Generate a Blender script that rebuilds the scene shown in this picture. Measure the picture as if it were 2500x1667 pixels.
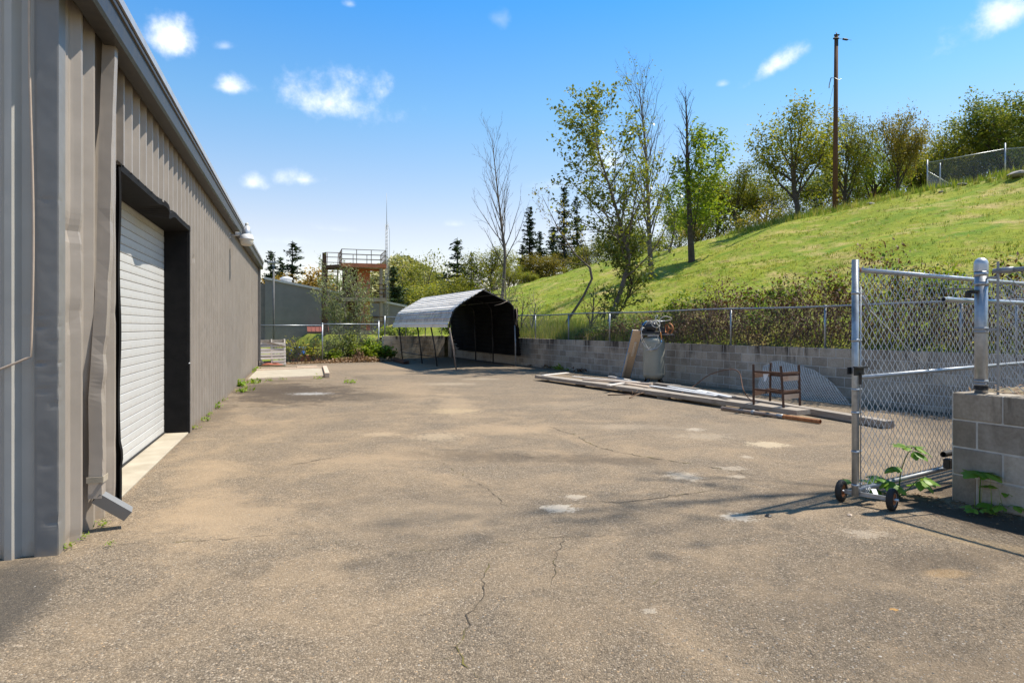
import bpy, math, random
import numpy as np
from mathutils import Vector, Matrix

R = math.radians
scene = bpy.context.scene
for _o in list(bpy.data.objects):
    bpy.data.objects.remove(_o)

# ------------------------------------------------------------------ camera
H_CAM, F, CX, HY = 1.55, 1612.0, 1250.0, 797.0
cd = bpy.data.cameras.new('camera')
cd.sensor_width = 36.0
cd.lens = F / 2500 * 36.0
cd.shift_y = -(833.5 - HY) / 2500
cd.clip_start, cd.clip_end = 0.05, 5000
cam = bpy.data.objects.new('camera', cd)
cam.location = (0, 0, H_CAM)
cam.rotation_euler = (R(90), 0, 0)
scene.collection.objects.link(cam)
scene.camera = cam

# ------------------------------------------------------------------ light
SUN_AZ, SUN_EL = R(74), R(60)
SUN_STRENGTH, SKY_STRENGTH, EXPOSURE = 5.0, 0.125, 0.52
sl = bpy.data.lights.new('sun', 'SUN')
sl.energy, sl.angle, sl.color = SUN_STRENGTH, R(0.75), (1.0, 0.93, 0.82)
sun = bpy.data.objects.new('sun', sl)
sdir = Vector((math.sin(SUN_AZ) * math.cos(SUN_EL), math.cos(SUN_AZ) * math.cos(SUN_EL), math.sin(SUN_EL)))
sun.rotation_euler = (-sdir).to_track_quat('-Z', 'Y').to_euler()
sun.location = (30, 5, 60)
scene.collection.objects.link(sun)
scene.view_settings.view_transform = 'Standard'
scene.view_settings.look = 'None'
scene.view_settings.exposure = EXPOSURE
scene.view_settings.gamma = 1.0
scene.view_settings.use_curve_mapping = False

world = bpy.data.worlds.new('World')
scene.world = world
world.use_nodes = True
wn, wl = world.node_tree.nodes, world.node_tree.links
wn.clear()


def wnode(t, **k):
    n = wn.new(t)
    for a, b in k.items():
        setattr(n, a, b)
    return n


def wmath(op, a, b=None, c=None, clamp=False):
    n = wnode('ShaderNodeMath', operation=op, use_clamp=clamp)
    for i, v in enumerate((a, b, c)):
        if v is None:
            continue
        if isinstance(v, (int, float)):
            n.inputs[i].default_value = v
        else:
            wl.new(v, n.inputs[i])
    return n.outputs[0]


sky = wnode('ShaderNodeTexSky', sky_type='NISHITA', sun_disc=False)
sky.sun_elevation, sky.sun_rotation = SUN_EL, SUN_AZ
sky.altitude, sky.air_density, sky.dust_density, sky.ozone_density = 300, 1.0, 0.35, 2.2
hs = wnode('ShaderNodeHueSaturation')
hs.inputs['Saturation'].default_value = 1.0
hs.inputs['Value'].default_value = 1.0
wl.new(sky.outputs[0], hs.inputs['Color'])
tc = wnode('ShaderNodeTexCoord')
sep = wnode('ShaderNodeSeparateXYZ')
wl.new(tc.outputs['Generated'], sep.inputs[0])
az = wmath('ARCTAN2', sep.outputs[0], sep.outputs[1])
el = wmath('ARCSINE', sep.outputs[2])
cmb = wnode('ShaderNodeCombineXYZ')
wl.new(az, cmb.inputs[0]); wl.new(el, cmb.inputs[1])
# deeper blue overhead, paler towards the horizon
el_n = wmath('DIVIDE', el, R(90))
tr = wnode('ShaderNodeValToRGB')
TINT = [(0.0, (1.42, 1.08, .92)), (8.3 / 90, (1.36, 1.06, .93)), (18 / 90, (.78, 1.10, 1.16)), (26 / 90, (.38, 1.0, 1.36)), (.5, (.31, .76, .98)), (1.0, (.28, .60, .74))]
while len(tr.color_ramp.elements) < len(TINT): tr.color_ramp.elements.new(.5)
for e_, (p_, c_) in zip(tr.color_ramp.elements, TINT):
    e_.position = p_; e_.color = (*c_, 1)
wl.new(el_n, tr.inputs[0])
tm = wnode('ShaderNodeMix', data_type='RGBA', blend_type='MULTIPLY')
tm.inputs[0].default_value = 1.0
wl.new(hs.outputs[0], tm.inputs[6]); wl.new(tr.outputs[0], tm.inputs[7])
nz = wnode('ShaderNodeTexNoise')
nz.inputs['Scale'].default_value = 21.0
nz.inputs['Detail'].default_value = 10.0
nz.inputs['Roughness'].default_value = 0.6
wl.new(tc.outputs['Generated'], nz.inputs['Vector'])
nzc = wmath('MULTIPLY', wmath('SUBTRACT', nz.outputs[0], 0.5), 2.6)
# clouds of the photograph as directions (azimuth, elevation), half sizes, strength
CLOUDS = [(405, 95, 84, 46, 0, 1.0), (548, 114, 28, 12, -12, .4), (568, 213, 74, 25, -3, .95),
          (815, 252, 150, 66, 5, 1.0), (613, 448, 36, 21, 0, .9), (736, 438, 64, 25, 0, .95),
          (1894, 163, 84, 27, -24, .9), (2450, 40, 130, 42, -20, .85), (855, 11, 22, 14, 0, .55),
          (1222, 50, 26, 28, 30, .22), (815, 560, 60, 13, 3, .3), (1490, 400, 70, 46, 0, .8),
          (1110, 548, 30, 12, 0, .4), (1764, 206, 16, 9, 0, .4), (700, 590, 120, 14, 0, .25), (1380, 455, 110, 16, 0, .22)]
dens = None
for x, y, hw, hh, rot, st in CLOUDS:
    a0 = math.atan((x - CX) / F)
    e0 = math.atan((HY - y) / F * math.cos(a0))
    mp = wnode('ShaderNodeMapping', vector_type='TEXTURE')
    mp.inputs['Location'].default_value = (a0, e0, 0)
    mp.inputs['Rotation'].default_value = (0, 0, R(-rot))
    mp.inputs['Scale'].default_value = (hw / F * math.cos(a0) ** 2 * 1.22, hh / F * math.cos(e0) * 1.3, 1)
    wl.new(cmb.outputs[0], mp.inputs[0])
    ln = wnode('ShaderNodeVectorMath', operation='LENGTH')
    wl.new(mp.outputs[0], ln.inputs[0])
    sp_ = wnode('ShaderNodeSeparateXYZ'); wl.new(mp.outputs[0], sp_.inputs[0])
    yy = wmath('SUBTRACT', wmath('MULTIPLY', wmath('ABSOLUTE', sp_.outputs[1]), 1.4), wmath('MULTIPLY', sp_.outputs[1], .4))
    rr_ = wmath('SQRT', wmath('ADD', wmath('MULTIPLY', sp_.outputs[0], sp_.outputs[0]), wmath('MULTIPLY', yy, yy)))
    d = wmath('ADD', wmath('SUBTRACT', 1.0, rr_), nzc)
    mr = wnode('ShaderNodeMapRange', interpolation_type='SMOOTHSTEP')
    mr.inputs['From Min'].default_value = 0.0
    mr.inputs['From Max'].default_value = 1.35
    mr.inputs['To Max'].default_value = st
    wl.new(d, mr.inputs[0])
    # fade out well away from the cloud
    mr2 = wnode('ShaderNodeMapRange')
    mr2.inputs['From Min'].default_value = 1.9
    mr2.inputs['From Max'].default_value = 1.3
    wl.new(ln.outputs['Value'], mr2.inputs[0])
    m = wmath('MULTIPLY', mr.outputs[0], mr2.outputs[0])
    dens = m if dens is None else wmath('MAXIMUM', dens, m)
cr = wnode('ShaderNodeValToRGB')
cr.color_ramp.elements[0].position, cr.color_ramp.elements[0].color = 0.12, (5.4, 6.0, 7.3, 1)
cr.color_ramp.elements[1].position, cr.color_ramp.elements[1].color = 0.8, (7.6, 7.7, 8.0, 1)
nz2 = wnode('ShaderNodeTexNoise')
nz2.inputs['Scale'].default_value = 40.0; nz2.inputs['Detail'].default_value = 6.0
wl.new(tc.outputs['Generated'], nz2.inputs['Vector'])
wl.new(wmath('ADD', wmath('MULTIPLY', dens, .75), wmath('MULTIPLY', wmath('SUBTRACT', nz2.outputs[0], .38), .9), None, True), cr.inputs[0])
mx = wnode('ShaderNodeMix', data_type='RGBA')
wl.new(dens, mx.inputs[0]); wl.new(tm.outputs[2], mx.inputs[6]); wl.new(cr.outputs[0], mx.inputs[7])
bg = wnode('ShaderNodeBackground')
bg.inputs[1].default_value = SKY_STRENGTH
wl.new(mx.outputs[2], bg.inputs[0])
wo = wnode('ShaderNodeOutputWorld')
wl.new(bg.outputs[0], wo.inputs[0])

# ------------------------------------------------------------------ helpers
COL = scene.collection


def G(x, y, z=0.0):
    """point on the horizontal plane at height z seen at a pixel of the 2500 px photograph"""
    Y = F * (H_CAM - z) / (y - HY)
    return Vector(((x - CX) / F * Y, Y, z))


def A(x, y, Y):
    return Vector(((x - CX) / F * Y, Y, H_CAM - (y - HY) / F * Y))


def tag(o, label=None, cat=None, group=None, kind=None):
    if label: o['label'] = label
    if cat: o['category'] = cat
    if group: o['group'] = group
    if kind: o['kind'] = kind
    return o


def empty(name, loc=(0, 0, 0), rz=0.0, label=None, cat=None, group=None, kind=None):
    o = bpy.data.objects.new(name, None)
    COL.objects.link(o)
    o.location = loc
    o.rotation_euler = (0, 0, rz)
    o.empty_display_size = 0.2
    return tag(o, label, cat, group, kind)


def link(name, me, parent=None):
    o = bpy.data.objects.new(name, me)
    COL.objects.link(o)
    if parent is not None:
        o.parent = parent
    return o


class MB:
    """collects shapes, links them as one mesh object"""
    def __init__(self):
        self.v, self.f, self.m, self.s = [], [], [], []

    def add(self, vs, fs, mat=0, smooth=False):
        b = len(self.v)
        self.v += [tuple(v) for v in vs]
        for f in fs:
            self.f.append([b + i for i in f]); self.m.append(mat); self.s.append(smooth)
        return self

    def box(self, c, s, rz=0.0, mat=0, M=None, bev=0.0):
        c = Vector(c); hx, hy, hz = s[0] / 2, s[1] / 2, s[2] / 2
        T = M if M is not None else Matrix.Rotation(rz, 3, 'Z')
        if bev <= 0:
            vs = [c + T @ Vector((x, y, z)) for x in (-hx, hx) for y in (-hy, hy) for z in (-hz, hz)]
            return self.add(vs, [(0, 1, 3, 2), (4, 6, 7, 5), (0, 4, 5, 1), (2, 3, 7, 6), (0, 2, 6, 4), (1, 5, 7, 3)], mat)
        b = bev
        ring = [(-hx + b, -hy), (hx - b, -hy), (hx, -hy + b), (hx, hy - b), (hx - b, hy), (-hx + b, hy), (-hx, hy - b), (-hx, -hy + b)]
        sh = lambda k: [(max(-hx + k, min(hx - k, x)), max(-hy + k, min(hy - k, y))) for x, y in ring]
        vs = []
        for z, rr in ((-hz, sh(b)), (-hz + b, ring), (hz - b, ring), (hz, sh(b))):
            vs += [c + T @ Vector((x, y, z)) for x, y in rr]
        fs = []
        for k in range(3):
            for i in range(8):
                j = (i + 1) % 8
                fs.append((k * 8 + i, k * 8 + j, k * 8 + 8 + j, k * 8 + 8 + i))
        fs += [tuple(range(7, -1, -1)), tuple(range(24, 32))]
        return self.add(vs, fs, mat)

    def beam(self, p0, p1, w, h, mat=0, up=(0, 0, 1), bev=0.0, roll=0.0):
        """box from p0 to p1, width w across, height h along up (centre line)"""
        p0, p1 = Vector(p0), Vector(p1)
        d = p1 - p0
        L = d.length
        d.normalize()
        upv = Vector(up)
        if abs(d.dot(upv)) > 0.99: upv = Vector((0, 1, 0))
        s = d.cross(upv).normalized(); u = s.cross(d)
        if roll:
            q = Matrix.Rotation(roll, 3, d); s = q @ s; u = q @ u
        M = Matrix((s, d, u)).transposed()
        return self.box((p0 + p1) / 2, (w, L, h), mat=mat, M=M, bev=bev)

    def tube(self, pts, r, n=8, mat=0, caps=True, smooth=True, r1=None):
        pts = [Vector(p) for p in pts]
        k = len(pts)
        rs = r if isinstance(r, (list, tuple)) else [r + ((r1 if r1 is not None else r) - r) * i / (k - 1) for i in range(k)]
        vs = []
        prev = None
        for i, p in enumerate(pts):
            d = (pts[min(i + 1, k - 1)] - pts[max(i - 1, 0)])
            if d.length < 1e-9: d = Vector((0, 0, 1))
            d.normalize()
            if prev is None:
                a = Vector((0, 0, 1)) if abs(d.z) < 0.9 else Vector((1, 0, 0))
                s = d.cross(a).normalized()
            else:
                s = prev - d * prev.dot(d)
                s = s.normalized() if s.length > 1e-6 else d.orthogonal().normalized()
            prev = s
            t = d.cross(s)
            for j in range(n):
                a = 2 * math.pi * j / n
                vs.append(p + (s * math.cos(a) + t * math.sin(a)) * rs[i])
        fs = []
        for i in range(k - 1):
            for j in range(n):
                jj = (j + 1) % n
                fs.append((i * n + j, i * n + jj, (i + 1) * n + jj, (i + 1) * n + j))
        self.add(vs, fs, mat, smooth)
        if caps:
            b = len(self.v) - k * n
            self.f.append([b + j for j in range(n)][::-1]); self.m.append(mat); self.s.append(False)
            self.f.append([b + (k - 1) * n + j for j in range(n)]); self.m.append(mat); self.s.append(False)
        return self

    def pipe(self, p0, p1, r, ri, n=12, mat=0):
        """hollow pipe with an open end"""
        p0, p1 = Vector(p0), Vector(p1)
        self.tube([p0, p1], r, n, mat, caps=False)
        self.tube([p1, p0], ri, n, mat, caps=False)
        d = (p1 - p0).normalized()
        a = Vector((0, 0, 1)) if abs(d.z) < 0.9 else Vector((1, 0, 0))
        s = d.cross(a).normalized(); t = d.cross(s)
        for p in (p0, p1):
            vs = []
            for rr in (r, ri):
                vs += [p + (s * math.cos(2 * math.pi * j / n) + t * math.sin(2 * math.pi * j / n)) * rr for j in range(n)]
            self.add(vs, [(j, (j + 1) % n, n + (j + 1) % n, n + j) for j in range(n)], mat)
        return self

    def lathe(self, prof, n=20, mat=0, M=None, smooth=True):
        """prof: (radius, height); closed at ends when radius is 0"""
        M = M or Matrix.Identity(4)
        vs = []
        for r, z in prof:
            for j in range(n):
                a = 2 * math.pi * j / n
                vs.append(M @ Vector((r * math.cos(a), r * math.sin(a), z)))
        fs = []
        for i in range(len(prof) - 1):
            for j in range(n):
                jj = (j + 1) % n
                fs.append((i * n + j, i * n + jj, (i + 1) * n + jj, (i + 1) * n + j))
        return self.add(vs, fs, mat, smooth)

    def quad(self, a, b, c, d, mat=0):
        return self.add([a, b, c, d], [(0, 1, 2, 3)], mat)

    def build(self, name, mats, parent=None):
        me = bpy.data.meshes.new(name)
        me.from_pydata(self.v, [], self.f)
        for m in (mats if isinstance(mats, (list, tuple)) else [mats]):
            me.materials.append(m)
        me.polygons.foreach_set('material_index', self.m)
        me.polygons.foreach_set('use_smooth', self.s)
        me.update()
        return link(name, me, parent)


class Soup:
    """numpy mesh collector for large amounts of leaves, blades and wires"""
    def __init__(self):
        self.V, self.Fq, self.Mi, self.Rn, self.n = [], [], [], [], 0

    def add(self, V, Fa, mat=0, rnd=None):
        V = np.asarray(V, np.float32).reshape(-1, 3); Fa = np.asarray(Fa, np.int64)
        self.V.append(V); self.Fq.append(Fa + self.n); self.n += len(V)
        self.Mi.append(np.full(len(Fa), mat, np.int32))
        self.Rn.append(np.zeros(len(Fa), np.float32) if rnd is None else np.asarray(rnd, np.float32))
        return self

    def mesh(self, name, mats, smooth=False):
        me = bpy.data.meshes.new(name)
        V = np.concatenate(self.V)
        me.vertices.add(len(V)); me.vertices.foreach_set('co', V.ravel())
        tot = np.concatenate([np.full(len(f), f.shape[1], np.int64) for f in self.Fq])
        li = np.concatenate([f.ravel() for f in self.Fq])
        me.loops.add(len(li)); me.loops.foreach_set('vertex_index', li.astype(np.int32))
        me.polygons.add(len(tot))
        st = np.concatenate([[0], np.cumsum(tot)[:-1]])
        me.polygons.foreach_set('loop_start', st.astype(np.int32))
        for m in (mats if isinstance(mats, (list, tuple)) else [mats]):
            me.materials.append(m)
        me.polygons.foreach_set('material_index', np.concatenate(self.Mi))
        me.polygons.foreach_set('use_smooth', np.full(len(tot), smooth))
        at = me.attributes.new('rnd', 'FLOAT', 'FACE')
        at.data.foreach_set('value', np.concatenate(self.Rn))
        me.update(calc_edges=True)
        return me

    def build(self, name, mats, parent=None, smooth=False):
        return link(name, self.mesh(name, mats, smooth), parent)


def rnd_dirs(rg, n):
    d = rg.normal(size=(n, 3)); d /= np.linalg.norm(d, axis=1)[:, None] + 1e-9
    return d


def leaf_quads(rg, C, size, wid=0.6, flat=0.0, jit=0.35, bend=0.0):
    """two-triangle folded leaves at points C"""
    n = len(C)
    a = rnd_dirs(rg, n)
    a[:, 2] *= (1 - flat)
    a /= np.linalg.norm(a, axis=1)[:, None]
    b = np.cross(a, rnd_dirs(rg, n)); b /= np.linalg.norm(b, axis=1)[:, None] + 1e-9
    if flat > 0:
        up = np.array([0, 0, 1.0]); bb = np.cross(a, up + 0.5 * rnd_dirs(rg, n)); bb /= np.linalg.norm(bb, axis=1)[:, None] + 1e-9
        b = bb
    s = size * (1 + jit * rg.uniform(-1, 1, n))[:, None]
    V = np.stack([C - a * s * .5, C + b * s * wid * .5 - a * s * .05, C + a * s * .5, C - b * s * wid * .5 - a * s * .05], 1)
    Fa = np.arange(n * 4).reshape(n, 4)
    return V.reshape(-1, 3), Fa, rg.uniform(0, 1, n)


# ------------------------------------------------------------------ materials
def new_mat(name):
    m = bpy.data.materials.new(name)
    m.use_nodes = True
    nt = m.node_tree
    return m, nt.nodes, nt.links, nt.nodes['Principled BSDF']


def nd(nodes, t, **k):
    n = nodes.new(t)
    for a, b in k.items(): setattr(n, a, b)
    return n


def pmat(name, c1, c2=None, scale=4.0, rough=0.7, metal=0.0, bump=0.0, bscale=40.0, detail=5.0, stretch=(1, 1, 1),
         objrand=0.0, coord='obj', lo=0.35, hi=0.65, c3=None, s3=1.0, lo3=.55, hi3=.75, st3=(1, 1, 1), spec=0.4, rrough=0.0, dent=0.0, dscale=2.0):
    """noise-mixed principled material: c1/c2 by fine noise, c3 patches by a second noise, bump"""
    m, N, L, P = new_mat(name)
    if coord == 'obj':
        t = nd(N, 'ShaderNodeTexCoord').outputs['Object']
    else:
        t = nd(N, 'ShaderNodeNewGeometry').outputs['Position']
    mp = nd(N, 'ShaderNodeMapping'); mp.inputs['Scale'].default_value = stretch
    L.new(t, mp.inputs[0])
    v = mp.outputs[0]
    n1 = nd(N, 'ShaderNodeTexNoise'); n1.inputs['Scale'].default_value = scale; n1.inputs['Detail'].default_value = detail
    n1.inputs['Roughness'].default_value = 0.62
    L.new(v, n1.inputs['Vector'])
    rp = nd(N, 'ShaderNodeValToRGB')
    rp.color_ramp.elements[0].position, rp.color_ramp.elements[1].position = lo, hi
    rp.color_ramp.elements[0].color = (*c1, 1); rp.color_ramp.elements[1].color = (*(c2 or c1), 1)
    L.new(n1.outputs[0], rp.inputs[0])
    col = rp.outputs[0]
    if c3 is not None:
        mp3 = nd(N, 'ShaderNodeMapping'); mp3.inputs['Scale'].default_value = st3
        L.new(t, mp3.inputs[0])
        n3 = nd(N, 'ShaderNodeTexNoise'); n3.inputs['Scale'].default_value = s3; n3.inputs['Detail'].default_value = 7
        n3.inputs['Roughness'].default_value = .65
        L.new(mp3.outputs[0], n3.inputs['Vector'])
        r3 = nd(N, 'ShaderNodeMapRange'); r3.inputs[1].default_value = lo3; r3.inputs[2].default_value = hi3
        L.new(n3.outputs[0], r3.inputs[0])
        mm = nd(N, 'ShaderNodeMix', data_type='RGBA')
        L.new(r3.outputs[0], mm.inputs[0]); L.new(col, mm.inputs[6]); mm.inputs[7].default_value = (*c3, 1)
        col = mm.outputs[2]
    if objrand > 0:
        oi = nd(N, 'ShaderNodeObjectInfo')
        r4 = nd(N, 'ShaderNodeMapRange'); r4.inputs[3].default_value = 1 - objrand; r4.inputs[4].default_value = 1 + objrand
        L.new(oi.outputs['Random'], r4.inputs[0])
        vm = nd(N, 'ShaderNodeVectorMath', operation='SCALE')
        L.new(col, vm.inputs[0]); L.new(r4.outputs[0], vm.inputs['Scale'])
        col = vm.outputs[0]
    L.new(col, P.inputs['Base Color'])
    P.inputs['Roughness'].default_value = rough
    if rrough:
        rr = nd(N, 'ShaderNodeMapRange'); rr.inputs[3].default_value = rough - rrough; rr.inputs[4].default_value = rough + rrough
        L.new(n1.outputs[0], rr.inputs[0]); L.new(rr.outputs[0], P.inputs['Roughness'])
    P.inputs['Metallic'].default_value = metal
    P.inputs['Specular IOR Level'].default_value = spec
    nrm = None
    if dent > 0:
        n5 = nd(N, 'ShaderNodeTexNoise'); n5.inputs['Scale'].default_value = dscale; n5.inputs['Detail'].default_value = 2
        L.new(t, n5.inputs['Vector'])
        b5 = nd(N, 'ShaderNodeBump'); b5.inputs['Strength'].default_value = dent; b5.inputs['Distance'].default_value = .05
        L.new(n5.outputs[0], b5.inputs['Height']); nrm = b5.outputs[0]
    if bump > 0:
        n2 = nd(N, 'ShaderNodeTexNoise'); n2.inputs['Scale'].default_value = bscale; n2.inputs['Detail'].default_value = 6
        L.new(v, n2.inputs['Vector'])
        b = nd(N, 'ShaderNodeBump'); b.inputs['Strength'].default_value = bump; b.inputs['Distance'].default_value = .01
        L.new(n2.outputs[0], b.inputs['Height'])
        if nrm is not None: L.new(nrm, b.inputs['Normal'])
        nrm = b.outputs[0]
    if nrm is not None: L.new(nrm, P.inputs['Normal'])
    return m


def leafmat(name, cols, trans=0.35, rough=0.6, objrand=0.0, tcol=None):
    """leaf material: colour ramp over the per-leaf random value, with light through the leaf"""
    m, N, L, P = new_mat(name)
    at = nd(N, 'ShaderNodeAttribute', attribute_name='rnd')
    rp = nd(N, 'ShaderNodeValToRGB')
    els = rp.color_ramp.elements
    while len(els) < len(cols): els.new(0.5)
    for i, c in enumerate(cols):
        els[i].position = i / (len(cols) - 1); els[i].color = (*c, 1)
    L.new(at.outputs['Fac'], rp.inputs[0])
    col = rp.outputs[0]
    # clumps of slightly different tone through the crown
    g = nd(N, 'ShaderNodeTexCoord')
    n1 = nd(N, 'ShaderNodeTexNoise'); n1.inputs['Scale'].default_value = 0.9; n1.inputs['Detail'].default_value = 2
    L.new(g.outputs['Object'], n1.inputs['Vector'])
    mr = nd(N, 'ShaderNodeMapRange'); mr.inputs[1].default_value = .3; mr.inputs[2].default_value = .7
    mr.inputs[3].default_value = .75; mr.inputs[4].default_value = 1.22
    L.new(n1.outputs[0], mr.inputs[0])
    fac = mr.outputs[0]
    if objrand:
        oi = nd(N, 'ShaderNodeObjectInfo')
        r4 = nd(N, 'ShaderNodeMapRange'); r4.inputs[3].default_value = 1 - objrand; r4.inputs[4].default_value = 1 + objrand
        L.new(oi.outputs['Random'], r4.inputs[0])
        mu = nd(N, 'ShaderNodeMath', operation='MULTIPLY'); L.new(fac, mu.inputs[0]); L.new(r4.outputs[0], mu.inputs[1])
        fac = mu.outputs[0]
    vm = nd(N, 'ShaderNodeVectorMath', operation='SCALE'); L.new(col, vm.inputs[0]); L.new(fac, vm.inputs['Scale'])
    col = vm.outputs[0]
    L.new(col, P.inputs['Base Color']); P.inputs['Roughness'].default_value = rough
    P.inputs['Specular IOR Level'].default_value = 0.3
    if trans > 0:
        tr = nd(N, 'ShaderNodeBsdfTranslucent')
        v2 = nd(N, 'ShaderNodeVectorMath', operation='MULTIPLY'); v2.inputs[1].default_value = tcol or (1.25, 1.2, .6)
        L.new(col, v2.inputs[0]); L.new(v2.outputs[0], tr.inputs[0])
        mx = nd(N, 'ShaderNodeMixShader'); mx.inputs[0].default_value = trans
        L.new(P.outputs[0], mx.inputs[1]); L.new(tr.outputs[0], mx.inputs[2])
        L.new(mx.outputs[0], N['Material Output'].inputs[0])
    return m


M = {}
M['taupe'] = pmat('painted_taupe_steel', (.295, .255, .212), (.34, .295, .248), 1.6, .42, 0, 0.02, 60, c3=(.40, .345, .288), s3=1.1, st3=(6, 6, .25), lo3=.56, hi3=.8, dent=.16, dscale=3.2, rrough=.06)
M['grey'] = pmat('painted_grey_steel', (.37, .355, .32), (.42, .405, .365), 1.6, .4, 0, c3=(.48, .46, .42), s3=1.3, st3=(6, 6, .25), lo3=.56, hi3=.8, dent=.12, dscale=3)
M['trim'] = pmat('painted_gray_trim', (.185, .178, .165), (.22, .212, .197), 2, .4, 0, dent=.2, dscale=4, c3=(.26, .25, .235), s3=3, lo3=.62, hi3=.8)
M['fascia'] = pmat('dark_gutter_steel', (.034, .031, .027), (.058, .053, .046), 9, .45, 0, .03, 120, rrough=.08)
M['roofedge'] = pmat('pale_roof_edge', (.40, .40, .41), (.48, .48, .48), 5, .35, .3)
M['black'] = pmat('black_painted_trim', (.010, .010, .010), (.016, .015, .015), 6, .75, 0, .03, 50, c3=(.035, .033, .031), s3=8, lo3=.7, hi3=.85, spec=.12)
M['white'] = pmat('white_door_paint', (.53, .525, .50), (.59, .585, .56), 1.4, .45, 0, c3=(.43, .42, .39), s3=1.2, lo3=.55, hi3=.85)
M['whitep'] = pmat('white_plastic', (.75, .75, .74), (.8, .8, .79), 6, .35)
M['conc'] = pmat('pale_concrete', (.36, .31, .23), (.45, .395, .30), 3, .85, 0, .15, 70, c3=(.30, .24, .17), s3=1.3, lo3=.52, hi3=.8)
M['galv'] = pmat('galvanised_steel', (.33, .35, .37), (.44, .46, .48), 14, .42, .65, .03, 120, c3=(.25, .27, .285), s3=4, lo3=.55, hi3=.75, rrough=.1)
M['galvold'] = pmat('weathered_galvanised_steel', (.26, .275, .285), (.36, .37, .38), 10, .5, .45, .05, 90, c3=(.20, .185, .165), s3=3, lo3=.6, hi3=.8)
M['galvpost'] = pmat('scorched_galvanised_post', (.33, .35, .36), (.44, .46, .47), 14, .42, .6, .03, 120, c3=(.04, .038, .036), s3=2.6, st3=(1, 1, .8), lo3=.52, hi3=.72)
M['wire'] = pmat('galvanised_wire', (.46, .48, .50), (.58, .60, .62), 12, .38, .55)
M['wireold'] = pmat('dull_fence_wire', (.17, .175, .175), (.25, .25, .25), 6, .55, .4)
M['dark'] = pmat('dark_steel', (.03, .03, .03), (.055, .052, .05), 8, .55, .3, .05, 60)
M['rust'] = pmat('rusty_steel', (.075, .04, .026), (.13, .068, .04), 12, .85, 0, .2, 80, c3=(.06, .035, .025), s3=5, lo3=.5, hi3=.75)
M['rustorange'] = pmat('orange_rust', (.33, .12, .04), (.42, .19, .08), 20, .8, 0, .15, 90, c3=(.2, .07, .03), s3=9, lo3=.5, hi3=.7)
M['redsteel'] = pmat('red_oxide_steel', (.44, .13, .065), (.52, .18, .10), 5, .7, 0, .05, 40, c3=(.18, .07, .045), s3=2.5, lo3=.52, hi3=.75)
M['dullsteel'] = pmat('dull_tan_steel', (.27, .21, .165), (.34, .27, .22), 6, .7, .1, c3=(.18, .09, .05), s3=3, lo3=.55, hi3=.75)
M['rubber'] = pmat('black_rubber', (.018, .018, .018), (.03, .029, .028), 18, .7, 0, .05, 60)
M['wood'] = pmat('weathered_lumber', (.23, .19, .15), (.36, .315, .26), 7, .85, 0, .2, 40, stretch=(6, .35, 6), objrand=.16, c3=(.16, .13, .105), s3=2.2, lo3=.56, hi3=.8)
M['woodgray'] = pmat('grey_pallet_wood', (.62, .56, .49), (.76, .70, .63), 7, .85, 0, .2, 40, stretch=(.5, 6, 6), objrand=.15)
M['woodtan'] = pmat('tan_board', (.52, .40, .295), (.62, .50, .385), 6, .7, 0, .1, 40, stretch=(5, .3, 5), objrand=.1)
M['woodpole'] = pmat('creosoted_pole', (.075, .036, .02), (.12, .062, .036), 9, .9, 0, .2, 40, stretch=(5, 5, .4))
M['tank'] = pmat('grey_green_tank_paint', (.285, .285, .235), (.325, .325, .272), 3, .36, 0, c3=(.29, .295, .265), s3=2.4, lo3=.58, hi3=.8)
M['motor'] = pmat('black_motor_paint', (.014, .016, .02), (.028, .03, .036), 10, .35)
M['blue'] = pmat('blue_edge_paint', (.05, .24, .55), (.07, .30, .62), 9, .5)
M['bluep'] = pmat('blue_plastic', (.03, .16, .60), (.05, .22, .68), 5, .4)
M['olivehose'] = pmat('olive_hose', (.08, .085, .04), (.12, .12, .06), 6, .6)
M['paleblue'] = pmat('pale_blue_paint', (.22, .42, .55), (.26, .47, .6), 4, .5)
M['yellow'] = pmat('yellow_plastic', (.75, .46, .02), (.8, .52, .03), 5, .45)
M['orangep'] = pmat('orange_plastic', (.6, .22, .04), (.65, .26, .05), 5, .5)
M['redhose'] = pmat('faded_red_hose', (.45, .13, .08), (.52, .19, .12), 6, .6)
M['stucco'] = pmat('dark_grey_stucco', (.195, .175, .172), (.23, .208, .205), 1.2, .85, 0, .1, 60, c3=(.175, .17, .172), s3=.6, st3=(1, 1, 3), lo3=.5, hi3=.8)
M['sheet'] = pmat('weathered_white_sheet', (.74, .68, .60), (.84, .78, .70), 2.2, .85, .0, .03, 40, c3=(.22, .15, .105), s3=1.6, st3=(1.5, 1.5, 3), lo3=.60, hi3=.8)
M['sheetrust'] = pmat('rust_streaked_sheet', (.42, .39, .36), (.62, .58, .54), 3, .6, .0, .04, 40, c3=(.19, .105, .06), s3=2.6, st3=(2, 2, 1), lo3=.50, hi3=.74)
M['sheetdark'] = pmat('black_ribbed_sheet', (.008, .008, .009), (.016, .017, .019), 1.5, .95, 0, 0, 30, c3=(.03, .033, .04), s3=1.3, lo3=.7, hi3=.95, spec=.08)  # near-black base for the right-hand carport sheets
M['meshmetal'] = pmat('dull_expanded_steel', (.58, .53, .46), (.70, .64, .57), 8, .6, .0)
M['polegrey'] = pmat('dark_grey_pole_paint', (.11, .105, .10), (.15, .145, .135), 6, .6)
M['awning'] = pmat('dull_red_metal', (.20, .06, .045), (.26, .085, .065), 5, .6)
M['cable'] = pmat('tan_cable', (.42, .33, .25), (.5, .4, .31), 9, .5)
M['palecable'] = pmat('pale_hose', (.48, .45, .4), (.6, .57, .52), 14, .5)
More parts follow.
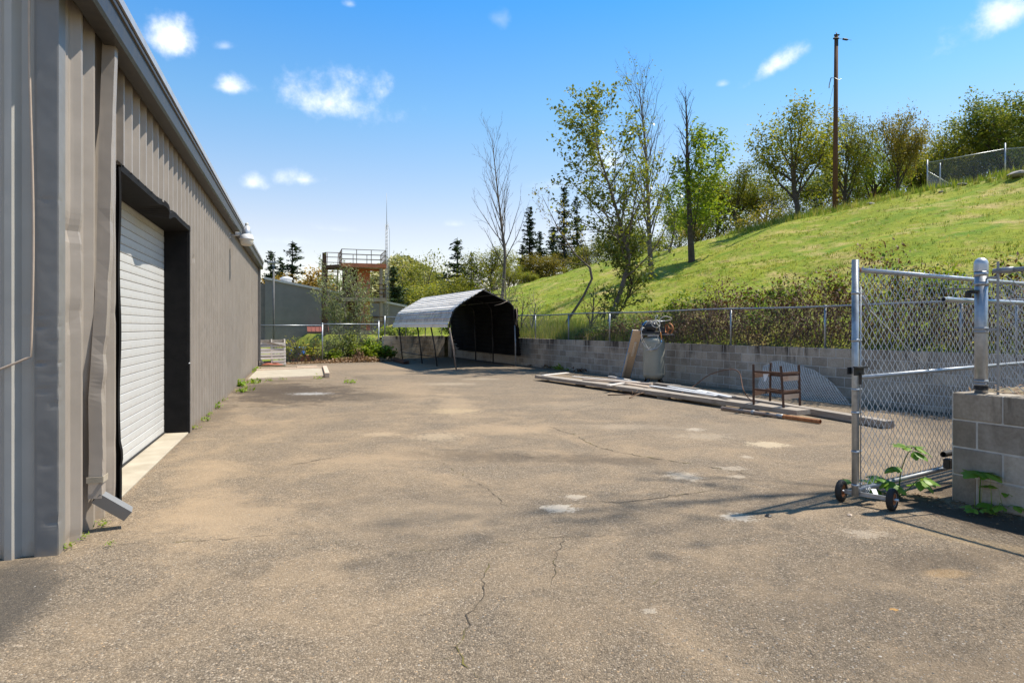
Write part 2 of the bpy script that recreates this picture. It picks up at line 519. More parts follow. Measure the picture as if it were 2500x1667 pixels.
M['bark'] = pmat('grey_brown_bark', (.085, .068, .052), (.16, .135, .11), 9, .9, 0, .35, 22, stretch=(2, 2, .5))
M['barkpale'] = pmat('pale_bark', (.17, .14, .115), (.27, .235, .2), 9, .9, 0, .3, 22, stretch=(2, 2, .6))
M['barkdark'] = pmat('dark_bark', (.045, .036, .028), (.085, .07, .055), 9, .95, 0, .3, 22)
M['stem'] = pmat('brown_dead_stem', (.16, .095, .058), (.27, .18, .115), 3, .9)
M['rock'] = pmat('grey_rock', (.22, .2, .18), (.36, .34, .31), 6, .9, 0, .3, 20)
M['lampglass'] = pmat('frosted_lamp_glass', (.62, .57, .47), (.72, .67, .57), 9, .25)
M['alum'] = pmat('cast_aluminium', (.5, .51, .52), (.6, .61, .62), 9, .4, .5)
M['oak'] = leafmat('oak_leaves', [(.115, .144, .028), (.207, .236, .034), (.287, .299, .041), (.356, .322, .057)], .4, objrand=.18)
M['oakdark'] = leafmat('dark_oak_leaves', [(.084, .126, .030), (.138, .186, .038), (.204, .240, .046), (.300, .300, .060)], .35, objrand=.12)
M['oakbrown'] = leafmat('bronze_oak_leaves', [(.13, .125, .03), (.21, .185, .035), (.27, .23, .04), (.33, .25, .05)], .4, objrand=.15)
M['gold'] = leafmat('golden_leaves', [(.207, .127, .017), (.310, .196, .023), (.380, .241, .034), (.414, .287, .057)], .4)
M['bright'] = leafmat('bright_green_leaves', [(.102, .167, .017), (.174, .261, .026), (.246, .319, .032), (.319, .362, .043)], .45)
M['cotton'] = leafmat('glossy_poplar_leaves', [(.086, .117, .022), (.149, .188, .031), (.235, .258, .039), (.312, .312, .055)], .4, rough=.35)
M['conifer'] = leafmat('conifer_needles', [(.021, .042, .018), (.033, .063, .024), (.051, .084, .030), (.083, .112, .039)], .12, objrand=.15)
M['olive'] = leafmat('olive_willow_leaves', [(.128, .158, .068), (.195, .225, .098), (.255, .285, .128), (.315, .330, .165)], .35)
M['bramble'] = leafmat('bramble_leaves', [(.070, .132, .019), (.124, .209, .025), (.194, .271, .031), (.279, .310, .046)], .4)
M['brown'] = leafmat('dead_bramble_leaves', [(.055, .025, .014), (.105, .052, .026), (.15, .08, .042), (.23, .145, .08)], .2)
M['dry'] = leafmat('dry_fallen_leaves', [(.13, .065, .03), (.22, .125, .06), (.32, .20, .11), (.44, .32, .2)], .15)
M['grass'] = leafmat('hill_grass_blades', [(.120, .200, .022), (.200, .272, .032), (.296, .320, .048), (.480, .400, .144)], .35)
M['weed'] = leafmat('weed_leaves', [(.120, .216, .018), (.180, .300, .024), (.252, .348, .036), (.336, .360, .060)], .4)
M['vine'] = leafmat('yellow_green_vine_leaves', [(.108, .168, .018), (.192, .240, .024), (.408, .384, .036), (.600, .504, .048)], .4)
M['sprout'] = leafmat('bramble_sprout_leaf', [(.088, .208, .022), (.144, .288, .029), (.192, .336, .035), (.240, .376, .048)], .35, rough=.45)
M['farwood'] = leafmat('far_wood_leaves', [(.17, .19, .085), (.27, .285, .115), (.37, .365, .16), (.44, .41, .20)], .25)


def add_splash(m, col, zmax, amt=.8):
    """dried mud splashed on the lowest part of a wall, ragged at its top"""
    nt = m.node_tree; N, L = nt.nodes, nt.links
    P = N['Principled BSDF']; src = P.inputs['Base Color'].links[0].from_socket
    t = nd(N, 'ShaderNodeTexCoord').outputs['Object']
    sp = nd(N, 'ShaderNodeSeparateXYZ'); L.new(t, sp.inputs[0])
    mp = nd(N, 'ShaderNodeMapping'); mp.inputs['Scale'].default_value = (1, 1, .35); L.new(t, mp.inputs[0])
    n = nd(N, 'ShaderNodeTexNoise'); n.inputs['Scale'].default_value = 7; n.inputs['Detail'].default_value = 9; n.inputs['Roughness'].default_value = .7
    L.new(mp.outputs[0], n.inputs['Vector'])
    a = nd(N, 'ShaderNodeMath', operation='MULTIPLY_ADD'); L.new(n.outputs[0], a.inputs[0]); a.inputs[1].default_value = zmax * 2.4; a.inputs[2].default_value = -zmax * .75
    b = nd(N, 'ShaderNodeMath', operation='SUBTRACT'); L.new(a.outputs[0], b.inputs[0]); L.new(sp.outputs[2], b.inputs[1])
    r = nd(N, 'ShaderNodeMapRange'); r.inputs[1].default_value = 0; r.inputs[2].default_value = zmax * .8; r.inputs[4].default_value = amt
    L.new(b.outputs[0], r.inputs[0])
    mm = nd(N, 'ShaderNodeMix', data_type='RGBA'); L.new(r.outputs[0], mm.inputs[0]); L.new(src, mm.inputs[6]); mm.inputs[7].default_value = (*col, 1)
    L.new(mm.outputs[2], P.inputs['Base Color'])


for k_ in ('taupe', 'trim', 'grey'):
    add_splash(M[k_], (.30, .225, .145), .22)
add_splash(M['white'], (.36, .31, .24), .10, .5)


def block_mat(name='grey_concrete_block', f=(1, 1, 1)):
    """grey concrete block: dull, per-block tone, pale lime bloom, dark drips below the top edge"""
    m, N, L, P = new_mat(name)
    g = nd(N, 'ShaderNodeNewGeometry')
    n1 = nd(N, 'ShaderNodeTexNoise'); n1.inputs['Scale'].default_value = 38; n1.inputs['Detail'].default_value = 6
    L.new(g.outputs['Position'], n1.inputs['Vector'])
    rp = nd(N, 'ShaderNodeValToRGB')
    rp.color_ramp.elements[0].position, rp.color_ramp.elements[1].position = .3, .7
    rp.color_ramp.elements[0].color = (.345, .292, .226, 1); rp.color_ramp.elements[1].color = (.455, .398, .322, 1)
    L.new(n1.outputs[0], rp.inputs[0])
    oi = nd(N, 'ShaderNodeObjectInfo')
    r4 = nd(N, 'ShaderNodeMapRange'); r4.inputs[3].default_value = .70; r4.inputs[4].default_value = 1.2
    L.new(oi.outputs['Random'], r4.inputs[0])
    vm = nd(N, 'ShaderNodeVectorMath', operation='SCALE'); L.new(rp.outputs[0], vm.inputs[0]); L.new(r4.outputs[0], vm.inputs['Scale'])
    col = vm.outputs[0]

    def patch(col, scale, st, lo, hi, c, fac=1.0, w=0.0):
        mp = nd(N, 'ShaderNodeMapping'); mp.inputs['Scale'].default_value = st; mp.inputs['Location'].default_value = (w, w, w)
        L.new(g.outputs['Position'], mp.inputs[0])
        n = nd(N, 'ShaderNodeTexNoise'); n.inputs['Scale'].default_value = scale; n.inputs['Detail'].default_value = 8; n.inputs['Roughness'].default_value = .65
        L.new(mp.outputs[0], n.inputs['Vector'])
        mr = nd(N, 'ShaderNodeMapRange'); mr.inputs[1].default_value = lo; mr.inputs[2].default_value = hi; mr.inputs[4].default_value = fac
        L.new(n.outputs[0], mr.inputs[0])
        return mr.outputs[0]

    def over(col, f, c):
        mm = nd(N, 'ShaderNodeMix', data_type='RGBA'); L.new(f, mm.inputs[0]); L.new(col, mm.inputs[6]); mm.inputs[7].default_value = (*c, 1)
        return mm.outputs[2]
    col = over(col, patch(col, 1.3, (1, 1, 1.6), .54, .74, 0, .75), (.55, .50, .43))      # lime bloom
    col = over(col, patch(col, 1.1, (1, 1, .5), .48, .68, 0, .8, 7.3), (.16, .13, .10))  # earth stain
    sp = nd(N, 'ShaderNodeSeparateXYZ'); L.new(g.outputs['Position'], sp.inputs[0])
    mh = nd(N, 'ShaderNodeMapRange'); mh.inputs[1].default_value = .55; mh.inputs[2].default_value = 1.1
    L.new(sp.outputs[2], mh.inputs[0])
    dr = patch(col, 4.5, (1, 1, .16), .52, .64, 0, 1.0, 3.1)
    mu = nd(N, 'ShaderNodeMath', operation='MULTIPLY'); L.new(dr, mu.inputs[0]); L.new(mh.outputs[0], mu.inputs[1])
    col = over(col, mu.outputs[0], (.035, .028, .022))                                       # drips from the coping
    tw = nd(N, 'ShaderNodeVectorMath', operation='MULTIPLY'); tw.inputs[1].default_value = f; L.new(col, tw.inputs[0])
    L.new(tw.outputs[0], P.inputs['Base Color']); P.inputs['Roughness'].default_value = .92
    P.inputs['Specular IOR Level'].default_value = .2
    n2 = nd(N, 'ShaderNodeTexNoise'); n2.inputs['Scale'].default_value = 110; n2.inputs['Detail'].default_value = 5
    L.new(g.outputs['Position'], n2.inputs['Vector'])
    b = nd(N, 'ShaderNodeBump'); b.inputs['Strength'].default_value = .45; b.inputs['Distance'].default_value = .006
    L.new(n2.outputs[0], b.inputs['Height']); L.new(b.outputs[0], P.inputs['Normal'])
    return m


M['block'] = block_mat()
M['blocknear'] = block_mat('near_grey_concrete_block', (.92, .92, .92))
M['mortar'] = pmat('pale_mortar', (.42, .40, .365), (.55, .53, .49), 9, .95, 0, .2, 60, coord='pos')


def asphalt_mat():
    """old asphalt: exposed aggregate, sandy film, stains and painted soft shade at their own places"""
    m, N, L, P = new_mat('old_asphalt')
    g = nd(N, 'ShaderNodeNewGeometry').outputs['Position']

    def noise(scale, detail=5, rough=.6, dist=0.0, off=0.0):
        n = nd(N, 'ShaderNodeTexNoise'); n.inputs['Scale'].default_value = scale; n.inputs['Detail'].default_value = detail
        n.inputs['Roughness'].default_value = rough; n.inputs['Distortion'].default_value = dist
        if off:
            a = nd(N, 'ShaderNodeVectorMath', operation='ADD'); a.inputs[1].default_value = (off, off * .7, 0); L.new(g, a.inputs[0])
            L.new(a.outputs[0], n.inputs['Vector'])
        else:
            L.new(g, n.inputs['Vector'])
        return n.outputs[0]

    def mr(v, a, b, c=0.0, d=1.0, smooth=True):
        n = nd(N, 'ShaderNodeMapRange')
        if smooth: n.interpolation_type = 'SMOOTHSTEP'
        n.inputs[1].default_value, n.inputs[2].default_value, n.inputs[3].default_value, n.inputs[4].default_value = a, b, c, d
        L.new(v, n.inputs[0]); return n.outputs[0]

    def mth(op, a, b, clamp=False):
        n = nd(N, 'ShaderNodeMath', operation=op, use_clamp=clamp)
        for i, v in enumerate((a, b)):
            if isinstance(v, (int, float)): n.inputs[i].default_value = v
            else: L.new(v, n.inputs[i])
        return n.outputs[0]

    def over(col, f, c, blend='MIX'):
        mm = nd(N, 'ShaderNodeMix', data_type='RGBA', blend_type=blend)
        if isinstance(f, float): mm.inputs[0].default_value = f
        else: L.new(f, mm.inputs[0])
        L.new(col, mm.inputs[6])
        if isinstance(c, tuple): mm.inputs[7].default_value = (*c, 1)
        else: L.new(c, mm.inputs[7])
        return mm.outputs[2]

    def cells(scale, w=0):
        v = nd(N, 'ShaderNodeTexVoronoi'); v.inputs['Scale'].default_value = scale
        L.new(g, v.inputs['Vector'])
        s = nd(N, 'ShaderNodeSeparateXYZ'); L.new(v.outputs['Color'], s.inputs[0])
        return v.outputs['Distance'], s.outputs[0], s.outputs[1]
    d1, a1, b1 = cells(105)      # coarse stones
    d2, a2, b2 = cells(230)     # fine grit
    rp = nd(N, 'ShaderNodeValToRGB')
    cols = [(0, (.045, .044, .044)), (.2, (.10, .094, .085)), (.5, (.205, .178, .14)), (.78, (.29, .255, .205)), (.93, (.45, .41, .35)), (1, (.50, .36, .22))]
    els = rp.color_ramp.elements
    while len(els) < len(cols): els.new(.5)
    for e, (p_, c_) in zip(els, cols): e.position = p_; e.color = (*c_, 1)
    L.new(a1, rp.inputs[0])
    rp2 = nd(N, 'ShaderNodeValToRGB')
    cols2 = [(0, (.075, .067, .058)), (.5, (.20, .172, .136)), (1, (.36, .315, .245))]
    els = rp2.color_ramp.elements
    while len(els) < len(cols2): els.new(.5)
    for e, (p_, c_) in zip(els, cols2): e.position = p_; e.color = (*c_, 1)
    L.new(a2, rp2.inputs[0])
    pick = mr(b1, .45, .55)
    col = over(rp2.outputs[0], pick, rp.outputs[0])
    # the pits between stones stay dark
    pit = mr(d1, .52, .8)
    col = over(col, mth('MULTIPLY', pit, .7), (.05, .045, .04))
    # grain that still shows farther off
    d3, a3, b3 = cells(24)
    for v_, k_ in ((a3, .16), (noise(13, 8, .75, 0, 3.0), .36), (noise(55, 4, .8, 0, 8.0), .7)):
        g_ = nd(N, 'ShaderNodeVectorMath', operation='SCALE'); L.new(col, g_.inputs[0])
        L.new(mr(v_, .15 if v_ is a3 else .3, .85 if v_ is a3 else .7, 1 - k_ / 2, 1 + k_ / 2, False), g_.inputs['Scale']); col = g_.outputs[0]
    # broad tone: grey to brown
    nb = noise(.33, 6, .6, .4)
    col = over(col, mr(nb, .30, .75, .10, .38), (.25, .20, .14))
    nb2 = noise(.9, 7, .65, .2, 11.0)
    col = over(col, mr(nb2, .50, .78, 0, .4), (.14, .122, .10))
    # sandy film, strongest over the middle and left of the yard
    ns = noise(1.15, 8, .68, .6, 4.0)
    ctr = nd(N, 'ShaderNodeVectorMath', operation='DISTANCE'); ctr.inputs[1].default_value = (-1.6, 9.0, 0)
    L.new(g, ctr.inputs[0])
    reg = mr(ctr.outputs['Value'], 15.0, 2.0)
    sand = mth('MULTIPLY', mr(ns, .36, .74, .05, 1.0), mth('ADD', mth('MULTIPLY', reg, .42), .12))
    col = over(col, sand, (.36, .28, .185))
    # patches (stains and painted soft shade): centre, half axes (m), turn, colour, strength
    warp = nd(N, 'ShaderNodeTexNoise'); warp.inputs['Scale'].default_value = 1.7; warp.inputs['Detail'].default_value = 6; warp.inputs['Roughness'].default_value = .7
    L.new(g, warp.inputs['Vector'])
    wf = mth('SUBTRACT', warp.outputs[0], .5)
    wf2 = mth('SUBTRACT', mth('ADD', mth('MULTIPLY', noise(9, 6, .75), .6), mth('MULTIPLY', noise(34, 4, .7), .4)), .5)
    wf = mth('ADD', mth('MULTIPLY', wf, .75), mth('MULTIPLY', wf2, .6))

    def stain_shade(col, x, y, rx, ry, rot, c, st, soft=.8, amp=1.3, fine=False):
        st = st if fine or c[0] < .2 else st * .72
        mp = nd(N, 'ShaderNodeMapping', vector_type='TEXTURE')
        mp.inputs['Location'].default_value = (x, y, 0); mp.inputs['Rotation'].default_value = (0, 0, R(rot)); mp.inputs['Scale'].default_value = (rx, ry, 1)
        L.new(g, mp.inputs[0])
        ln = nd(N, 'ShaderNodeVectorMath', operation='LENGTH'); L.new(mp.outputs[0], ln.inputs[0])
        v = mth('ADD', ln.outputs['Value'], mth('MULTIPLY', wf2 if fine else wf, amp * (5.0 if fine else 1.6)))
        return over(col, mr(v, .95, .95 - soft * (.6 if fine else .72), 0, st), c)
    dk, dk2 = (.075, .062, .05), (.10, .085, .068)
    for a in [(-4.9, 15.2, 1.9, 3.0, 10, dk, .85, .75, 1.5), (-6.0, 16.6, 1.4, 2.3, 18, dk, .75, .75, 1.4), (-3.2, 14.6, 1.3, 1.2, 10, dk2, .6, .8, 1.4), (-5.3, 11.6, .5, 2.6, 18, dk2, .55, .9, 1.2),
              (-4.7, 9.2, .35, 2.4, 18, dk2, .55, .9, 1.2), (-3.0, 3.55, .55, 1.1, 16, (.06, .058, .055), .75, .5, .5),  # second entry: darker patch before the warehouse corner
              (-6.6, 18.9, 1.6, .5, -8, dk2, .6, .9, 1.4), (-4.55, 20.0, .3, 1.4, 25, dk2, .4, .9, 1.3),
              (-.4, 7.9, 1.3, .5, -12, dk, .5, 1.0, 1.6), (1.0, 7.7, 1.5, .4, -12, dk, .45, 1.0, 1.6),  # both: soft tree shade painted into the asphalt colour
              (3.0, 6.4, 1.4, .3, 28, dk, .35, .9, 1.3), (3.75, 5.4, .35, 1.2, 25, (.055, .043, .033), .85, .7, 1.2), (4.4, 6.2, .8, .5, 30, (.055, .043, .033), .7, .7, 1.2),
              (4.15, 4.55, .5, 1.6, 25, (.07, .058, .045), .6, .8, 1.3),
              (2.9, 4.4, .9, .28, 10, dk, .4, .9, 1.4), (2.2, 3.0, .8, .4, 20, dk2, .3, .9, 1.5),  # first entry: soft shadow painted into the colour
              (1.6, 24.5, 3.2, 2.4, -25, (.11, .095, .08), .4, .9, 1.0), (8.0, 12.5, 1.0, 7, -27, dk2, .5, .8, 1.2)]:
        col = stain_shade(col, *a)
    sd = (.40, .315, .215)
    for a in [(-2.4, 5.4, .8, 1.1, 30, sd, .72, .95, 1.5), (-3.2, 6.8, .4, 1.6, 20, sd, .4, .95, 1.5), (-1.1, 13.0, .5, 3.6, 9, (.39, .315, .22), .62, .95, 1.5), (-.2, 9.9, 1.5, .7, 14, sd, .5, .95, 1.6),
              (-2.6, 16.5, 1.0, 3.5, 12, sd, .42, .95, 1.4), (-.85, 19.5, .8, .5, 0, (.42, .38, .30), .5, .8, 1.6), (-3.4, 22.0, 3.0, 1.5, 0, sd, .5, .9, 1.2), (-5.2, 25.5, 5.0, 2.6, 15, (.34, .27, .19), .5, .9, 1.2),
              (3.35, 4.75, .9, .16, -50, (.42, .33, .20), .5, .9, 1.2), (2.75, 4.15, .22, .10, 10, (.46, .32, .16), .5, .9, 1.0), (-1.6, 7.6, 1.3, .8, -20, sd, .4, .95, 1.5), (-.7, 5.5, 1.6, .9, 5, (.33, .27, .195), .4, .95, 1.3),
              (1.8, 10.2, 1.0, .4, 0, (.38, .33, .26), .5, .9, 1.5), (1.2, 13.0, 1.4, .9, 20, (.30, .26, .20), .4, .9, 1.3), (3.2, 9.9, 1.6, 1.0, 20, (.27, .235, .185), .4, .9, 1.3)]:
        col = stain_shade(col, *a)
    wh = (.54, .50, .43)
    for a in [(*G(1363, 1241)[:2], .17, .13, 0, wh, .9, .5, 1.0), (*G(1402, 1213)[:2], .12, .10, 0, wh, .55, .6, 1.2), (*G(1803, 1262)[:2], .15, .12, 0, wh, .8, .5, 1.2),
              (*G(1874, 1085)[:2], .30, .26, 10, (.46, .40, .30), .85, .45, .8), (*G(1670, 1162)[:2], .20, .24, 20, wh, .6, .7, 1.1), (*G(1786, 1143)[:2], .18, .12, 0, wh, .35, .6, 1.2),
              (*G(1798, 1163)[:2], .10, .09, 0, wh, .4, .6, 1.2), (*G(2110, 1302)[:2], .2, .12, 0, wh, .35, .8, 1.2), (*G(1720, 1065)[:2], .5, .35, 0, (.42, .37, .29), .4, .9, 1.2),
              (*G(1070, 1065)[:2], .38, .40, 0, (.44, .37, .27), .55, .7, 1.2), (*G(760, 961)[:2], .5, .35, 0, (.42, .45, .48), .65, .8, 1.4), (*G(1105, 1003)[:2], .55, .45, 0, (.40, .33, .22), .6, .6, 1.2),
              (*G(1100, 937)[:2], .9, .5, 0, (.42, .37, .29), .5, .8, 1.4), (*G(1695, 1048)[:2], .16, .18, 0, wh, .5, .7, 1.2), (*G(1820, 1115)[:2], .09, .1, 0, wh, .4, .6, 1.2), (*G(930, 1060)[:2], .3, .2, 0, (.42, .35, .25), .45, .7, 1.3),
              (*G(1585, 1490)[:2], .05, .04, 0, wh, .5, .7, 1.2), (*G(2183, 1487)[:2], .035, .02, 0, (.55, .33, .12), .9, .6, .8)]:
        col = stain_shade(col, *a, True)
    tw = nd(N, 'ShaderNodeVectorMath', operation='MULTIPLY'); tw.inputs[1].default_value = (1.04, .955, .86); L.new(col, tw.inputs[0]); col = tw.outputs[0]
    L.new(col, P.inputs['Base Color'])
    P.inputs['Roughness'].default_value = .93
    P.inputs['Specular IOR Level'].default_value = .22
    hgt = mth('ADD', mth('MULTIPLY', mr(d1, .1, .75, 1, 0), .7), mth('MULTIPLY', mr(d2, .1, .7, 1, 0), .35))
    keep = mr(sand, 0, .7, 1, .45)
    cc = nd(N, 'ShaderNodeVectorMath', operation='DISTANCE'); cc.inputs[1].default_value = (3.2, 1.6, 0); L.new(g, cc.inputs[0])
    coarse = mr(cc.outputs['Value'], 5.5, 1.0, .75, 1.5)
    b = nd(N, 'ShaderNodeBump'); b.inputs['Distance'].default_value = .007
    L.new(mth('MULTIPLY', mth('MULTIPLY', keep, coarse), .85), b.inputs['Strength'])
    L.new(hgt, b.inputs['Height'])
    b2 = nd(N, 'ShaderNodeBump'); b2.inputs['Distance'].default_value = .05; b2.inputs['Strength'].default_value = .25
    L.new(noise(1.6, 5), b2.inputs['Height']); L.new(b2.outputs[0], b.inputs['Normal'])
    L.new(b.outputs[0], P.inputs['Normal'])
    return m


M['asphalt'] = asphalt_mat()


def hill_mat():
    m, N, L, P = new_mat('mown_hill_grass')
    g = nd(N, 'ShaderNodeNewGeometry').outputs['Position']

    def nz_(s, d=6, st=(1, 1, 1), r=.62):
        mp = nd(N, 'ShaderNodeMapping'); mp.inputs['Scale'].default_value = st; mp.inputs['Rotation'].default_value = (0, 0, R(27)); L.new(g, mp.inputs[0])
        n = nd(N, 'ShaderNodeTexNoise'); n.inputs['Scale'].default_value = s; n.inputs['Detail'].default_value = d; n.inputs['Roughness'].default_value = r
        L.new(mp.outputs[0], n.inputs['Vector']); return n.outputs[0]

    def mr(v, a, b, d=1.0):
        n = nd(N, 'ShaderNodeMapRange'); n.inputs[1].default_value, n.inputs[2].default_value, n.inputs[4].default_value = a, b, d
        L.new(v, n.inputs[0]); return n.outputs[0]

    def over(col, f, c):
        mm = nd(N, 'ShaderNodeMix', data_type='RGBA'); L.new(f, mm.inputs[0]); L.new(col, mm.inputs[6]); mm.inputs[7].default_value = (*c, 1)
        return mm.outputs[2]
    rp = nd(N, 'ShaderNodeValToRGB')
    rp.color_ramp.elements[0].position, rp.color_ramp.elements[1].position = .32, .68
    rp.color_ramp.elements[0].color = (.125, .195, .015, 1); rp.color_ramp.elements[1].color = (.255, .285, .028, 1)
    L.new(nz_(1.2, 8), rp.inputs[0])
    col = rp.outputs[0]
    col = over(col, mr(nz_(.22, 5), .45, .65, .6), (.30, .295, .035))
    col = over(col, mr(nz_(.5, 8, (.5, 1, 1), .68), .56, .66, .75), (.10, .20, .014))
    col = over(col, mr(nz_(.75, 9, (1, .45, 1), .7), .51, .66, .85), (.46, .35, .14))
    col = over(col, mr(nz_(2.2, 8, (1, .5, 1), .7), .57, .68, .8), (.22, .14, .06))
    L.new(col, P.inputs['Base Color']); P.inputs['Roughness'].default_value = .95; P.inputs['Specular IOR Level'].default_value = .15
    b = nd(N, 'ShaderNodeBump'); b.inputs['Distance'].default_value = .12; b.inputs['Strength'].default_value = .9
    L.new(nz_(5, 8), b.inputs['Height']); L.new(b.outputs[0], P.inputs['Normal'])
    return m


M['hill'] = hill_mat()
M['soil'] = pmat('bare_soil', (.16, .11, .07), (.26, .19, .125), 3, .95, 0, .3, 30, coord='pos', c3=(.11, .12, .04), s3=.6, lo3=.5, hi3=.7)
M['plain'] = pmat('rough_ground', (.13, .125, .06), (.2, .17, .1), .6, .95, 0, .2, 8, coord='pos', c3=(.09, .12, .03), s3=.15, lo3=.45, hi3=.65)
M['farhill'] = pmat('far_hill_grass', (.16, .165, .065), (.22, .21, .085), .05, .95, coord='pos')
# ------------------------------------------------------------------ ground and hill
W0 = Vector((0.55, 26.2, 0)); WANG = R(27.0)
WN = Vector((math.cos(WANG), math.sin(WANG), 0)); WA = Vector((-math.sin(WANG), math.cos(WANG), 0))


def WF(u, v, z=0.0):
    p = W0 + WN * u + WA * v
    return Vector((p.x, p.y, z))


def uv_of(x, y):
    d = Vector((x, y, 0)) - W0
    return d.dot(WN), d.dot(WA)


def smooth(a, b, x):
    t = max(0.0, min(1.0, (x - a) / (b - a)))
    return t * t * (3 - 2 * t)


def hill_z(u, v):
    if u <= 0.2:
        if v < 8.4: return 0.0
        return 1.0 * smooth(-4.6, -3.5, u) + .05 * math.sin(u * 1.7 + v)
    s = float(np.interp(v, [-30, 5, 15.6, 33, 46, 90], [.335, .332, .300, .272, .222, .10]))
    p = max(0.0, u - 0.6)
    p = p if p < 24.4 else 24.4 + (p - 24.4) * (.60 if p < 36 else 0) + (0 if p < 36 else 11.6 * .60 + (p - 36) * .05)
    n = .10 * math.sin(u * .9 + v * .35) + .07 * math.sin(v * .8 - u * .5 + 1) + .05 * math.sin(u * 2.3 + v * 1.7)
    return 1.0 + s * p + n * min(1, p / 2.5)


def hz(x, y):
    return hill_z(*uv_of(x, y))


def terr(px, py, y0=14.0, y1=120.0):
    """where the sight line through a pixel meets the hill"""
    Y = y0
    while Y < y1:
        p = A(px, py, Y)
        u, v = uv_of(p.x, p.y)
        if u > .2 and p.z <= hill_z(u, v): return Vector((p.x, p.y, hill_z(u, v)))
        Y += .1
    return Vector((A(px, py, y1).x, y1, hz(A(px, py, y1).x, y1)))


def grid_mesh(us, vs, zf, mat, name):
    V, Fc = [], []
    for v in vs:
        for u in us:
            V.append(WF(u, v, zf(u, v)))
    n = len(us)
    for j in range(len(vs) - 1):
        for i in range(n - 1):
            Fc.append((j * n + i, j * n + i + 1, (j + 1) * n + i + 1, (j + 1) * n + i))
    mb = MB(); mb.add(V, Fc, 0, True)
    o = mb.build(name, mat)
    return tag(o, kind='structure')


mb = MB(); s = 2600
mb.quad((-s, -60, -.06), (s, -60, -.06), (s, s, -.06), (-s, s, -.06))
o = mb.build('ground', M['plain']); tag(o, kind='structure')
# asphalt yard: one sheet up to the wall, the fence and the building
mb = MB()
mb.add([(-14, -8, 0), (12, -8, 0), WF(-.02, -29, 0), WF(-.02, 8.3, 0), (-6.1, 31.6, 0), (-8.4, 28.75, 0), (-10.9, 27.0, 0), (-14, 26.0, 0)], [tuple(range(8))])
o = mb.build('asphalt', M['asphalt']); tag(o, kind='structure')
us = [.19, .4, .7, 1.0, 1.5, 2, 2.6, 3.3, 4, 5, 6, 7, 8, 9, 10, 11, 12, 13, 14, 15, 16, 17, 18, 19, 20, 21, 22, 23, 24, 25, 26, 27, 28, 30, 32, 34, 36, 38, 42, 50, 70]
grid_mesh(us, list(np.arange(-34, 8.51, .85)), hill_z, M['hill'], 'hill')
us2 = [-11, -9, -7.5, -6.5, -6, -5.5, -5, -4.5, -4, -3.5, -3, -2, -1, -.3, .19, .21] + us[1:]
grid_mesh(us2, list(np.concatenate([np.arange(8.51, 20, .9), np.arange(20, 100, 2.5)])), hill_z, M['hill'], 'bank')

# ------------------------------------------------------------------ concrete block walls
_blk = {}


def block_mesh(L, D, H, mat='block'):
    k = (round(L, 3), round(D, 3), round(H, 3), mat)
    if k not in _blk:
        mb = MB(); mb.box((D / 2, L / 2, H / 2), (D, L, H), bev=.007)
        o = mb.build('block', M[mat]); _blk[k] = o.data
        bpy.data.objects.remove(o)
    return _blk[k]


def cmu_wall(name, loc, rz, y0, y1, ncourse, ch, label, bl=.4, depth=.19, z0=0.0, limit=300, cat='wall', seed=1, mat='block'):
    """blocks in running bond; face at local x=0 looking to -x; the biggest in view are parts"""
    rg = random.Random(seed)
    root = empty(name, loc, rz, label, cat)
    T = Matrix.Rotation(rz, 4, 'Z')
    spec = []
    for c in range(ncourse):
        y = y0 - (bl / 2 if c % 2 else 0)
        while y < y1 - .02:
            a, b = max(y, y0), min(y + bl, y1)
            if b - a > .06: spec.append((a, b, c))
            y += bl
    def dist(sp):
        p = Vector(loc) + T @ Vector((0, (sp[0] + sp[1]) / 2, 0)); return p.length
    spec.sort(key=dist)
    j = .012
    rest = MB()
    for i, (a, b, c) in enumerate(spec):
        dx = rg.uniform(-.0025, .0025)
        z = z0 + c * ch
        if i < limit:
            o = link('block', block_mesh(b - a - j, depth, ch - j, mat), root)
            o.location = (dx, a + j / 2, z + j / 2)
        else:
            rest.box((dx + depth / 2, (a + b) / 2, z + ch / 2), (depth, b - a - j, ch - j), bev=.007)
    if rest.v:
        tag(rest.build('block_courses', M['block'], root), kind='stuff')
    m = MB(); m.box((depth / 2, (y0 + y1) / 2, z0 + ncourse * ch / 2 - .004), (depth - .012, y1 - y0 - .006, ncourse * ch - .012))
    m.build('mortar', M['mortar'], root)
    return root


WTOP = 1.09
cmu_wall('block_wall', W0, WANG, -19.2, 8.4, 6, .2, 'long grey concrete block wall holding back the grassy hill', z0=WTOP - 1.2)
CB = WF(0, 8.4); CL = Vector((-6.25, 32.0, 0))
d = (CL - CB).normalized()
BANG = math.atan2(-d.x, d.y)
BL = (CL - CB).length
cmu_wall('block_wall', CB, BANG, 0.2, BL, 6, .2, 'short grey block wall across the back of the carport', z0=WTOP - 1.2, seed=2, limit=200)
PC = Vector((3.92, 5.89, 0)); PANG = R(25.6)
cmu_wall('block_wall', PC, PANG, -7.5, 0, 4, .243, 'grey block wall end beside the gate, carrying the galvanised fence post', bl=.405, depth=.3, z0=.0, seed=5, mat='blocknear')
mb = MB()
T = Matrix.Rotation(PANG, 3, 'Z')
mb.box(PC + T @ Vector((.297 + 5, -3.75, .47)), (10, 7.5, .94), PANG)
mb.box(PC + T @ Vector((.297 + 5, -.15, .485)), (10, .296, .97), PANG)
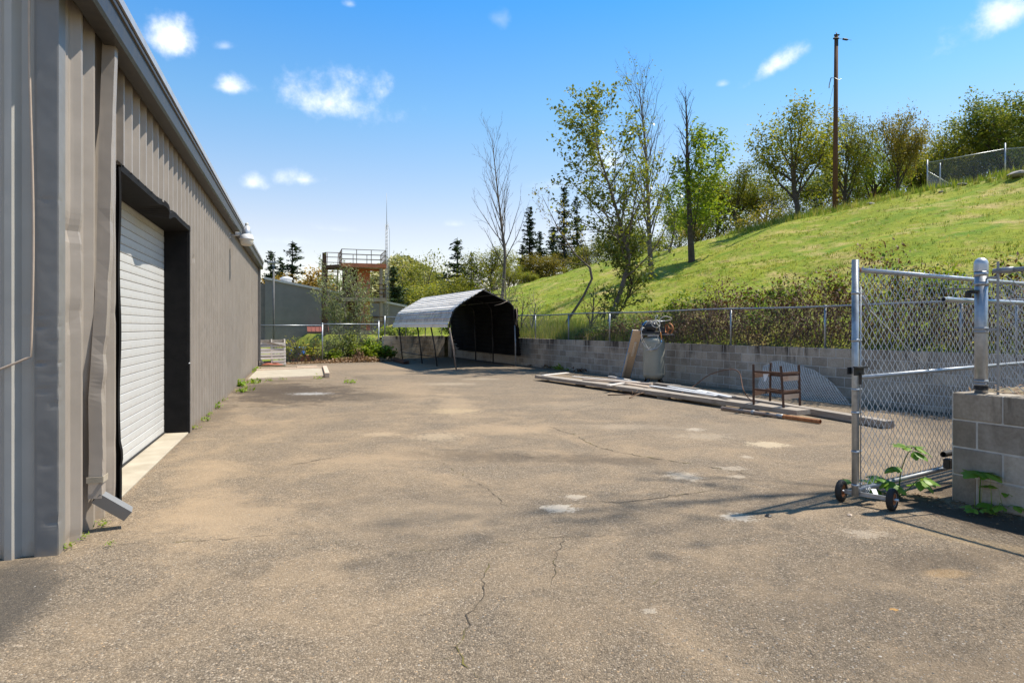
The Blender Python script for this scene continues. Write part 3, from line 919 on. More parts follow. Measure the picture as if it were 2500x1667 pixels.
# lumpy top of the raised bed
rg = random.Random(8)
n = 26
V = [PC + T @ Vector((.30 + 3.0 * i / n, -.01 - 6 * j / n, .945 + rg.uniform(0, .03) + .02 * math.sin(i) * math.cos(j * 1.3))) for j in range(n + 1) for i in range(n + 1)]
mb.add(V, [(j * (n + 1) + i, j * (n + 1) + i + 1, (j + 1) * (n + 1) + i + 1, (j + 1) * (n + 1) + i) for j in range(n) for i in range(n)])
o = mb.build('raised_ground', M['soil']); tag(o, kind='structure')

# ------------------------------------------------------------------ warehouse
BO = Vector((-3.085, 4.49, 0)); BROT = R(17.9)
WLEN, EAVE = 22.6, 3.9
wh = empty('warehouse', BO, BROT, 'long taupe ribbed steel warehouse with a white roll-up door', 'warehouse')
BX = Vector((math.cos(BROT), math.sin(BROT), 0)); BY = Vector((-math.sin(BROT), math.cos(BROT), 0))


def BW(x, y, z):
    p = BO + BX * x + BY * y
    return Vector((p.x, p.y, z))


def rib_profile(a, b, pitch=.305, off=0.0, h=.056):
    """(position, outward offset) along a ribbed steel sheet"""
    pts = [(a, 0.0)]
    k = math.floor((a - off) / pitch)
    while True:
        c = off + k * pitch
        if c > b + .1: break
        for q, dd in ((-.058, 0), (-.02, h), (.02, h), (.058, 0), (.117, 0), (.125, .004), (.137, .004), (.145, 0), (.165, 0), (.173, .004), (.185, .004), (.193, 0)):
            if a < c + q < b: pts.append((c + q, dd))
        k += 1
    pts.append((b, 0.0))
    return pts


def sheet(a, b, z0, z1, along, out, org, nz=2, dent=0.0, seed=0, off=0.0, zslant=None):
    rg = random.Random(seed)
    dents = [(rg.uniform(a, b), rg.uniform(z0, min(z1, 2.6)), rg.uniform(.04, .14), rg.uniform(.03, .09), rg.uniform(.3, 1) * dent) for _ in range(int(26 * (b - a)))] if dent else []
    pr = rib_profile(a, b, off=off)
    if dent:  # finer across so the dents show
        q = []
        for (p0, d0), (p1, d1) in zip(pr, pr[1:]):
            k = max(1, int((p1 - p0) / .02))
            q += [(p0 + (p1 - p0) * i / k, d0 + (d1 - d0) * i / k) for i in range(k)]
        pr = q + [pr[-1]]
    vs = []
    for i in range(nz):
        z = z0 + (z1 - z0) * i / (nz - 1)
        for p, dd in pr:
            w = 0
            for dp, dz, rp, rz_, am in dents:
                e = ((p - dp) / rp) ** 2 + ((z - dz) / rz_) ** 2
                if e < 4: w -= am * math.exp(-e)
            vs.append(org + along * p + out * (dd + w) + Vector((0, 0, z)))
    n = len(pr)
    fs = [(j * n + i, j * n + i + 1, (j + 1) * n + i + 1, (j + 1) * n + i) for j in range(nz - 1) for i in range(n - 1)]
    return vs, fs


Xl, Yl = Vector((1, 0, 0)), Vector((0, 1, 0))
DOOR0, DOOR1, DTOP = 1.53, 5.34, 2.97
# side wall, one part per sheet; the lap of each sheet sits a little proud
k = 0
edges = [.12, DOOR0 - .03] + [DOOR1 + .03]
while edges[-1] + .915 < WLEN: edges.append(edges[-1] + .915)
edges.append(WLEN)
mb = MB(); mb.add(*sheet(.12, DOOR0 - .03, .0, EAVE, Yl, Xl, Vector((0, 0, 0)), 90, .016, 3), smooth=False); mb.build('wall_panel', M['taupe'], wh)
a = DOOR0 - .03
while a < DOOR1 + .02:
    b = min(a + .965, DOOR1 + .03)
    mb = MB(); mb.add(*sheet(a, b, DTOP + .03, EAVE, Yl, Xl, Vector((.0015 * (k % 2), 0, 0)), 2)); mb.build('wall_panel', M['taupe'], wh)
    a = b; k += 1
for i, (a, b) in enumerate(zip(edges[2:], edges[3:])):
    dn = .007 if i < 4 else 0
    mb = MB(); mb.add(*sheet(a, b + .02, .0, EAVE, Yl, Xl, Vector((.0018 * (i % 2), 0, 0)), 60 if dn else 2, dn, 20 + i)); mb.build('wall_panel', M['taupe'], wh)
# front wall sheets (facing the road), beside the corner flange
a = -.13
i = 0
while a > -8.5:
    b = a - .915
    mb = MB(); mb.add(*sheet(b, a + (.02 if i else 0), .0, EAVE + .55, Xl, -Yl, Vector((0, .03 - .0018 * (i % 2), 0)), 50 if i == 0 else 2, .006 if i == 0 else 0, 40, off=-.28))
    mb.build('wall_panel', M['grey'], wh); a = b; i += 1
# corner trim: a wide flange on the front, a narrow one on the side, dented near the ground
rg = random.Random(4)
dent = [(rg.uniform(-.13, .0), z, rg.uniform(.03, .07), rg.uniform(.012, .035), rg.uniform(.002, .009)) for z in (1.62, 1.55, 1.44, 1.30, 1.22, 1.12, 1.02, .62, .25, .22, 2.4, 1.36)]
vs, cols_ = [], [(-.135, .06), (-.135, -.012), (-.118, -.014), (-.1, -.014), (-.08, -.014), (-.06, -.014), (-.04, -.014), (-.02, -.014), (-.004, -.014)]
NZ = 170
for i in range(NZ):
    z = -.0 + (EAVE + .25) * i / (NZ - 1)
    row = []
    for x, y in cols_:
        w = sum(am * math.exp(-((x - dx) / rx) ** 2 - abs((z - dz) / rz_) * 1.4) for dx, dz, rx, rz_, am in dent) if x > -.13 else 0
        row.append(Vector((x, y + w, z)))
    for y in (-.012, .01, .035, .06, .09, .12):
        w = sum(am * math.exp(-((y) / .05) ** 2 - abs((z - dz) / rz_) * 1.4) for dx, dz, rx, rz_, am in dent)
        row.append(Vector((.006 - w * .8, y + w * .3, z)))
    vs += row
n = len(cols_) + 6
mb = MB(); mb.add(vs, [(j * n + i, j * n + i + 1, (j + 1) * n + i + 1, (j + 1) * n + i) for j in range(NZ - 1) for i in range(n - 1)], 0, False)
mb.build('corner_trim', M['trim'], wh)
# added box inside the walls keeps daylight out
mb = MB()
mb.box((-6.3, WLEN / 2, 2.0), (12.0, WLEN - .6, 3.95))
mb.build('inner_light_block', M['dark'], wh)
mb = MB(); mb.add([(-.02, WLEN - .01, 0), (-12.4, WLEN - .01, 0), (-12.4, WLEN - .01, EAVE), (-6.2, WLEN - .01, EAVE + .52), (-.02, WLEN - .01, EAVE)], [(0, 1, 2, 3, 4)]); mb.build('end_wall', M['taupe'], wh)
mb = MB(); mb.add([(-12.41, .1, 0), (-12.41, WLEN, 0), (-12.41, WLEN, EAVE), (-12.41, .1, EAVE)], [(0, 1, 2, 3)]); mb.build('rear_wall', M['taupe'], wh)
mb = MB(); mb.box((.012, WLEN - .05, EAVE / 2), (.06, .1, EAVE)); mb.build('corner_trim', M['trim'], wh)
# roof
mb = MB()
for sx in (0, 1):
    x0, x1 = (.19, -6.2) if sx == 0 else (-6.2, -12.6)
    z0, z1 = (4.10, 4.64) if sx == 0 else (4.64, 4.10)
    vs = [(x0, -.12, z0 - .03), (x1, -.12, z1 - .03), (x1, WLEN + .12, z1 - .03), (x0, WLEN + .12, z0 - .03), (x0, -.12, z0), (x1, -.12, z1), (x1, WLEN + .12, z1), (x0, WLEN + .12, z0)]
    mb.add(vs, [(3, 2, 1, 0), (4, 5, 6, 7), (0, 1, 5, 4), (2, 3, 7, 6), (0, 4, 7, 3), (1, 2, 6, 5)])
mb.build('roof', M['roofedge'], wh)
# eave gutter: box section with a rolled lip, and the pale drip edge above it
y0, y1 = -.10, WLEN + .10
prof = [(.03, 4.055), (.03, 3.86), (.075, 3.80), (.20, 3.80), (.215, 3.83), (.215, 3.985), (.232, 3.99), (.232, 4.02), (.205, 4.025), (.205, 3.85), (.08, 3.83), (.045, 3.88), (.045, 4.055)]
mb = MB()
vs = [(x, y0, z) for x, z in prof] + [(x, y1, z) for x, z in prof]
n = len(prof)
mb.add(vs, [(i, (i + 1) % n, n + (i + 1) % n, n + i) for i in range(n)] + [tuple(range(n))[::-1], tuple(range(n, 2 * n))])
gut = mb.build('gutter', M['fascia'], wh)
mb = MB(); mb.add([(.225, y0 - .02, 4.045), (.245, y0 - .02, 4.045), (.245, y0 - .02, 4.115), (.10, y0 - .02, 4.118), (.225, y1 + .02, 4.045), (.245, y1 + .02, 4.045), (.245, y1 + .02, 4.115), (.10, y1 + .02, 4.118)],
                  [(0, 1, 2, 3), (7, 6, 5, 4), (0, 4, 5, 1), (1, 5, 6, 2), (2, 6, 7, 3), (3, 7, 4, 0)])
mb.build('drip_edge', M['roofedge'], wh)
mb = MB(); mb.box((.012, WLEN / 2, EAVE + .06), (.03, WLEN, .13)); mb.build('eave_closure', M['dark'], wh)
# door opening
mb = MB(); mb.box((-.145, DOOR1 + .024, DTOP / 2), (.335, .045, DTOP), bev=.004); mb.box((.031, DOOR1 + .055, DTOP / 2 + .02), (.022, .10, DTOP + .06), bev=.004); mb.build('door_jamb', M['black'], wh)
mb = MB()
rg = random.Random(6)
n = 40
for i in range(n):  # bent flange on the near side
    z0_, z1_ = DTOP * i / n, DTOP * (i + 1) / n
    f = lambda z: .032 + .006 * math.sin(z * 5.3) + (.012 if .35 < z < .5 else 0) + (.018 * max(0, .5 - z))
    mb.add([(-.27, DOOR0 - .02, z0_), (f(z0_), DOOR0 - .02, z0_), (f(z1_), DOOR0 - .02, z1_), (-.27, DOOR0 - .02, z1_),
            (f(z0_) + .012, DOOR0 - .07, z0_), (f(z1_) + .012, DOOR0 - .07, z1_), (f(z0_), DOOR0 - .09, z0_), (f(z1_), DOOR0 - .09, z1_)], [(0, 1, 2, 3), (1, 4, 5, 2), (4, 6, 7, 5)])
mb.build('door_jamb', M['black'], wh)
mb = MB()
n = 60
for i in range(n):  # header flange, buckled two thirds of the way along
    ya, yb = DOOR0 - .07 + (DOOR1 - DOOR0 + .17) * i / n, DOOR0 - .07 + (DOOR1 - DOOR0 + .17) * (i + 1) / n
    g = lambda y:   .045 + .04 * math.exp(-((y - 3.55) / .12) ** 2) + .015 * math.exp(-((y - 4.1) / .3) ** 2)
    q = lambda y: DTOP - .07 * math.exp(-((y - 3.75) / .2) ** 2) + .03 * math.exp(-((y - 3.4) / .15) ** 2)
    mb.add([(-.27, ya, DTOP - .06), (-.27, yb, DTOP - .06), (g(yb), yb, q(yb) - .03), (g(ya), ya, q(ya) - .03), (g(ya), ya, q(ya) + .035), (g(yb), yb, q(yb) + .035), (.005, yb, DTOP + .07), (.005, ya, DTOP + .07)],
           [(0, 1, 2, 3), (3, 2, 5, 4), (4, 5, 6, 7)])
mb.build('door_header', M['black'], wh)
dr = MB(); dr.box((-.335, (DOOR0 + DOOR1) / 2, 1.56), (.03, DOOR1 - DOOR0 + .3, 3.12)); door = dr.build('rolling_door', M['white'], wh)
SL = .097
me = None
for i in range(31):
    if me is None:
        mb = MB(); L_ = DOOR1 - DOOR0 + .24
        pf = [(-.012, 0), (-.001, .003), (.003, .007), (.003, SL - .007), (-.001, SL - .003), (-.012, SL - .001)]
        vs = [(x, -L_ / 2, z) for x, z in pf] + [(x, L_ / 2, z) for x, z in pf]
        mb.add(vs, [(j, j + 1, 7 + j, 6 + j) for j in range(5)] + [(0, 1, 2, 3, 4, 5), (11, 10, 9, 8, 7, 6), (0, 6, 11, 5)])
        so = mb.build('slat', M['white'], door); me = so.data
    else:
        so = link('slat', me, door)
    so.location = (-.29 + .001 * math.sin(i * 2.1), (DOOR0 + DOOR1) / 2, .03 + SL * i)
mb = MB(); mb.box((-.286, (DOOR0 + DOOR1) / 2, .024), (.03, DOOR1 - DOOR0 + .2, .03)); mb.build('door_seal', M['rubber'], door)
mb = MB(); mb.box((-.15, (DOOR0 + DOOR1) / 2, .006), (.36, DOOR1 - DOOR0 + .02, .02), bev=.004); mb.build('threshold', M['conc'], wh)
# downspout, leaning, kicked out at the bottom
mb = MB()
cl = [(.105, .86, 3.82), (.10, .78, 3.0), (.11, .68, 2.0), (.095, .60, 1.3), (.085, .57, 1.0), (.10, .53, .55), (.10, .50, .26)]
rg = random.Random(11)
vs = []
NN = 60
for i in range(NN):
    t = i / (NN - 1) * (len(cl) - 1); k_ = min(int(t), len(cl) - 2); fr = t - k_
    c = Vector(cl[k_]).lerp(Vector(cl[k_ + 1]), fr)
    w = .05; pinch = .017 * (math.exp(-((c.z - 1.35) / .08) ** 2) + .7 * math.exp(-((c.z - 1.06) / .07) ** 2) + .5 * math.exp(-((c.z - 1.9) / .12) ** 2) + .4 * math.exp(-((c.z - 2.35) / .06) ** 2))
    jx = rg.uniform(-.002, .002)
    vs += [c + Vector((-.045, -w, 0)), c + Vector((.045 - pinch + jx, -w + pinch * .6, 0)), c + Vector((.05 - pinch * 1.6, 0, 0)), c + Vector((.045 - pinch, w - pinch * .3, 0)), c + Vector((-.045, w, 0))]
mb.add(vs, [(j * 5 + i, j * 5 + (i + 1) % 5, (j + 1) * 5 + (i + 1) % 5, (j + 1) * 5 + i) for j in range(NN - 1) for i in range(5)])
dsp = mb.build('downspout', M['taupe'], wh)
mb = MB()
p0, p1 = Vector((.10, .50, .27)), Vector((.30, .56, .10))
mb.beam(p0, p1, .10, .085, up=(1, 0, .9)); mb.build('elbow', M['trim'], dsp)
mb = MB(); mb.box((.155, .515, .40), (.006, .13, .045)); mb.box((.10, .448, .40), (.11, .006, .045)); mb.build('bracket', M['conc'], dsp)
# far downspout at the other corner
mb = MB(); mb.beam((.10, WLEN - .35, 3.8), (.10, WLEN - .35, .25), .09, .09); mb.beam((.10, WLEN - .35, .27), (.28, WLEN - .30, .06), .09, .08); mb.build('downspout', M['trim'], wh)
# two small plates and screw heads on the wall
for y, z, h in ((19.2, 1.75, .22), (19.9, .98, .16), (13.2, 3.05, .03), (13.5, 3.0, .03)):
    mb = MB(); mb.box((.04, y, z), (.012, .1, h)); mb.build('vent_plate', M['dark'], wh)
mb = MB(); mb.box((.046, DOOR1 + .0, 1.02), (.006, .10, .012)); mb.build('latch_strip', M['whitep'], wh)
mb = MB()
for z in (.35, 1.25, 2.25, 3.2):
    for i in range(34):
        y = (.3 + .305 * i) if i < 4 else DOOR1 + .2 + .305 * (i - 4)
        mb.lathe([(0, .007), (.009, .006), (.012, 0)], 6, M=Matrix.Translation((.0045, y + .06, z)) @ Matrix.Rotation(R(90), 4, 'Y'))
o = mb.build('screw', M['dark'], wh); tag(o, kind='stuff')

# cable hanging down the front wall
mb = MB()
pts = [BW(-.142 - .012 * math.sin(z * 2.2), -.045, z) for z in np.linspace(4.35, 1.35, 26)]
pts += [BW(-.142 - t * .75, -.05 - .01 * t, 1.35 - .20 * math.sin(min(1, t * 1.15) * math.pi / 2) ** 1.0) for t in np.linspace(.04, 1.4, 20)]
mb.tube(pts, .0075, 6)
o = mb.build('cable', M['cable']); tag(o, 'tan cable hanging down the front of the warehouse and curving away near the ground', 'cable')
mb = MB()
pts = [BW(-.02 - .085 * math.cos(t) - .05, -.08 - .02 * math.sin(t), 3.93 + .17 * math.sin(t)) for t in np.linspace(R(150), R(395), 26)]
mb.tube(pts, .0065, 6)
o = mb.build('cable', M['palecable']); tag(o, 'pale loop of cable at the top of the warehouse corner', 'cable')
# yard light on the wall
lamp = empty('wall_lamp', BW(.03, 11.2, 3.66), BROT, 'round white yard light on a bracket high on the warehouse wall', 'lamp')
mb = MB(); mb.tube([(0, 0, -.02), (.15, 0, -.01), (.30, 0, .0)], .02, 8); mb.box((.01, 0, -.02), (.03, .1, .12)); mb.box((.19, 0, .03), (.12, .07, .06), bev=.01); mb.build('bracket', M['alum'], lamp)
TL = Matrix.Translation((.38, 0, 0))
mb = MB(); mb.lathe([(0, .235), (.035, .235), (.05, .195), (.085, .19), (.10, .06), (.105, .0)], 20, M=TL); mb.build('housing', M['alum'], lamp)
mb = MB(); mb.lathe([(.10, .02), (.13, 0), (.155, -.085), (.157, -.10), (.14, -.10)], 24, M=TL); mb.build('collar', M['whitep'], lamp)
mb = MB(); mb.lathe([(.148, -.10), (.142, -.15), (.118, -.225), (.10, -.24), (0, -.245)], 24, M=TL); mb.build('lens', M['lampglass'], lamp)
mb = MB(); mb.lathe([(.03, .235), (.04, .245), (.04, .275), (0, .28)], 12, M=TL); mb.build('photocell', M['lampglass'], lamp)

# ------------------------------------------------------------------ far grey building
GB = Vector((-18.7, 50.0, 0)); GROT = R(17.9)
gb = empty('workshop', GB, GROT, 'dark grey stucco building with a sloping white roof edge beyond the fence', 'building')
GW, GA, GE = 10.6, 5.15, 3.15     # width, left height, right height
mb = MB()
mb.add([(0, 0, -1), (GW, 0, -1), (GW, 0, GE), (0, 0, GA), (0, 22, -1), (GW, 22, -1), (GW, 22, GE), (0, 22, GA)],
       [(0, 1, 2, 3), (1, 5, 6, 2), (5, 4, 7, 6), (4, 0, 3, 7), (3, 2, 6, 7)])
mb.build('wall', M['stucco'], gb)
mb = MB(); mb.box((-3.2, 4.0, 1.9), (6.39, 6, 5.9)); mb.build('side_wing', M['stucco'], gb)
mb = MB(); mb.add([(-.06, -.12, GA - .02), (GW + .15, -.12, GE - .06), (GW + .15, -.12, GE + .1), (-.06, -.12, GA + .15), (-.06, 22, GA - .02), (GW + .15, 22, GE - .06), (GW + .15, 22, GE + .1), (-.06, 22, GA + .15)],
                  [(0, 1, 2, 3), (1, 5, 6, 2), (5, 4, 7, 6), (4, 0, 3, 7), (3, 2, 6, 7), (0, 4, 5, 1)])
rf = mb.build('roof', M['roofedge'], gb)
mb = MB(); mb.lathe([(.42, -.2), (.42, .32), (.5, .34), (.46, .45), (.2, .55), (0, .57)], 18, M=Matrix.Translation((1.5, 1.4, GA - .25))); mb.build('roof_vent', M['whitep'], rf)
# red metal awning over a dark door
aw = MB()
ax0, ax1 = 3.05, 4.6
aw.add([(ax0, 0.0, 1.55), (ax1, 0.0, 1.55), (ax1, -1.15, 1.18), (ax0, -1.15, 1.18), (ax0, 0, 1.50), (ax1, 0, 1.50), (ax1, -1.15, 1.10), (ax0, -1.15, 1.10)],
       [(0, 3, 2, 1), (4, 5, 6, 7), (3, 7, 6, 2), (0, 4, 7, 3), (1, 2, 6, 5)])
awn = aw.build('awning', M['awning'], gb)
for i in range(6):
    mb = MB(); x = ax0 + (ax1 - ax0) * i / 5
    mb.beam((x, -.01, 1.57), (x, -1.15, 1.20), .03, .04); mb.build('seam', M['awning'], awn)
mb = MB(); mb.box((3.85, -.02, .1), (1.0, .06, 2.2)); mb.build('door', M['stucco'], gb)
mb = MB(); mb.box((8.2, -.03, 2.3), (.5, .08, .12)); mb.box((7.95, -.15, 2.28), (.12, .3, .16)); mb.build('floodlight', M['dark'], gb)
mb = MB(); mb.box((4.85, -.05, .45), (.12, .1, .16)); mb.build('outlet_box', M['whitep'], gb)
# low loading ledge at the right end
mb = MB(); mb.box((8.6, -1.2, 1.05), (3.2, .5, .14)); mb.build('ledge', M['whitep'], gb)
# ------------------------------------------------------------------ chain link
def chain_soup(P0, P1, z0, z1, w=.066, r=.0021, z0b=None, z1b=None, barb=False, sides=3):
    """woven wires between two ground points; heights may differ at the second end"""
    P0, P1 = Vector(P0), Vector(P1)
    L = (P1 - P0).length
    d = (P1 - P0) / L
    nrm = Vector((d.y, -d.x, 0))
    H = z1 - z0
    K = max(2, int(round(H / (w / 2)))) + 1
    I = max(1, int(L / (w / 2)))
    sp = L / I
    i = np.arange(I)[:, None]; k = np.arange(K)[None, :]
    col = i + (i + k) % 2
    y = np.minimum(col * sp, L)
    off = np.where((i + k) % 2 == 0, 1.0, -1.0) * r * 1.1
    t = k / (K - 1) + 0 * i
    fr = y / L
    za = z0 + ((z0b if z0b is not None else z0) - z0) * fr
    zb = z1 + ((z1b if z1b is not None else z1) - z1) * fr
    z = za + (zb - za) * t
    C = np.stack([P0.x + d.x * y + nrm.x * off, P0.y + d.y * y + nrm.y * off, z], -1)   # I,K,3
    if barb:  # twisted ends stand above the rail
        extra = C[:, -1:, :] + np.array([0, 0, .035]) + .006 * np.array([d.x, d.y, 0]) * np.where(i % 2 == 0, 1, -1)[:, :, None]
        C = np.concatenate([C, extra], 1); K += 1
    ang = np.arange(sides) * 2 * math.pi / sides + .5
    O = np.outer(np.cos(ang), [d.x, d.y, 0]) * r + np.outer(np.sin(ang), [nrm.x, nrm.y, .0]) * r + np.outer(np.cos(ang), [0, 0, .5]) * r
    V = (C[:, :, None, :] + O[None, None]).reshape(-1, 3)
    b = (np.arange(I)[:, None, None] * K + np.arange(K - 1)[None, :, None]) * sides
    j = np.arange(sides)[None, None, :]; jj = (j + 1) % sides
    Fq = np.stack([b + j, b + jj, b + sides + jj, b + sides + j], -1).reshape(-1, 4)
    return Soup().add(V, Fq)


def mesh_part(soup, mat, parent, name='chain_link'):
    o = soup.build(name, mat, parent, smooth=True)
    return tag(o, kind='stuff')


# fence on top of the long wall
f1 = empty('chain_link_fence', WF(.1, 0, WTOP), 0, 'grey chain link fence on top of the long block wall, overgrown by brambles', 'fence')
def loc(p): return Vector(p) - f1.location
v0, v1 = -19, 8.3
RZ = 1.99
mesh_part(chain_soup(loc(WF(.1, v0, 0)), loc(WF(.1, v1, 0)), .02, RZ - WTOP, r=.0024), M['wireold'], f1)
mb = MB(); mb.tube([loc(WF(.1, v, RZ + .012 * math.sin(v * 1.1))) for v in np.linspace(v0, v1, 60)], .021, 8); mb.build('top_rail', M['galvold'], f1)
px_posts = [1387, 1487, 1306, 1783, 2013, 2345, 2480]
for px in px_posts:
    k = (px - CX) / F   # position along the wall where the photograph shows a post
    c = WF(.1, 0)
    v = (k * c.y - c.x) / (WA.x - k * WA.y)
    mb = MB(); mb.tube([loc(WF(.12, v, WTOP - .05)), loc(WF(.12, v, RZ - .01))], .026, 10); mb.tube([loc(WF(.12, v, RZ - .03)), loc(WF(.12, v, RZ + .02))], .031, 10)
    mb.build('post', M['galv'], f1)
# fence on the short wall behind the carport
dB = (CL - CB).normalized()
f2 = empty('chain_link_fence', (CL.x, CL.y, WTOP), 0, 'short chain link fence on the block wall behind the carport', 'fence')
q0, q1 = CL - dB * .12, CB + dB * .3
off = Vector((-dB.y, dB.x, 0)) * -.1
mesh_part(chain_soup(q0 + off - f2.location, q1 + off - f2.location, WTOP + .02 - WTOP + WTOP * 0, .93, r=.0026), M['wireold'], f2)
for o in f2.children: o.location.z = WTOP - WTOP
mb = MB(); a_, b_ = q0 + off - f2.location, q1 + off - f2.location; a_.z = b_.z = .92; mb.tube([a_, b_], .024, 8); mb.build('top_rail', M['galv'], f2)
for fr in (0, .36, .7, 1):
    p = q0.lerp(q1, fr) + off - f2.location
    mb = MB(); mb.tube([(p.x, p.y, -.04), (p.x, p.y, .97 if fr == 0 else .91)], .034 if fr == 0 else .026, 10); mb.build('post', M['galv'], f2)
for o in f2.children:
    if o.name.startswith('chain_link'): o.location.z = 0
# fence across the end of the yard
E0, E1, E2 = Vector((-10.55, 27.3, 0)), Vector((-8.33, 29.0, 0)), Vector((-6.33, 31.35, 0))
f3 = empty('chain_link_fence', E0, 0, 'chain link fence closing the far end of the yard behind pallet and bushes', 'fence')
for p, q, h in ((E0, E1, 1.6), (E1, E2, 1.66)):
    mesh_part(chain_soup(p - E0, q - E0, .03, h, r=.0026), M['wireold'], f3)
    a_, b_ = p - E0, q - E0; a_.z = b_.z = h
    mb = MB(); mb.tube([a_, b_], .022, 8); mb.build('top_rail', M['galv'], f3)
for p, h in ((E0, 1.66), (E1, 1.66), (E2, 1.78)):
    a_ = p - E0; b_ = a_ + Vector((0, 0, h))
    mb = MB(); mb.tube([a_, b_], .031, 10); mb.lathe([(.036, 0), (.036, .03), (.02, .05), (0, .055)], 10, M=Matrix.Translation(b_)); mb.build('post', M['galv'], f3)
# fence high on the hill
hp0, hp1 = A(2264, 452, 47), A(2454, 412, 44.5)
hp0.z, hp1.z = hz(hp0.x, hp0.y), hz(hp1.x, hp1.y)
f4 = empty('chain_link_fence', hp0, 0, 'bright new chain link fence high on the hill before the trees', 'fence')
hp2 = hp1 + (hp1 - hp0) * .9; hp2.z = hz(hp2.x, hp2.y)
top0 = H_CAM + (HY - 381) / F * 47 - .0
h4 = 1.95
for p, q in ((hp0, hp1), (hp1, hp2)):
    mesh_part(chain_soup(p - hp0 - Vector((0, 0, p.z - hp0.z)), q - hp0 - Vector((0, 0, q.z - hp0.z)), p.z - hp0.z, p.z - hp0.z + h4, z0b=q.z - hp0.z, z1b=q.z - hp0.z + h4, w=.1, r=.0032), M['wire'], f4)
    mb = MB(); mb.tube([p - hp0 + Vector((0, 0, h4)), q - hp0 + Vector((0, 0, h4))], .03, 6); mb.build('top_rail', M['galv'], f4)
bk = hp0 + Vector((5.0, 3.0, 0)); bk.z = hz(bk.x, bk.y) - .6
p0s = hp0 + (hp1 - hp0) * .17
for p, h in ((hp0, 2.15), (p0s + Vector((0, 0, hz(p0s.x, p0s.y) - p0s.z)), 1.75), (hp1, 2.35), (hp2, 2.2)):
    mb = MB(); mb.tube([p - hp0 - Vector((0, 0, .2)), p - hp0 + Vector((0, 0, h))], .05, 8); mb.build('post', M['galv'], f4)
mesh_part(chain_soup(Vector((0, 0, 0)), Vector((bk.x - hp0.x, bk.y - hp0.y, 0)), 0, 1.3, z0b=bk.z - hp0.z, z1b=bk.z - hp0.z + .7, w=.1, r=.0032), M['wire'], f4)
mb = MB(); mb.tube([(0, 0, 1.35), bk - hp0 + Vector((0, 0, .7))], .03, 6); mb.build('brace_rail', M['galv'], f4)

# fence along the raised bed beside the gate
PT = Matrix.Rotation(PANG, 3, 'Z')
pp = PC + PT @ Vector((.12, -.18, .972))
f5 = empty('chain_link_fence', pp, PANG, 'near chain link fence on the raised block wall, with a thick domed end post', 'fence')
mesh_part(chain_soup((.0, -.16, 0), (.0, -4.5, 0), .02, 1.05, r=.0031, w=.095), M['wire'], f5)
mb = MB(); mb.tube([(0, -.10, 1.055), (0, -4.5, 1.06)], .021, 10); mb.tube([(0, -.15, 1.055), (0, -.26, 1.055)], .027, 10); mb.build('top_rail', M['galvold'], f5)
mb = MB(); mb.tube([(0, 0, -.02), (0, 0, 1.10)], .05, 20)
for z in (1.035, .95): mb.tube([(0, 0, z - .018), (0, 0, z + .018)], .0535, 20)
post = mb.build('end_post', M['galv'], f5)
mb = MB(); mb.lathe([(.056, -.06), (.056, 0), (.053, .022), (.04, .045), (.02, .058), (0, .06)], 20, M=Matrix.Translation((0, 0, 1.12))); mb.build('post_cap', M['alum'], post)
mb = MB()
for z in (.56, .53, .10, .075): mb.tube([(0, 0, z - .012), (0, 0, z + .012)], .054, 20)
for z in (.55, .088, 1.0): mb.box((.0, -.085, z), (.012, .085, .022)); mb.tube([(-.02, -.12, z), (.02, -.12, z)], .008, 6)
mb.build('tension_band', M['galvold'], post)
mb = MB()
for k_ in range(9): mb.tube([(.0535 * math.cos(t), .0535 * math.sin(t), .03 + .004 * k_ + .003 * math.sin(t + k_)) for t in np.linspace(0, 2 * math.pi, 14)], .002, 4)
mb.build('tie_wire', M['dark'], post)
mb = MB(); mb.box((0, -.135, .56), (.006, .02, 1.15)); mb.build('tension_bar', M['galvold'], f5)
mb = MB(); mb.box((-.115, .04, .855), (.07, .02, .06), bev=.004); mb.box((-.08, .02, .885), (.06, .07, .02)); mb.tube([(-.15, .03, .87), (.06, -.02, .875)], .008, 6); mb.build('latch', M['dark'], post)
# two loose pipes behind the wall end
gdir = Vector((.8387, .5446, 0))
pr_ = empty('gate_guide', A(2303, 797, 6.22) - Vector((0, 0, H_CAM)), math.atan2(gdir.y, gdir.x), 'open ended grey pipes sticking out from behind the block wall end', 'pipe')
zc = lambda y, Y: H_CAM - (y - HY) / F * Y
z1_, z2_ = zc(731, 6.22), zc(1109, 6.22)
mb = MB(); mb.pipe((0, 0, z1_), (3.2, 0, z1_ - .0), .024, .019, 14); mb.tube([(.04, 0, z1_), (.16, 0, z1_)], .027, 14, caps=False); mb.build('pipe', M['galv'], pr_)
mb = MB(); mb.pipe((0, .0, z2_), (3.2, 0, z2_), .028, .022, 14); mb.build('pipe', M['dark'], pr_)
mb = MB(); mb.tube([(.02, 0, z1_ + .03), (.02, 0, z1_ + .09), (.06, 0, z1_ + .10), (.62, -.05, z1_ + .12)], .006, 6); mb.build('rod', M['dark'], pr_)
mb = MB(); mb.box((.12, .01, z2_ - .1), (.08, .06, .09), bev=.005); mb.build('lower_bracket', M['dark'], pr_); mb = MB(); mb.box((3.1, .0, 1.0), (.06, .06, 2.0)); mb.build('upright', M['dark'], pr_)

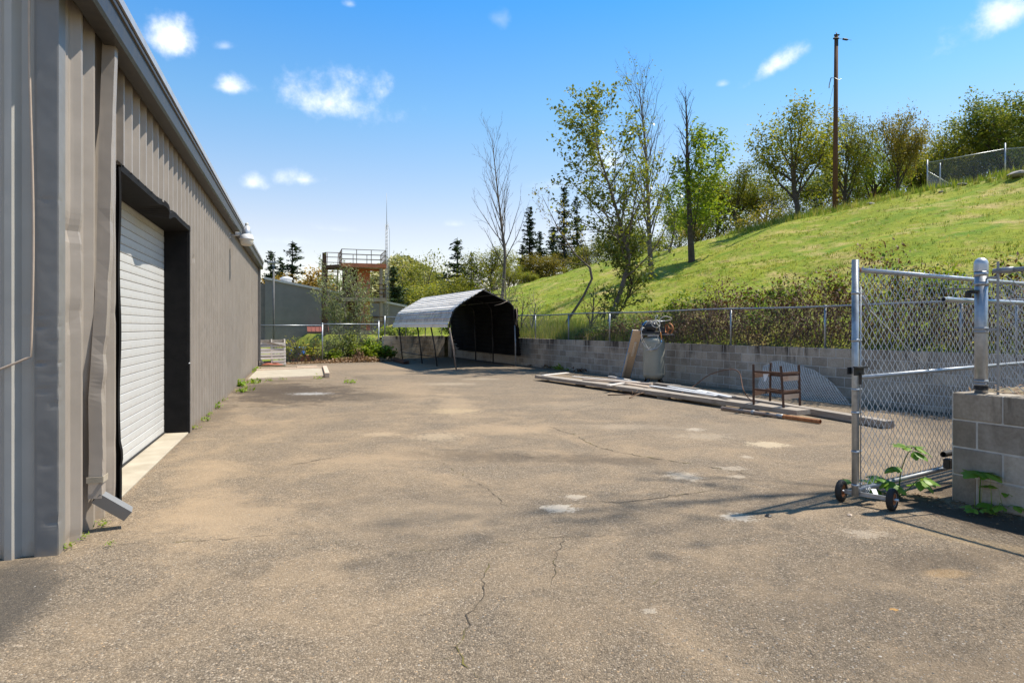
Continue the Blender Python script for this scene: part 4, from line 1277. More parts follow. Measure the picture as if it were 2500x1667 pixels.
# ------------------------------------------------------------------ rolling gate
GP = Vector((2.99, 5.75, 0)); GANG = math.atan2(.5446, .8387)
gate = empty('rolling_gate', GP, GANG, 'galvanised chain link gate on two small rubber wheels, standing open', 'gate')
GL = 4.6
mesh_part(chain_soup((.075, 0, 0), (GL, 0, 0), .145, 2.055, r=.0031, w=.098, barb=True), M['wire'], gate)
mb = MB(); mb.tube([(0, 0, .075), (0, 0, 2.125)], .0295, 20); mb.lathe([(.0295, 0), (.027, .006), (0, .007)], 20, M=Matrix.Translation((0, 0, 2.125)))
gp = mb.build('end_post', M['galvpost'], gate)
for z, r_, nm in ((2.045, .0215, 'top_rail'), (.125, .0215, 'bottom_rail'), (1.105, .019, 'middle_rail')):
    mb = MB(); mb.tube([(.03, .0, z), (GL, 0, z + (.0 if nm != 'middle_rail' else .03))], r_, 14); mb.build(nm, M['galv'] if nm != 'bottom_rail' else M['galvold'], gate)
mb = MB(); mb.tube([(.03, 0, 2.045), (.062, 0, 2.045)], .0228, 14); mb.tube([(.03, 0, 1.105), (.05, 0, 1.105)], .0205, 14); mb.build('weld_rust', M['rustorange'], gate)
mb = MB(); mb.tube([(.075, -.004, .14), (.078, -.004, 1.9)], .0055, 6); mb.build('tension_bar', M['galv'], gate)
for z in (1.84, 1.43, .80, .46, .17, 1.0):
    mb = MB(); mb.tube([(0, 0, z - .011), (0, 0, z + .011)], .0325, 20); mb.box((.055, 0, z), (.06, .012, .02)); mb.tube([(.078, -.016, z), (.078, .016, z)], .0065, 6)
    mb.build('tension_band', M['galv'], gp)
mb = MB(); mb.tube([(.09, -.012, 1.82), (.20, -.012, 1.70)], .010, 8); mb.tube([(.20, -.012, 1.70), (3.0, -.012, .2)], .0035, 6); mb.build('truss_rod', M['galvold'], gate)
mb = MB(); mb.box((-.005, -.034, 1.165), (.15, .008, .075)); mb.box((-.005, -.05, 1.20), (.155, .05, .012)); mb.box((0, .036, 1.165), (.12, .008, .06)); mb.box((0, -.045, 1.10), (.014, .02, .1))
mb.build('latch_bracket', M['dark'], gp)
# wheel carriage: the axle bar runs between the two wheels
w1 = G(2178, 1246) ; w2 = G(2054, 1223)
w1.z = w2.z = .095
iv = Matrix.Translation(GP) @ Matrix.Rotation(GANG, 4, 'Z')
iv = iv.inverted()
l1, l2 = iv @ w1, iv @ w2
ax = (l1 - l2).normalized()
mb = MB(); mb.beam(l1 - ax * .03, l2 + ax * .03, .012, .035, up=(0, 0, 1)); m_ = l1.lerp(l2, .38); mb.box((.03, -.0, .085), (.05, .05, .012)); mb.beam(l1 - ax * .02 + Vector((0, 0, -.012)), l2 + ax * .03 + Vector((0, 0, -.012)), .035, .006)
mb.build('axle_bar', M['galv'], gate)
mb = MB()
rg = random.Random(3)
for k_ in range(5):
    c = Vector((.11, -.02, .115)); mb.tube([c + Vector((.05 * math.cos(t) * (1 + .2 * k_ / 5) + rg.uniform(-.004, .004), .04 * math.sin(t + k_ * .5), .03 * math.sin(t * 1.3 + k_))) for t in np.linspace(0, 6.3, 18)], .0022, 5)
mb.build('tie_wire', M['galv'], gate)
mb = MB(); mb.beam((.06, -.03, .10), (.17, -.09, .072), .05, .006); mb.beam((.17, -.09, .072), (.20, -.05, .12), .04, .006); mb.build('bent_plate', M['galv'], gate)
for l, sgn in ((l1, 1), (l2, -1)):
    zq = Vector((0, 0, 1)).rotation_difference(ax * sgn).to_matrix().to_4x4()
    WM = Matrix.Translation(l)
    wgt = MB(); wgt.tube([l - ax * sgn * .035, l + ax * sgn * .045], .009, 10); wheel = wgt.build('wheel', M['alum'], gate)
    WM = WM @ zq
    mb = MB(); mb.lathe([(.058, -.024), (.075, -.028), (.088, -.022), (.094, -.012), (.095, 0), (.094, .012), (.088, .022), (.075, .028), (.058, .024), (.055, 0), (.058, -.024)], 36, M=WM); mb.build('tyre', M['rubber'], wheel)
    mb = MB(); mb.lathe([(0, .016), (.02, .016), (.024, .006), (.042, .0), (.05, .012), (.058, .018), (.058, -.018), (.05, -.012), (.03, -.004), (0, -.016)], 28, M=WM); mb.build('rim', M['rustorange'], wheel)
    mb = MB(); mb.lathe([(.0505, .0185), (.057, .0205), (.0585, .0185)], 28, M=WM); mb.lathe([(0, .05), (.011, .05), (.012, .02)], 8, M=WM); mb.build('rim_edge', M['alum'], wheel)

# ------------------------------------------------------------------ carport
K4, K1, KL = Vector((-1.99, 23.6, 0)), Vector((.17, 25.75, 0)), Vector((-3.12, 7.2, 0))


def KP(a, b, z): 
    p = K4 + (K1 - K4) * a + KL * b
    return Vector((p.x, p.y, z))


cp = empty('carport', KP(.5, .5, 0), 0, 'leaning metal carport with pale ribbed roof and black inner sheets', 'carport')
co = cp.location


def ribbed(name, prof, b0, b1, mat, nrib, hgt=.022, wob=0.0, seed=0, both=True):
    """sheet bent along prof [(a,z)], ribs running along the carport's length"""
    rg = random.Random(seed)
    pts = [KP(a, 0, z) for a, z in prof]
    # resample by length
    seg = [(pts[i + 1] - pts[i]).length for i in range(len(pts) - 1)]
    tot = sum(seg)
    def at(s):
        i = 0
        while i < len(seg) - 1 and s > seg[i]: s -= seg[i]; i += 1
        t = min(1, s / seg[i]); d_ = (pts[i + 1] - pts[i]).normalized()
        return pts[i].lerp(pts[i + 1], t), d_
    st = []
    for k_ in range(nrib):
        c = (k_ + .5) / nrib * tot
        for q, h in ((-.5, 0), (-.12, 0), (-.06, 1), (.06, 1), (.12, 0)):
            st.append((c + q * tot / nrib, h))
    st.append((tot, 0))
    NB = 10
    rows = []
    ld = KL.normalized()
    for j in range(NB + 1):
        b = b0 + (b1 - b0) * j / NB
        row = []
        for s_, h in st:
            p, d_ = at(s_)
            n_ = d_.cross(ld).normalized()
            if n_.z < -.2 or (abs(n_.z) <= .2 and False): n_ = -n_
            row.append(p + KL * b + n_ * (h * hgt) + Vector((0, 0, rg.uniform(-wob, wob))) - co)
        rows.append(row)
    n = len(st)
    V = [p for r_ in rows for p in r_]
    fs = [(j * n + i, j * n + i + 1, (j + 1) * n + i + 1, (j + 1) * n + i) for j in range(NB) for i in range(n - 1)]
    mb = MB(); mb.add(V, fs)
    return mb.build(name, mat, cp)


b0, b1 = -.025, 1.03
ribbed('side_panel', [(-.155, 1.52), (-.135, 1.72)], b0 + .005, b1 + .01, M['sheet'], 1, .03, .006, 1)
ribbed('side_panel', [(-.137, 1.725), (-.105, 1.95)], b0 - .004, b1, M['sheetrust'], 1, .03, .006, 2)
ribbed('side_panel', [(-.107, 1.955), (-.06, 2.16)], b0, b1, M['sheetrust'], 1, .03, .004, 3)
ribbed('roof_panel', [(-.065, 2.165), (.02, 2.33), (.06, 2.395)], b0 - .004, b1 + .005, M['sheet'], 2, .02, .004, 4)
ribbed('roof_panel', [(.055, 2.40), (.24, 2.67)], b0, b1, M['sheet'], 3, .022, .003, 5)
ribbed('roof_panel', [(.236, 2.672), (.425, 2.95)], b0 - .003, b1, M['sheet'], 3, .022, .003, 6)
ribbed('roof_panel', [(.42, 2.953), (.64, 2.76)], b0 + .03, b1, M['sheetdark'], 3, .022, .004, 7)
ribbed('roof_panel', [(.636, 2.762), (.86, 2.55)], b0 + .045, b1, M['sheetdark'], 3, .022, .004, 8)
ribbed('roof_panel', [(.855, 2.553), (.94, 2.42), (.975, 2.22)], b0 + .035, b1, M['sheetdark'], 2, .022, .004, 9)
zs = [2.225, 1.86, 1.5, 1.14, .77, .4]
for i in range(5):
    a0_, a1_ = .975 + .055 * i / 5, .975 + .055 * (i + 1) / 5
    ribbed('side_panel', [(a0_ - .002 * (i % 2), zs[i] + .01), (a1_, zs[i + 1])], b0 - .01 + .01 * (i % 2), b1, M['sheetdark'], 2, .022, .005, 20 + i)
# frame
lean = [(.0, -.10), (.005, -.09), (0, -.075), (0, -.06)]
for i, b in enumerate((0, .30, .57, 1.0)):
    sb, stp = lean[i]
    q = lambda a, z: KP(a, b, z) - co
    mb = MB()
    k1 = [q(.0, .0), q(sb + (stp - sb) * .45, .75), q(stp - .005, 1.5)]
    mb.tube(k1, .028, 8)
    mb.build('leg', M['dark'] if i else M['dullsteel'], cp)
    mb = MB(); mb.tube([q(stp - .005, 1.5), q(-.085, 1.85), q(-.045, 2.10), (q(.03, 2.28)), q(.40, 2.88), q(.425, 2.90), q(.88, 2.46), q(.94, 2.33), q(.955, 2.15), q(.97, 1.6)], .027, 8); mb.build('rafter', M['dark'], cp)
    mb = MB(); mb.tube([q(.97, 1.6), q(.985, .8), q(.985, .0)], .028, 8); mb.build('leg', M['galvold'] if i == 0 else M['dark'], cp)
mb = MB(); mb.tube([KP(.005, .28, .35) - co, KP(.0, 1.0, .35) - co], .02, 6); mb.tube([KP(-.09, 0.02, 1.62) - co, KP(-.07, 1.0, 1.62) - co], .02, 6); mb.build('side_rail', M['dark'], cp)
mb = MB(); mb.tube([KP(.985, 0, .03) - co, KP(.985, 1, .03) - co], .025, 6); mb.build('base_rail', M['dark'], cp)
for a, z, l in ((.44, 2.93, .10), (.62, 2.74, .06), (.84, 2.52, .08)):
    mb = MB(); mb.tube([KP(a, 1.0, z) - co, KP(a, -.02, z) - co], .018, 6); mb.tube([KP(a, -.02, z) - co, KP(a, -.02, z) - co + Vector((.45 * l / .1, -.1, .01))], .016, 6); mb.build('purlin', M['dark'], cp)
rg = random.Random(2)
mb = MB()
for a, z in ((.80, 2.52), (.97, 2.2), (.955, 2.25)):
    p = KP(a, -.03, z) - co
    mb.tube([p, p + Vector((-.25, -.05, -.12)), p + Vector((-.5, -.06, -.18))] if a < .9 else [p, p + Vector((.02, -.03, -.3)), p + Vector((-.03, -.04, -.62))], .012, 5)
mb.build('torn_strip', M['dullsteel'], cp)
# steel channels lying by the carport
d0, d1 = G(955, 880), G(992, 889)
for i in range(2):
    mb = MB()
    a_, b_ = d0 + Vector((0, 0, .03 + .07 * i)), d1 + Vector((0, 0, .03 + .07 * i))
    mb.beam(a_, b_, .24, .012); sd = (b_ - a_).normalized().cross(Vector((0, 0, 1)))
    for s_ in (-1, 1): mb.beam(a_ + sd * s_ * .115 + Vector((0, 0, .025)), b_ + sd * s_ * .115 + Vector((0, 0, .025)), .01, .05)
    o = mb.build('steel_channel', M['rust']); tag(o, ['rusty steel channel lying flat on the ground by the left carport legs', 'rusty steel channel lying on top of another by the left carport legs'][i], 'steel beam', 'steel channels by the carport')

# ------------------------------------------------------------------ compressor
CPB = Vector((((1596 - CX) / F) * 18.0, 18.0, 0))
cm = empty('air_compressor', CPB, R(0), 'upright grey air compressor tank with motor, rusty flywheel and tangled hoses on top', 'compressor')
mb = MB(); mb.lathe([(0, .10), (.14, .105), (.24, .15), (.285, .215), (.292, .26), (.292, 1.12), (.288, 1.16), (.27, 1.215), (.22, 1.255), (.12, 1.275), (0, 1.28)], 36)
tk = mb.build('tank', M['tank'], cm)
mb = MB(); mb.lathe([(.2925, .245), (.296, .25), (.296, .262), (.2925, .267)], 36); mb.lathe([(.2925, 1.10), (.295, 1.104), (.295, 1.112), (.2925, 1.116)], 36); mb.box((.205, -.208, .68), (.006, .006, .86), R(-45)); mb.build('weld_seam', M['tank'], tk)
for k_ in range(4):
    a = R(45 + 90 * k_); mb = MB(); mb.beam((.2 * math.cos(a), .2 * math.sin(a), .22), (.29 * math.cos(a), .29 * math.sin(a), .012), .09, .012, up=(math.cos(a), math.sin(a), 0)); mb.box((.31 * math.cos(a), .31 * math.sin(a), .008), (.1, .1, .014), a); mb.build('foot', M['dark'], cm)
mb = MB(); mb.box((.06, -.06, 1.335), (.86, .36, .012)); mb.box((-.06, -.2, 1.31), (.30, .02, .06)); mb.box((.0, .1, 1.30), (.3, .02, .06)); mb.build('platform', M['galvold'], cm)
mb = MB(); mb.box((-.13, -.06, 1.385), (.50, .22, .07), bev=.01); mb.build('motor_base', M['dark'], cm)
mb = MB(); MX = Matrix.Translation((-.14, -.06, 1.545)) @ Matrix.Rotation(R(90), 4, 'Y') @ Matrix.Rotation(R(12), 4, 'X')
mb.lathe([(0, -.2), (.09, -.2), (.125, -.17), (.13, -.14), (.13, .13), (.12, .17), (.07, .19), (0, .2)], 22, M=MX); mb.box((-.30, -.12, 1.47), (.15, .12, .12), R(10), bev=.02); mb.build('motor', M['motor'], cm)
mb = MB(); mb.box((-.352, -.185, 1.48), (.035, .012, .05)); mb.build('label', M['whitep'], cm)
mb = MB(); mb.box((.22, .02, 1.44), (.16, .2, .19), bev=.015)
for k_ in range(5): mb.box((.20, .02, 1.55 + .022 * k_), (.19, .16, .010))
mb.box((.20, .02, 1.675), (.12, .14, .04), bev=.01); mb.build('pump', M['dark'], cm)
FX = Matrix.Translation((.385, -.10, 1.49)) @ Matrix.Rotation(R(35), 4, 'Z') @ Matrix.Rotation(R(90), 4, 'Y')
mb = MB(); mb.lathe([(.135, -.025), (.155, -.025), (.158, 0), (.155, .025), (.135, .025), (.132, 0), (.135, -.025)], 30, M=FX); mb.lathe([(0, .03), (.035, .03), (.035, -.03), (0, -.03)], 12, M=FX)
for k_ in range(3):
    a = R(30 + 120 * k_); c = FX @ Vector((.085 * math.cos(a), .085 * math.sin(a), 0)); e0 = FX @ Vector((.02 * math.cos(a), .02 * math.sin(a), 0)); e1 = FX @ Vector((.145 * math.cos(a), .145 * math.sin(a), 0))
    mb.beam(e0, e1, .045, .02, up=FX.to_3x3() @ Vector((0, 0, 1)))
mb.build('flywheel', M['rustorange'], cm)
mb = MB(); mb.tube([(.10, -.2, 1.44), (.33, -.22, 1.37)], .008, 6); mb.build('rod', M['rust'], cm)
mb = MB(); mb.box((.14, -.05, 1.69), (.08, .05, .05), bev=.008); mb.tube([(.05, -.05, 1.68), (.3, -.03, 1.70)], .016, 8); mb.build('valve', M['galv'], cm)


def curve_pts(ctrl, n=40):
    ctrl = [Vector(c) for c in ctrl]; out = []
    P_ = [ctrl[0]] + ctrl + [ctrl[-1]]
    per = max(3, n // (len(ctrl) - 1))
    for i in range(1, len(P_) - 2):
        for k_ in range(per):
            t = k_ / per; a, b, c, d_ = P_[i - 1], P_[i], P_[i + 1], P_[i + 2]
            out.append(.5 * ((2 * b) + (c - a) * t + (2 * a - 5 * b + 4 * c - d_) * t * t + (3 * b - a - 3 * c + d_) * t ** 3))
    out.append(ctrl[-1]); return out


hoses = [[(-.05, -.18, 1.66), (-.22, -.22, 1.70), (-.36, -.24, 1.55), (-.40, -.3, 1.3), (-.36, -.32, 1.1), (-.24, -.33, .98), (-.15, -.34, 1.0)],
         [(-.1, -.2, 1.62), (.02, -.25, 1.78), (.06, -.22, 1.86), (0, -.2, 1.80), (.03, -.24, 1.62), (.12, -.24, 1.55)],
         [(-.28, -.22, 1.58), (-.18, -.26, 1.70), (.02, -.27, 1.66), (.12, -.28, 1.40), (.14, -.31, 1.2), (.10, -.34, 1.06), (-.05, -.34, .95), (-.24, -.33, .92)],
         [(.12, -.12, 1.72), (.25, -.14, 1.82), (.42, -.1, 1.80), (.46, -.08, 1.74), (.30, -.06, 1.70)],
         [(-.4, -.24, 1.5), (-.34, -.26, 1.2), (-.22, -.30, .98), (-.13, -.33, .9), (-.02, -.32, 1.05), (.06, -.30, 1.3)],
         [(-.15, -.22, 1.64), (.05, -.2, 1.72), (.12, -.22, 1.6), (.02, -.26, 1.52), (-.1, -.24, 1.6), (.0, -.24, 1.72), (.1, -.25, 1.66)]]
for i, h_ in enumerate(hoses):
    mb = MB(); mb.tube(curve_pts(h_, 44), .009, 7); mb.build('hose', M['palecable'], cm)
mb = MB(); pts = curve_pts(hoses[2], 44)
mb.tube(pts[18:25], .0125, 7); mb.build('hose_band', M['orangep'], cm)
mb = MB(); mb.tube(pts[25:28], .0125, 7); mb.tube(curve_pts(hoses[0], 44)[8:14], .0125, 7); mb.build('hose_band', M['blue'], cm)
mb = MB(); mb.tube([(-.28, -.33, .92), (.02, -.34, .945)], .016, 8); mb.build('pipe_end', M['galv'], cm)

# ------------------------------------------------------------------ boards
def plank(p0, p1, w, h, label, mat='wood', group='boards lying on the asphalt', roll=0.0, name='plank', bev=.004):
    mb = MB(); p0, p1 = Vector(p0), Vector(p1)
    o_ = p0.copy()
    mb.beam(p0 - o_, p1 - o_, w, h, bev=bev, roll=roll)
    o = mb.build(name, M[mat]); o.location = o_
    # grain runs along the board: give it its own axes
    d_ = (p1 - p0).normalized(); rz = math.atan2(-d_.x, d_.y)
    me = o.data; me.transform(Matrix.Rotation(-rz, 4, 'Z')); o.rotation_euler.z = rz
    return tag(o, label, 'plank', group)


# big laminated beam on blocks
a0, a1 = G(1318, 915, .15), G(1962, 1000, .15)
BD = (a1 - a0).normalized(); BS = BD.cross(Vector((0, 0, 1)))
plank(a0 + Vector((0, 0, -.045)), a1 + Vector((0, 0, -.045)), .34, .085, 'long wide weathered beam lying on small blocks, the rack standing on it')
for px, py, lab in ((1418, 941, 'short wood block under the far part of the long beam'), (1621, 973, 'short wood block under the middle of the long beam')):
    p = G(px, py); plank(p + Vector((-.10, .12, .035)), p + Vector((.10, -.10, .035)), .10, .068, lab, group='wood blocks under the beam', name='wood_block')
p = a1 + BS * -.0 - BD * 1.2; plank(Vector((p.x - .15, p.y, .03)), Vector((p.x + .15, p.y, .03)), .09, .056, 'short wood block hidden under the near end of the long beam', group='wood blocks under the beam', name='wood_block')
# second beam farther back
c0, c1 = G(1600, 934, .12), G(2172, 1027, .12)
plank(c0 + Vector((0, 0, -.055)), c1 + Vector((0, 0, -.055)), .19, .11, 'long square beam behind the wide one, its end behind the gate')
zt = .152
def onA(px, py, z=zt): return G(px, py, z)
def lift(p, dz): return p + Vector((0, 0, dz))
plank(lift(onA(1325, 917), .012), lift(onA(1386, 911), .012), .12, .022, 'pale short board lying across the far end of the long beam', 'woodgray')
plank(lift(onA(1424, 928), .022), lift(onA(1592, 940), .022), .09, .04, 'yellowish two by four lying along the middle of the long beam', 'woodtan')
plank(lift(onA(1398, 920), .012), lift(onA(1560, 934), .012), .12, .02, 'thin grey board lying beside the two by four on the long beam', 'woodgray')
plank(lift(onA(1485, 943), .02), lift(onA(1522, 937), .02), .09, .035, 'short cut block lying on the near edge of the long beam', 'woodgray')
plank(lift(onA(1530, 938), .018), lift(onA(1588, 947), .018), .14, .03, 'pale plank lying between the two by four and white strips', 'woodtan')
for i, (q0, q1, lab) in enumerate((((1588, 944), (1748, 968), 'long white trim strip on the beam, with a square brown end'), ((1632, 946), (1725, 962), 'white trim strip lying over the longer white strip'), ((1704, 956), (1782, 973), 'white trim strip nearest the rack'))):
    plank(lift(onA(*q0, .17), .02 + .006 * i), lift(onA(*q1, .17), .02 + .006 * i), .085, .028, lab, 'whitep', 'white trim strips on the beam', name='trim_strip')
plank(G(1600, 936, .19), G(1700, 950, .17), .12, .045, 'weathered board lying on the square beam near the compressor')
plank(G(1560, 932, .05), G(1660, 941, .05), .14, .03, 'grey board lying behind the beams by the compressor foot')
plank(G(1622, 963, .03), G(1770, 991, .03), .05, .03, 'thin white edged batten lying in front of the long beam', 'whitep', name='batten')
plank(G(1635, 967, .015), G(1765, 993, .015), .06, .025, 'thin brown batten lying on the asphalt in front of the long beam', 'wood', name='batten')
# pipe
p0, p1 = G(1762, 996, .04), G(2003, 1029, .04)
pd = p1 - p0
pp_ = empty('pipe', p0, 0, 'long pipe lying in front of the beam with a rusty orange end', 'pipe')
mb = MB(); mb.tube([Vector((0, 0, 0)), pd * .62], .034, 14); mb.build('grey_section', M['dullsteel'], pp_)
mb = MB(); mb.tube([pd * .34, pd * .37], .042, 14); mb.tube([pd * .6, pd * .66], .0365, 14); mb.build('coupling', M['galvold'], pp_)
mb = MB(); mb.pipe(pd * .64, pd, .034, .029, 14); mb.build('rusty_section', M['rustorange'], pp_)
# board leaning against the compressor, with a blue edge
b0_, b1_ = G(1527, 922, .03), A(1557, 806, 17.9)
lb = empty('leaning_board', b0_, 0, 'tan board with blue edges leaning on the air compressor', 'board')
dv = b1_ - b0_
upn = Vector((0, -.9, .35))
mb = MB(); mb.beam((0, 0, 0), dv, .27, .028, up=upn); mb.build('face', M['woodtan'], lb)
sv = dv.normalized().cross(upn.normalized()).normalized()
for s_ in (-1, 1):
    mb = MB(); mb.beam(sv * s_ * .139 + Vector((0, 0, 0)), dv + sv * s_ * .139, .010, .03, up=upn); mb.build('edge_strip', M['blue'], lb)
mb = MB(); nn = sv.cross(dv.normalized()) ; nn = nn if nn.y < 0 else -nn
mb.beam(-sv * .10 + nn * .03 - dv * .05, -sv * .11 + dv * .55 + nn * .03, .05, .03, up=upn); mb.beam(sv * .02 + dv * .50 + nn * .035, sv * .02 + dv * .78 + nn * .035, .06, .03, up=upn); mb.build('batten', M['woodgray'], lb)
plank(G(1488, 919, .06), G(1552, 932, .06), .1, .05, 'board lying under the foot of the leaning board', 'woodgray')
# rusty wire arc, vine twig
mb = MB(); g0 = [G(1650, 965, .1), A(1690, 945, 15.2), A(1728, 917, 15), A(1765, 904, 14.6), A(1792, 902, 14.2), A(1806, 912, 14), A(1811, 935, 13.6), A(1815, 952, 13.2), G(1828, 972, .12), G(1850, 985, .14)]
mb.tube(curve_pts(g0, 60), .011, 6); o = mb.build('bent_rod', M['rust']); tag(o, 'rusty bent rod arching over the boards beside the rack', 'rod')
mb = MB(); g0 = [G(1537, 971, .015), G(1552, 964, .06), G(1575, 958, .09), G(1600, 958, .09), G(1625, 965, .05)]
mb.tube(curve_pts(g0, 30), .014, 6, r1=.007)
rg = random.Random(5)
for k_ in range(10):
    c = Vector(curve_pts(g0, 30)[3 + 2 * k_]); mb.tube([c, c + Vector((rg.uniform(-.12, .12), rg.uniform(-.1, .1), rg.uniform(-.04, .14)))], .004, 4)
o = mb.build('bramble_twig', M['stem']); tag(o, 'dry reddish bramble twig lying on the asphalt before the beam', 'twig')
mb = MB(); mb.tube([G(1484, 964, .012), G(1570, 962, .012)], .012, 6); o = mb.build('stick', M['rust']); tag(o, 'thin dark stick lying on the asphalt beside the bramble twig', 'stick')

# ------------------------------------------------------------------ steel rack on the beam
rk = empty('steel_rack', G(1880, 985, .15), 0, 'small brown steel rack frame standing on the wide beam', 'rack')
ro = rk.location
fl, fr_ = G(1840, 987, .15) - ro, G(1913, 995, .15) - ro
bl_, br_ = G(1880, 979, .15) - ro, G(1953, 990, .15) - ro
hh = .72
tips = {}
for nm, p, dx in (('fl', fl, -.005), ('fr', fr_, -.045), ('bl', bl_, .01), ('br', br_, -.02)):
    mb = MB(); e = p + Vector((dx, 0, hh)); mb.beam(p, e, .032, .032, up=(0, 1, 0)); mb.build('leg', M['rust'], rk); tips[nm] = (p, e)
def lrp(nm, t): return tips[nm][0].lerp(tips[nm][1], t)
for t in (.38, .82):
    for m_, n_ in (('fl', 'fr'), ('fr', 'br'), ('fl', 'bl'), ('bl', 'br')):
        tt = t if (m_, n_) in (('fl', 'fr'), ('fr', 'br')) else t - .1
        mb = MB(); mb.beam(lrp(m_, tt), lrp(n_, tt), .03, .035 if tt == t else .085); mb.build('rail', M['rust'], rk)
    mb = MB(); mb.beam(lrp('fr', t - .13), lrp('br', t - .13), .012, .085); mb.build('side_plate', M['dullsteel'], rk)
mb = MB(); q = lrp('fl', .78).lerp(lrp('fr', .78), .35); mb.quad(q, q + Vector((.1, 0, 0)), q + Vector((.03, -.02, -.14)), q + Vector((.01, -.02, -.13))); mb.build('torn_label', M['whitep'], rk)

# ------------------------------------------------------------------ curved sheet of expanded metal leaning at the wall
outl = [(1803, 895), (1843, 884), (1880, 881.5), (1921, 885), (1960, 894), (1992, 903), (2020, 920), (2043, 937), (2063, 966), (2083, 1000), (2035, 990), (1990, 982), (1935, 974), (1838, 969), (1820, 938)]
pl = []
for x, y in outl:   # sheet plane: stands on its lower edge half a metre from the wall and leans on it
    k = (x - CX) / F
    best = None
    for it in range(400):
        Y = 9 + it * .015
        p = A(x, y, Y); u, v = uv_of(p.x, p.y)
        tgt = -.50 + .42 * max(0, p.z) / .75
        e = abs(u - tgt)
        if best is None or e < best[0]: best = (e, v, p.z)
    pl.append((best[1], max(.0, best[2])))
def inside(a, b):
    c = False; j = len(pl) - 1
    for i in range(len(pl)):
        if (pl[i][1] > b) != (pl[j][1] > b) and a < (pl[j][0] - pl[i][0]) * (b - pl[i][1]) / (pl[j][1] - pl[i][1]) + pl[i][0]: c = not c
        j = i
    return c
S3 = lambda v, z: WF(-.50 + .42 * max(0, z) / .75 - .10 * math.sin(min(1, max(0, z / .8)) * math.pi) , v, z)
vmin, vmax = min(p[0] for p in pl), max(p[0] for p in pl)
zmax = max(p[1] for p in pl)
sp_ = Soup()
step = .062
rgn = np.random.default_rng(4)
Vs, Fs = [], []
for sgn, th in ((1, .019), (-1, .010)):
    c_ = vmin - zmax * 2
    while c_ < vmax + zmax * 2:
        run = []
        for k_ in range(0, 60):
            z = zmax * k_ / 59.0; v = c_ + sgn * z * 1.0
            ok = inside(v, z)
            if ok: run.append((v, z))
            if (not ok or k_ == 59) and len(run) > 1:
                b_ = len(Vs)
                for (v_, z_) in run:
                    p = S3(v_, z_); Vs += [tuple(p - WN * .004 + WA * th * .5), tuple(p + WN * .004 - WA * th * .5), tuple(p - WN * .004 + WA * th * .5 + Vector((0, 0, .004)))]
                for r_ in range(len(run) - 1):
                    for q_ in range(3):
                        Fs.append((b_ + r_ * 3 + q_, b_ + r_ * 3 + (q_ + 1) % 3, b_ + r_ * 3 + 3 + (q_ + 1) % 3, b_ + r_ * 3 + 3 + q_))
            if not ok: run = []
        c_ += step * (1 if sgn == 1 else 1.0)
sp_.add(Vs, Fs)
xm = empty('metal_mesh_sheet', S3((vmin + vmax) / 2, 0), 0, 'curved sheet of grey expanded metal mesh leaning against the block wall', 'mesh sheet')
sp_.V = [v_ - np.array(xm.location, np.float32) for v_ in sp_.V]
tag(sp_.build('mesh', M['meshmetal'], xm), kind='stuff')
mb = MB(); rim = [S3(*p) - xm.location for p in pl]; mb.tube(rim + [rim[0]], .006, 5); mb.build('rim', M['meshmetal'], xm)

# ------------------------------------------------------------------ pallet, hose, concrete pad
pb0, pb1 = G(634, 893), G(698, 893)
pa = empty('pallet', (pb0 + pb1) / 2, R(4), 'weathered grey wooden pallet standing on edge against the end fence', 'pallet')
pa.rotation_euler.z = R(36)
PWd, PH = 1.04, 1.05
for x in (-.49, -.02, .49):
    mb = MB(); mb.beam((x, .06, 0), (x, .14, PH + .0), .045, .095, up=(0, 1, 0)); mb.build('stringer', M['woodgray'], pa)
zz = [.05, .175, .30, .42, .535, .655, .775, .87]
for i, z in enumerate(zz):
    mb = MB(); h_ = .10 if i in (0, 4) else .078
    mb.box((0 if i != 1 else .26, .0 + .08 * z, z), (PWd if i != 1 else .5, .018, h_), bev=.003); mb.build('slat', M['woodgray'], pa)
mb = MB(); mb.beam((-.34, .035, 1.0), (.50, .04, .76), .075, .018, up=(0, 1, 0), roll=R(90)); mb.build('slat', M['wood'], pa)
mb = MB(); mb.box((.02, .19, .97), (.95, .018, .12)); mb.build('slat', M['wood'], pa)
for z in (.1, .36, .62): 
    mb = MB(); mb.box((0, .13 + .08 * z, z), (PWd, .016, .09)); mb.build('slat', M['wood'], pa)
hc = empty('garden_hose', (pb0 + pb1) / 2 + Vector((0, -.25, 0)), 0, 'faded red and green hose coiled flat below the pallet', 'hose')
for i in range(6):
    mb = MB(); r_ = .46 - .045 * i
    mb.tube([Vector((.06 + (r_ + .02 * math.sin(3 * t + i)) * math.cos(t) * 1.12, (r_ * .35 + .01 * math.sin(5 * t)) * math.sin(t), .025 + .022 * i * .7 + .008 * math.sin(4 * t + i))) for t in np.linspace(0, 6.2832, 30)], .016, 6, caps=False)
    mb.build('coil', M['redhose'] if i > 1 else M['olivehose'] if 'olivehose' in M else M['redhose'], hc)
q = [G(606, 930), G(797, 921), G(786, 903), G(626, 910)]
cq = sum(q, Vector()) / 4
pad = empty('concrete_pad', cq, 0, 'low pale concrete pad framed with timber beside the warehouse', 'slab')
q = [p - cq for p in q]
mb = MB(); up_ = Vector((0, 0, .075)); mb.add(q + [p + up_ for p in q], [(3, 2, 1, 0), (4, 5, 6, 7), (0, 1, 5, 4), (1, 2, 6, 5), (2, 3, 7, 6), (3, 0, 4, 7)]); mb.build('slab', M['conc'], pad)
eb = Vector((0, 0, .06))
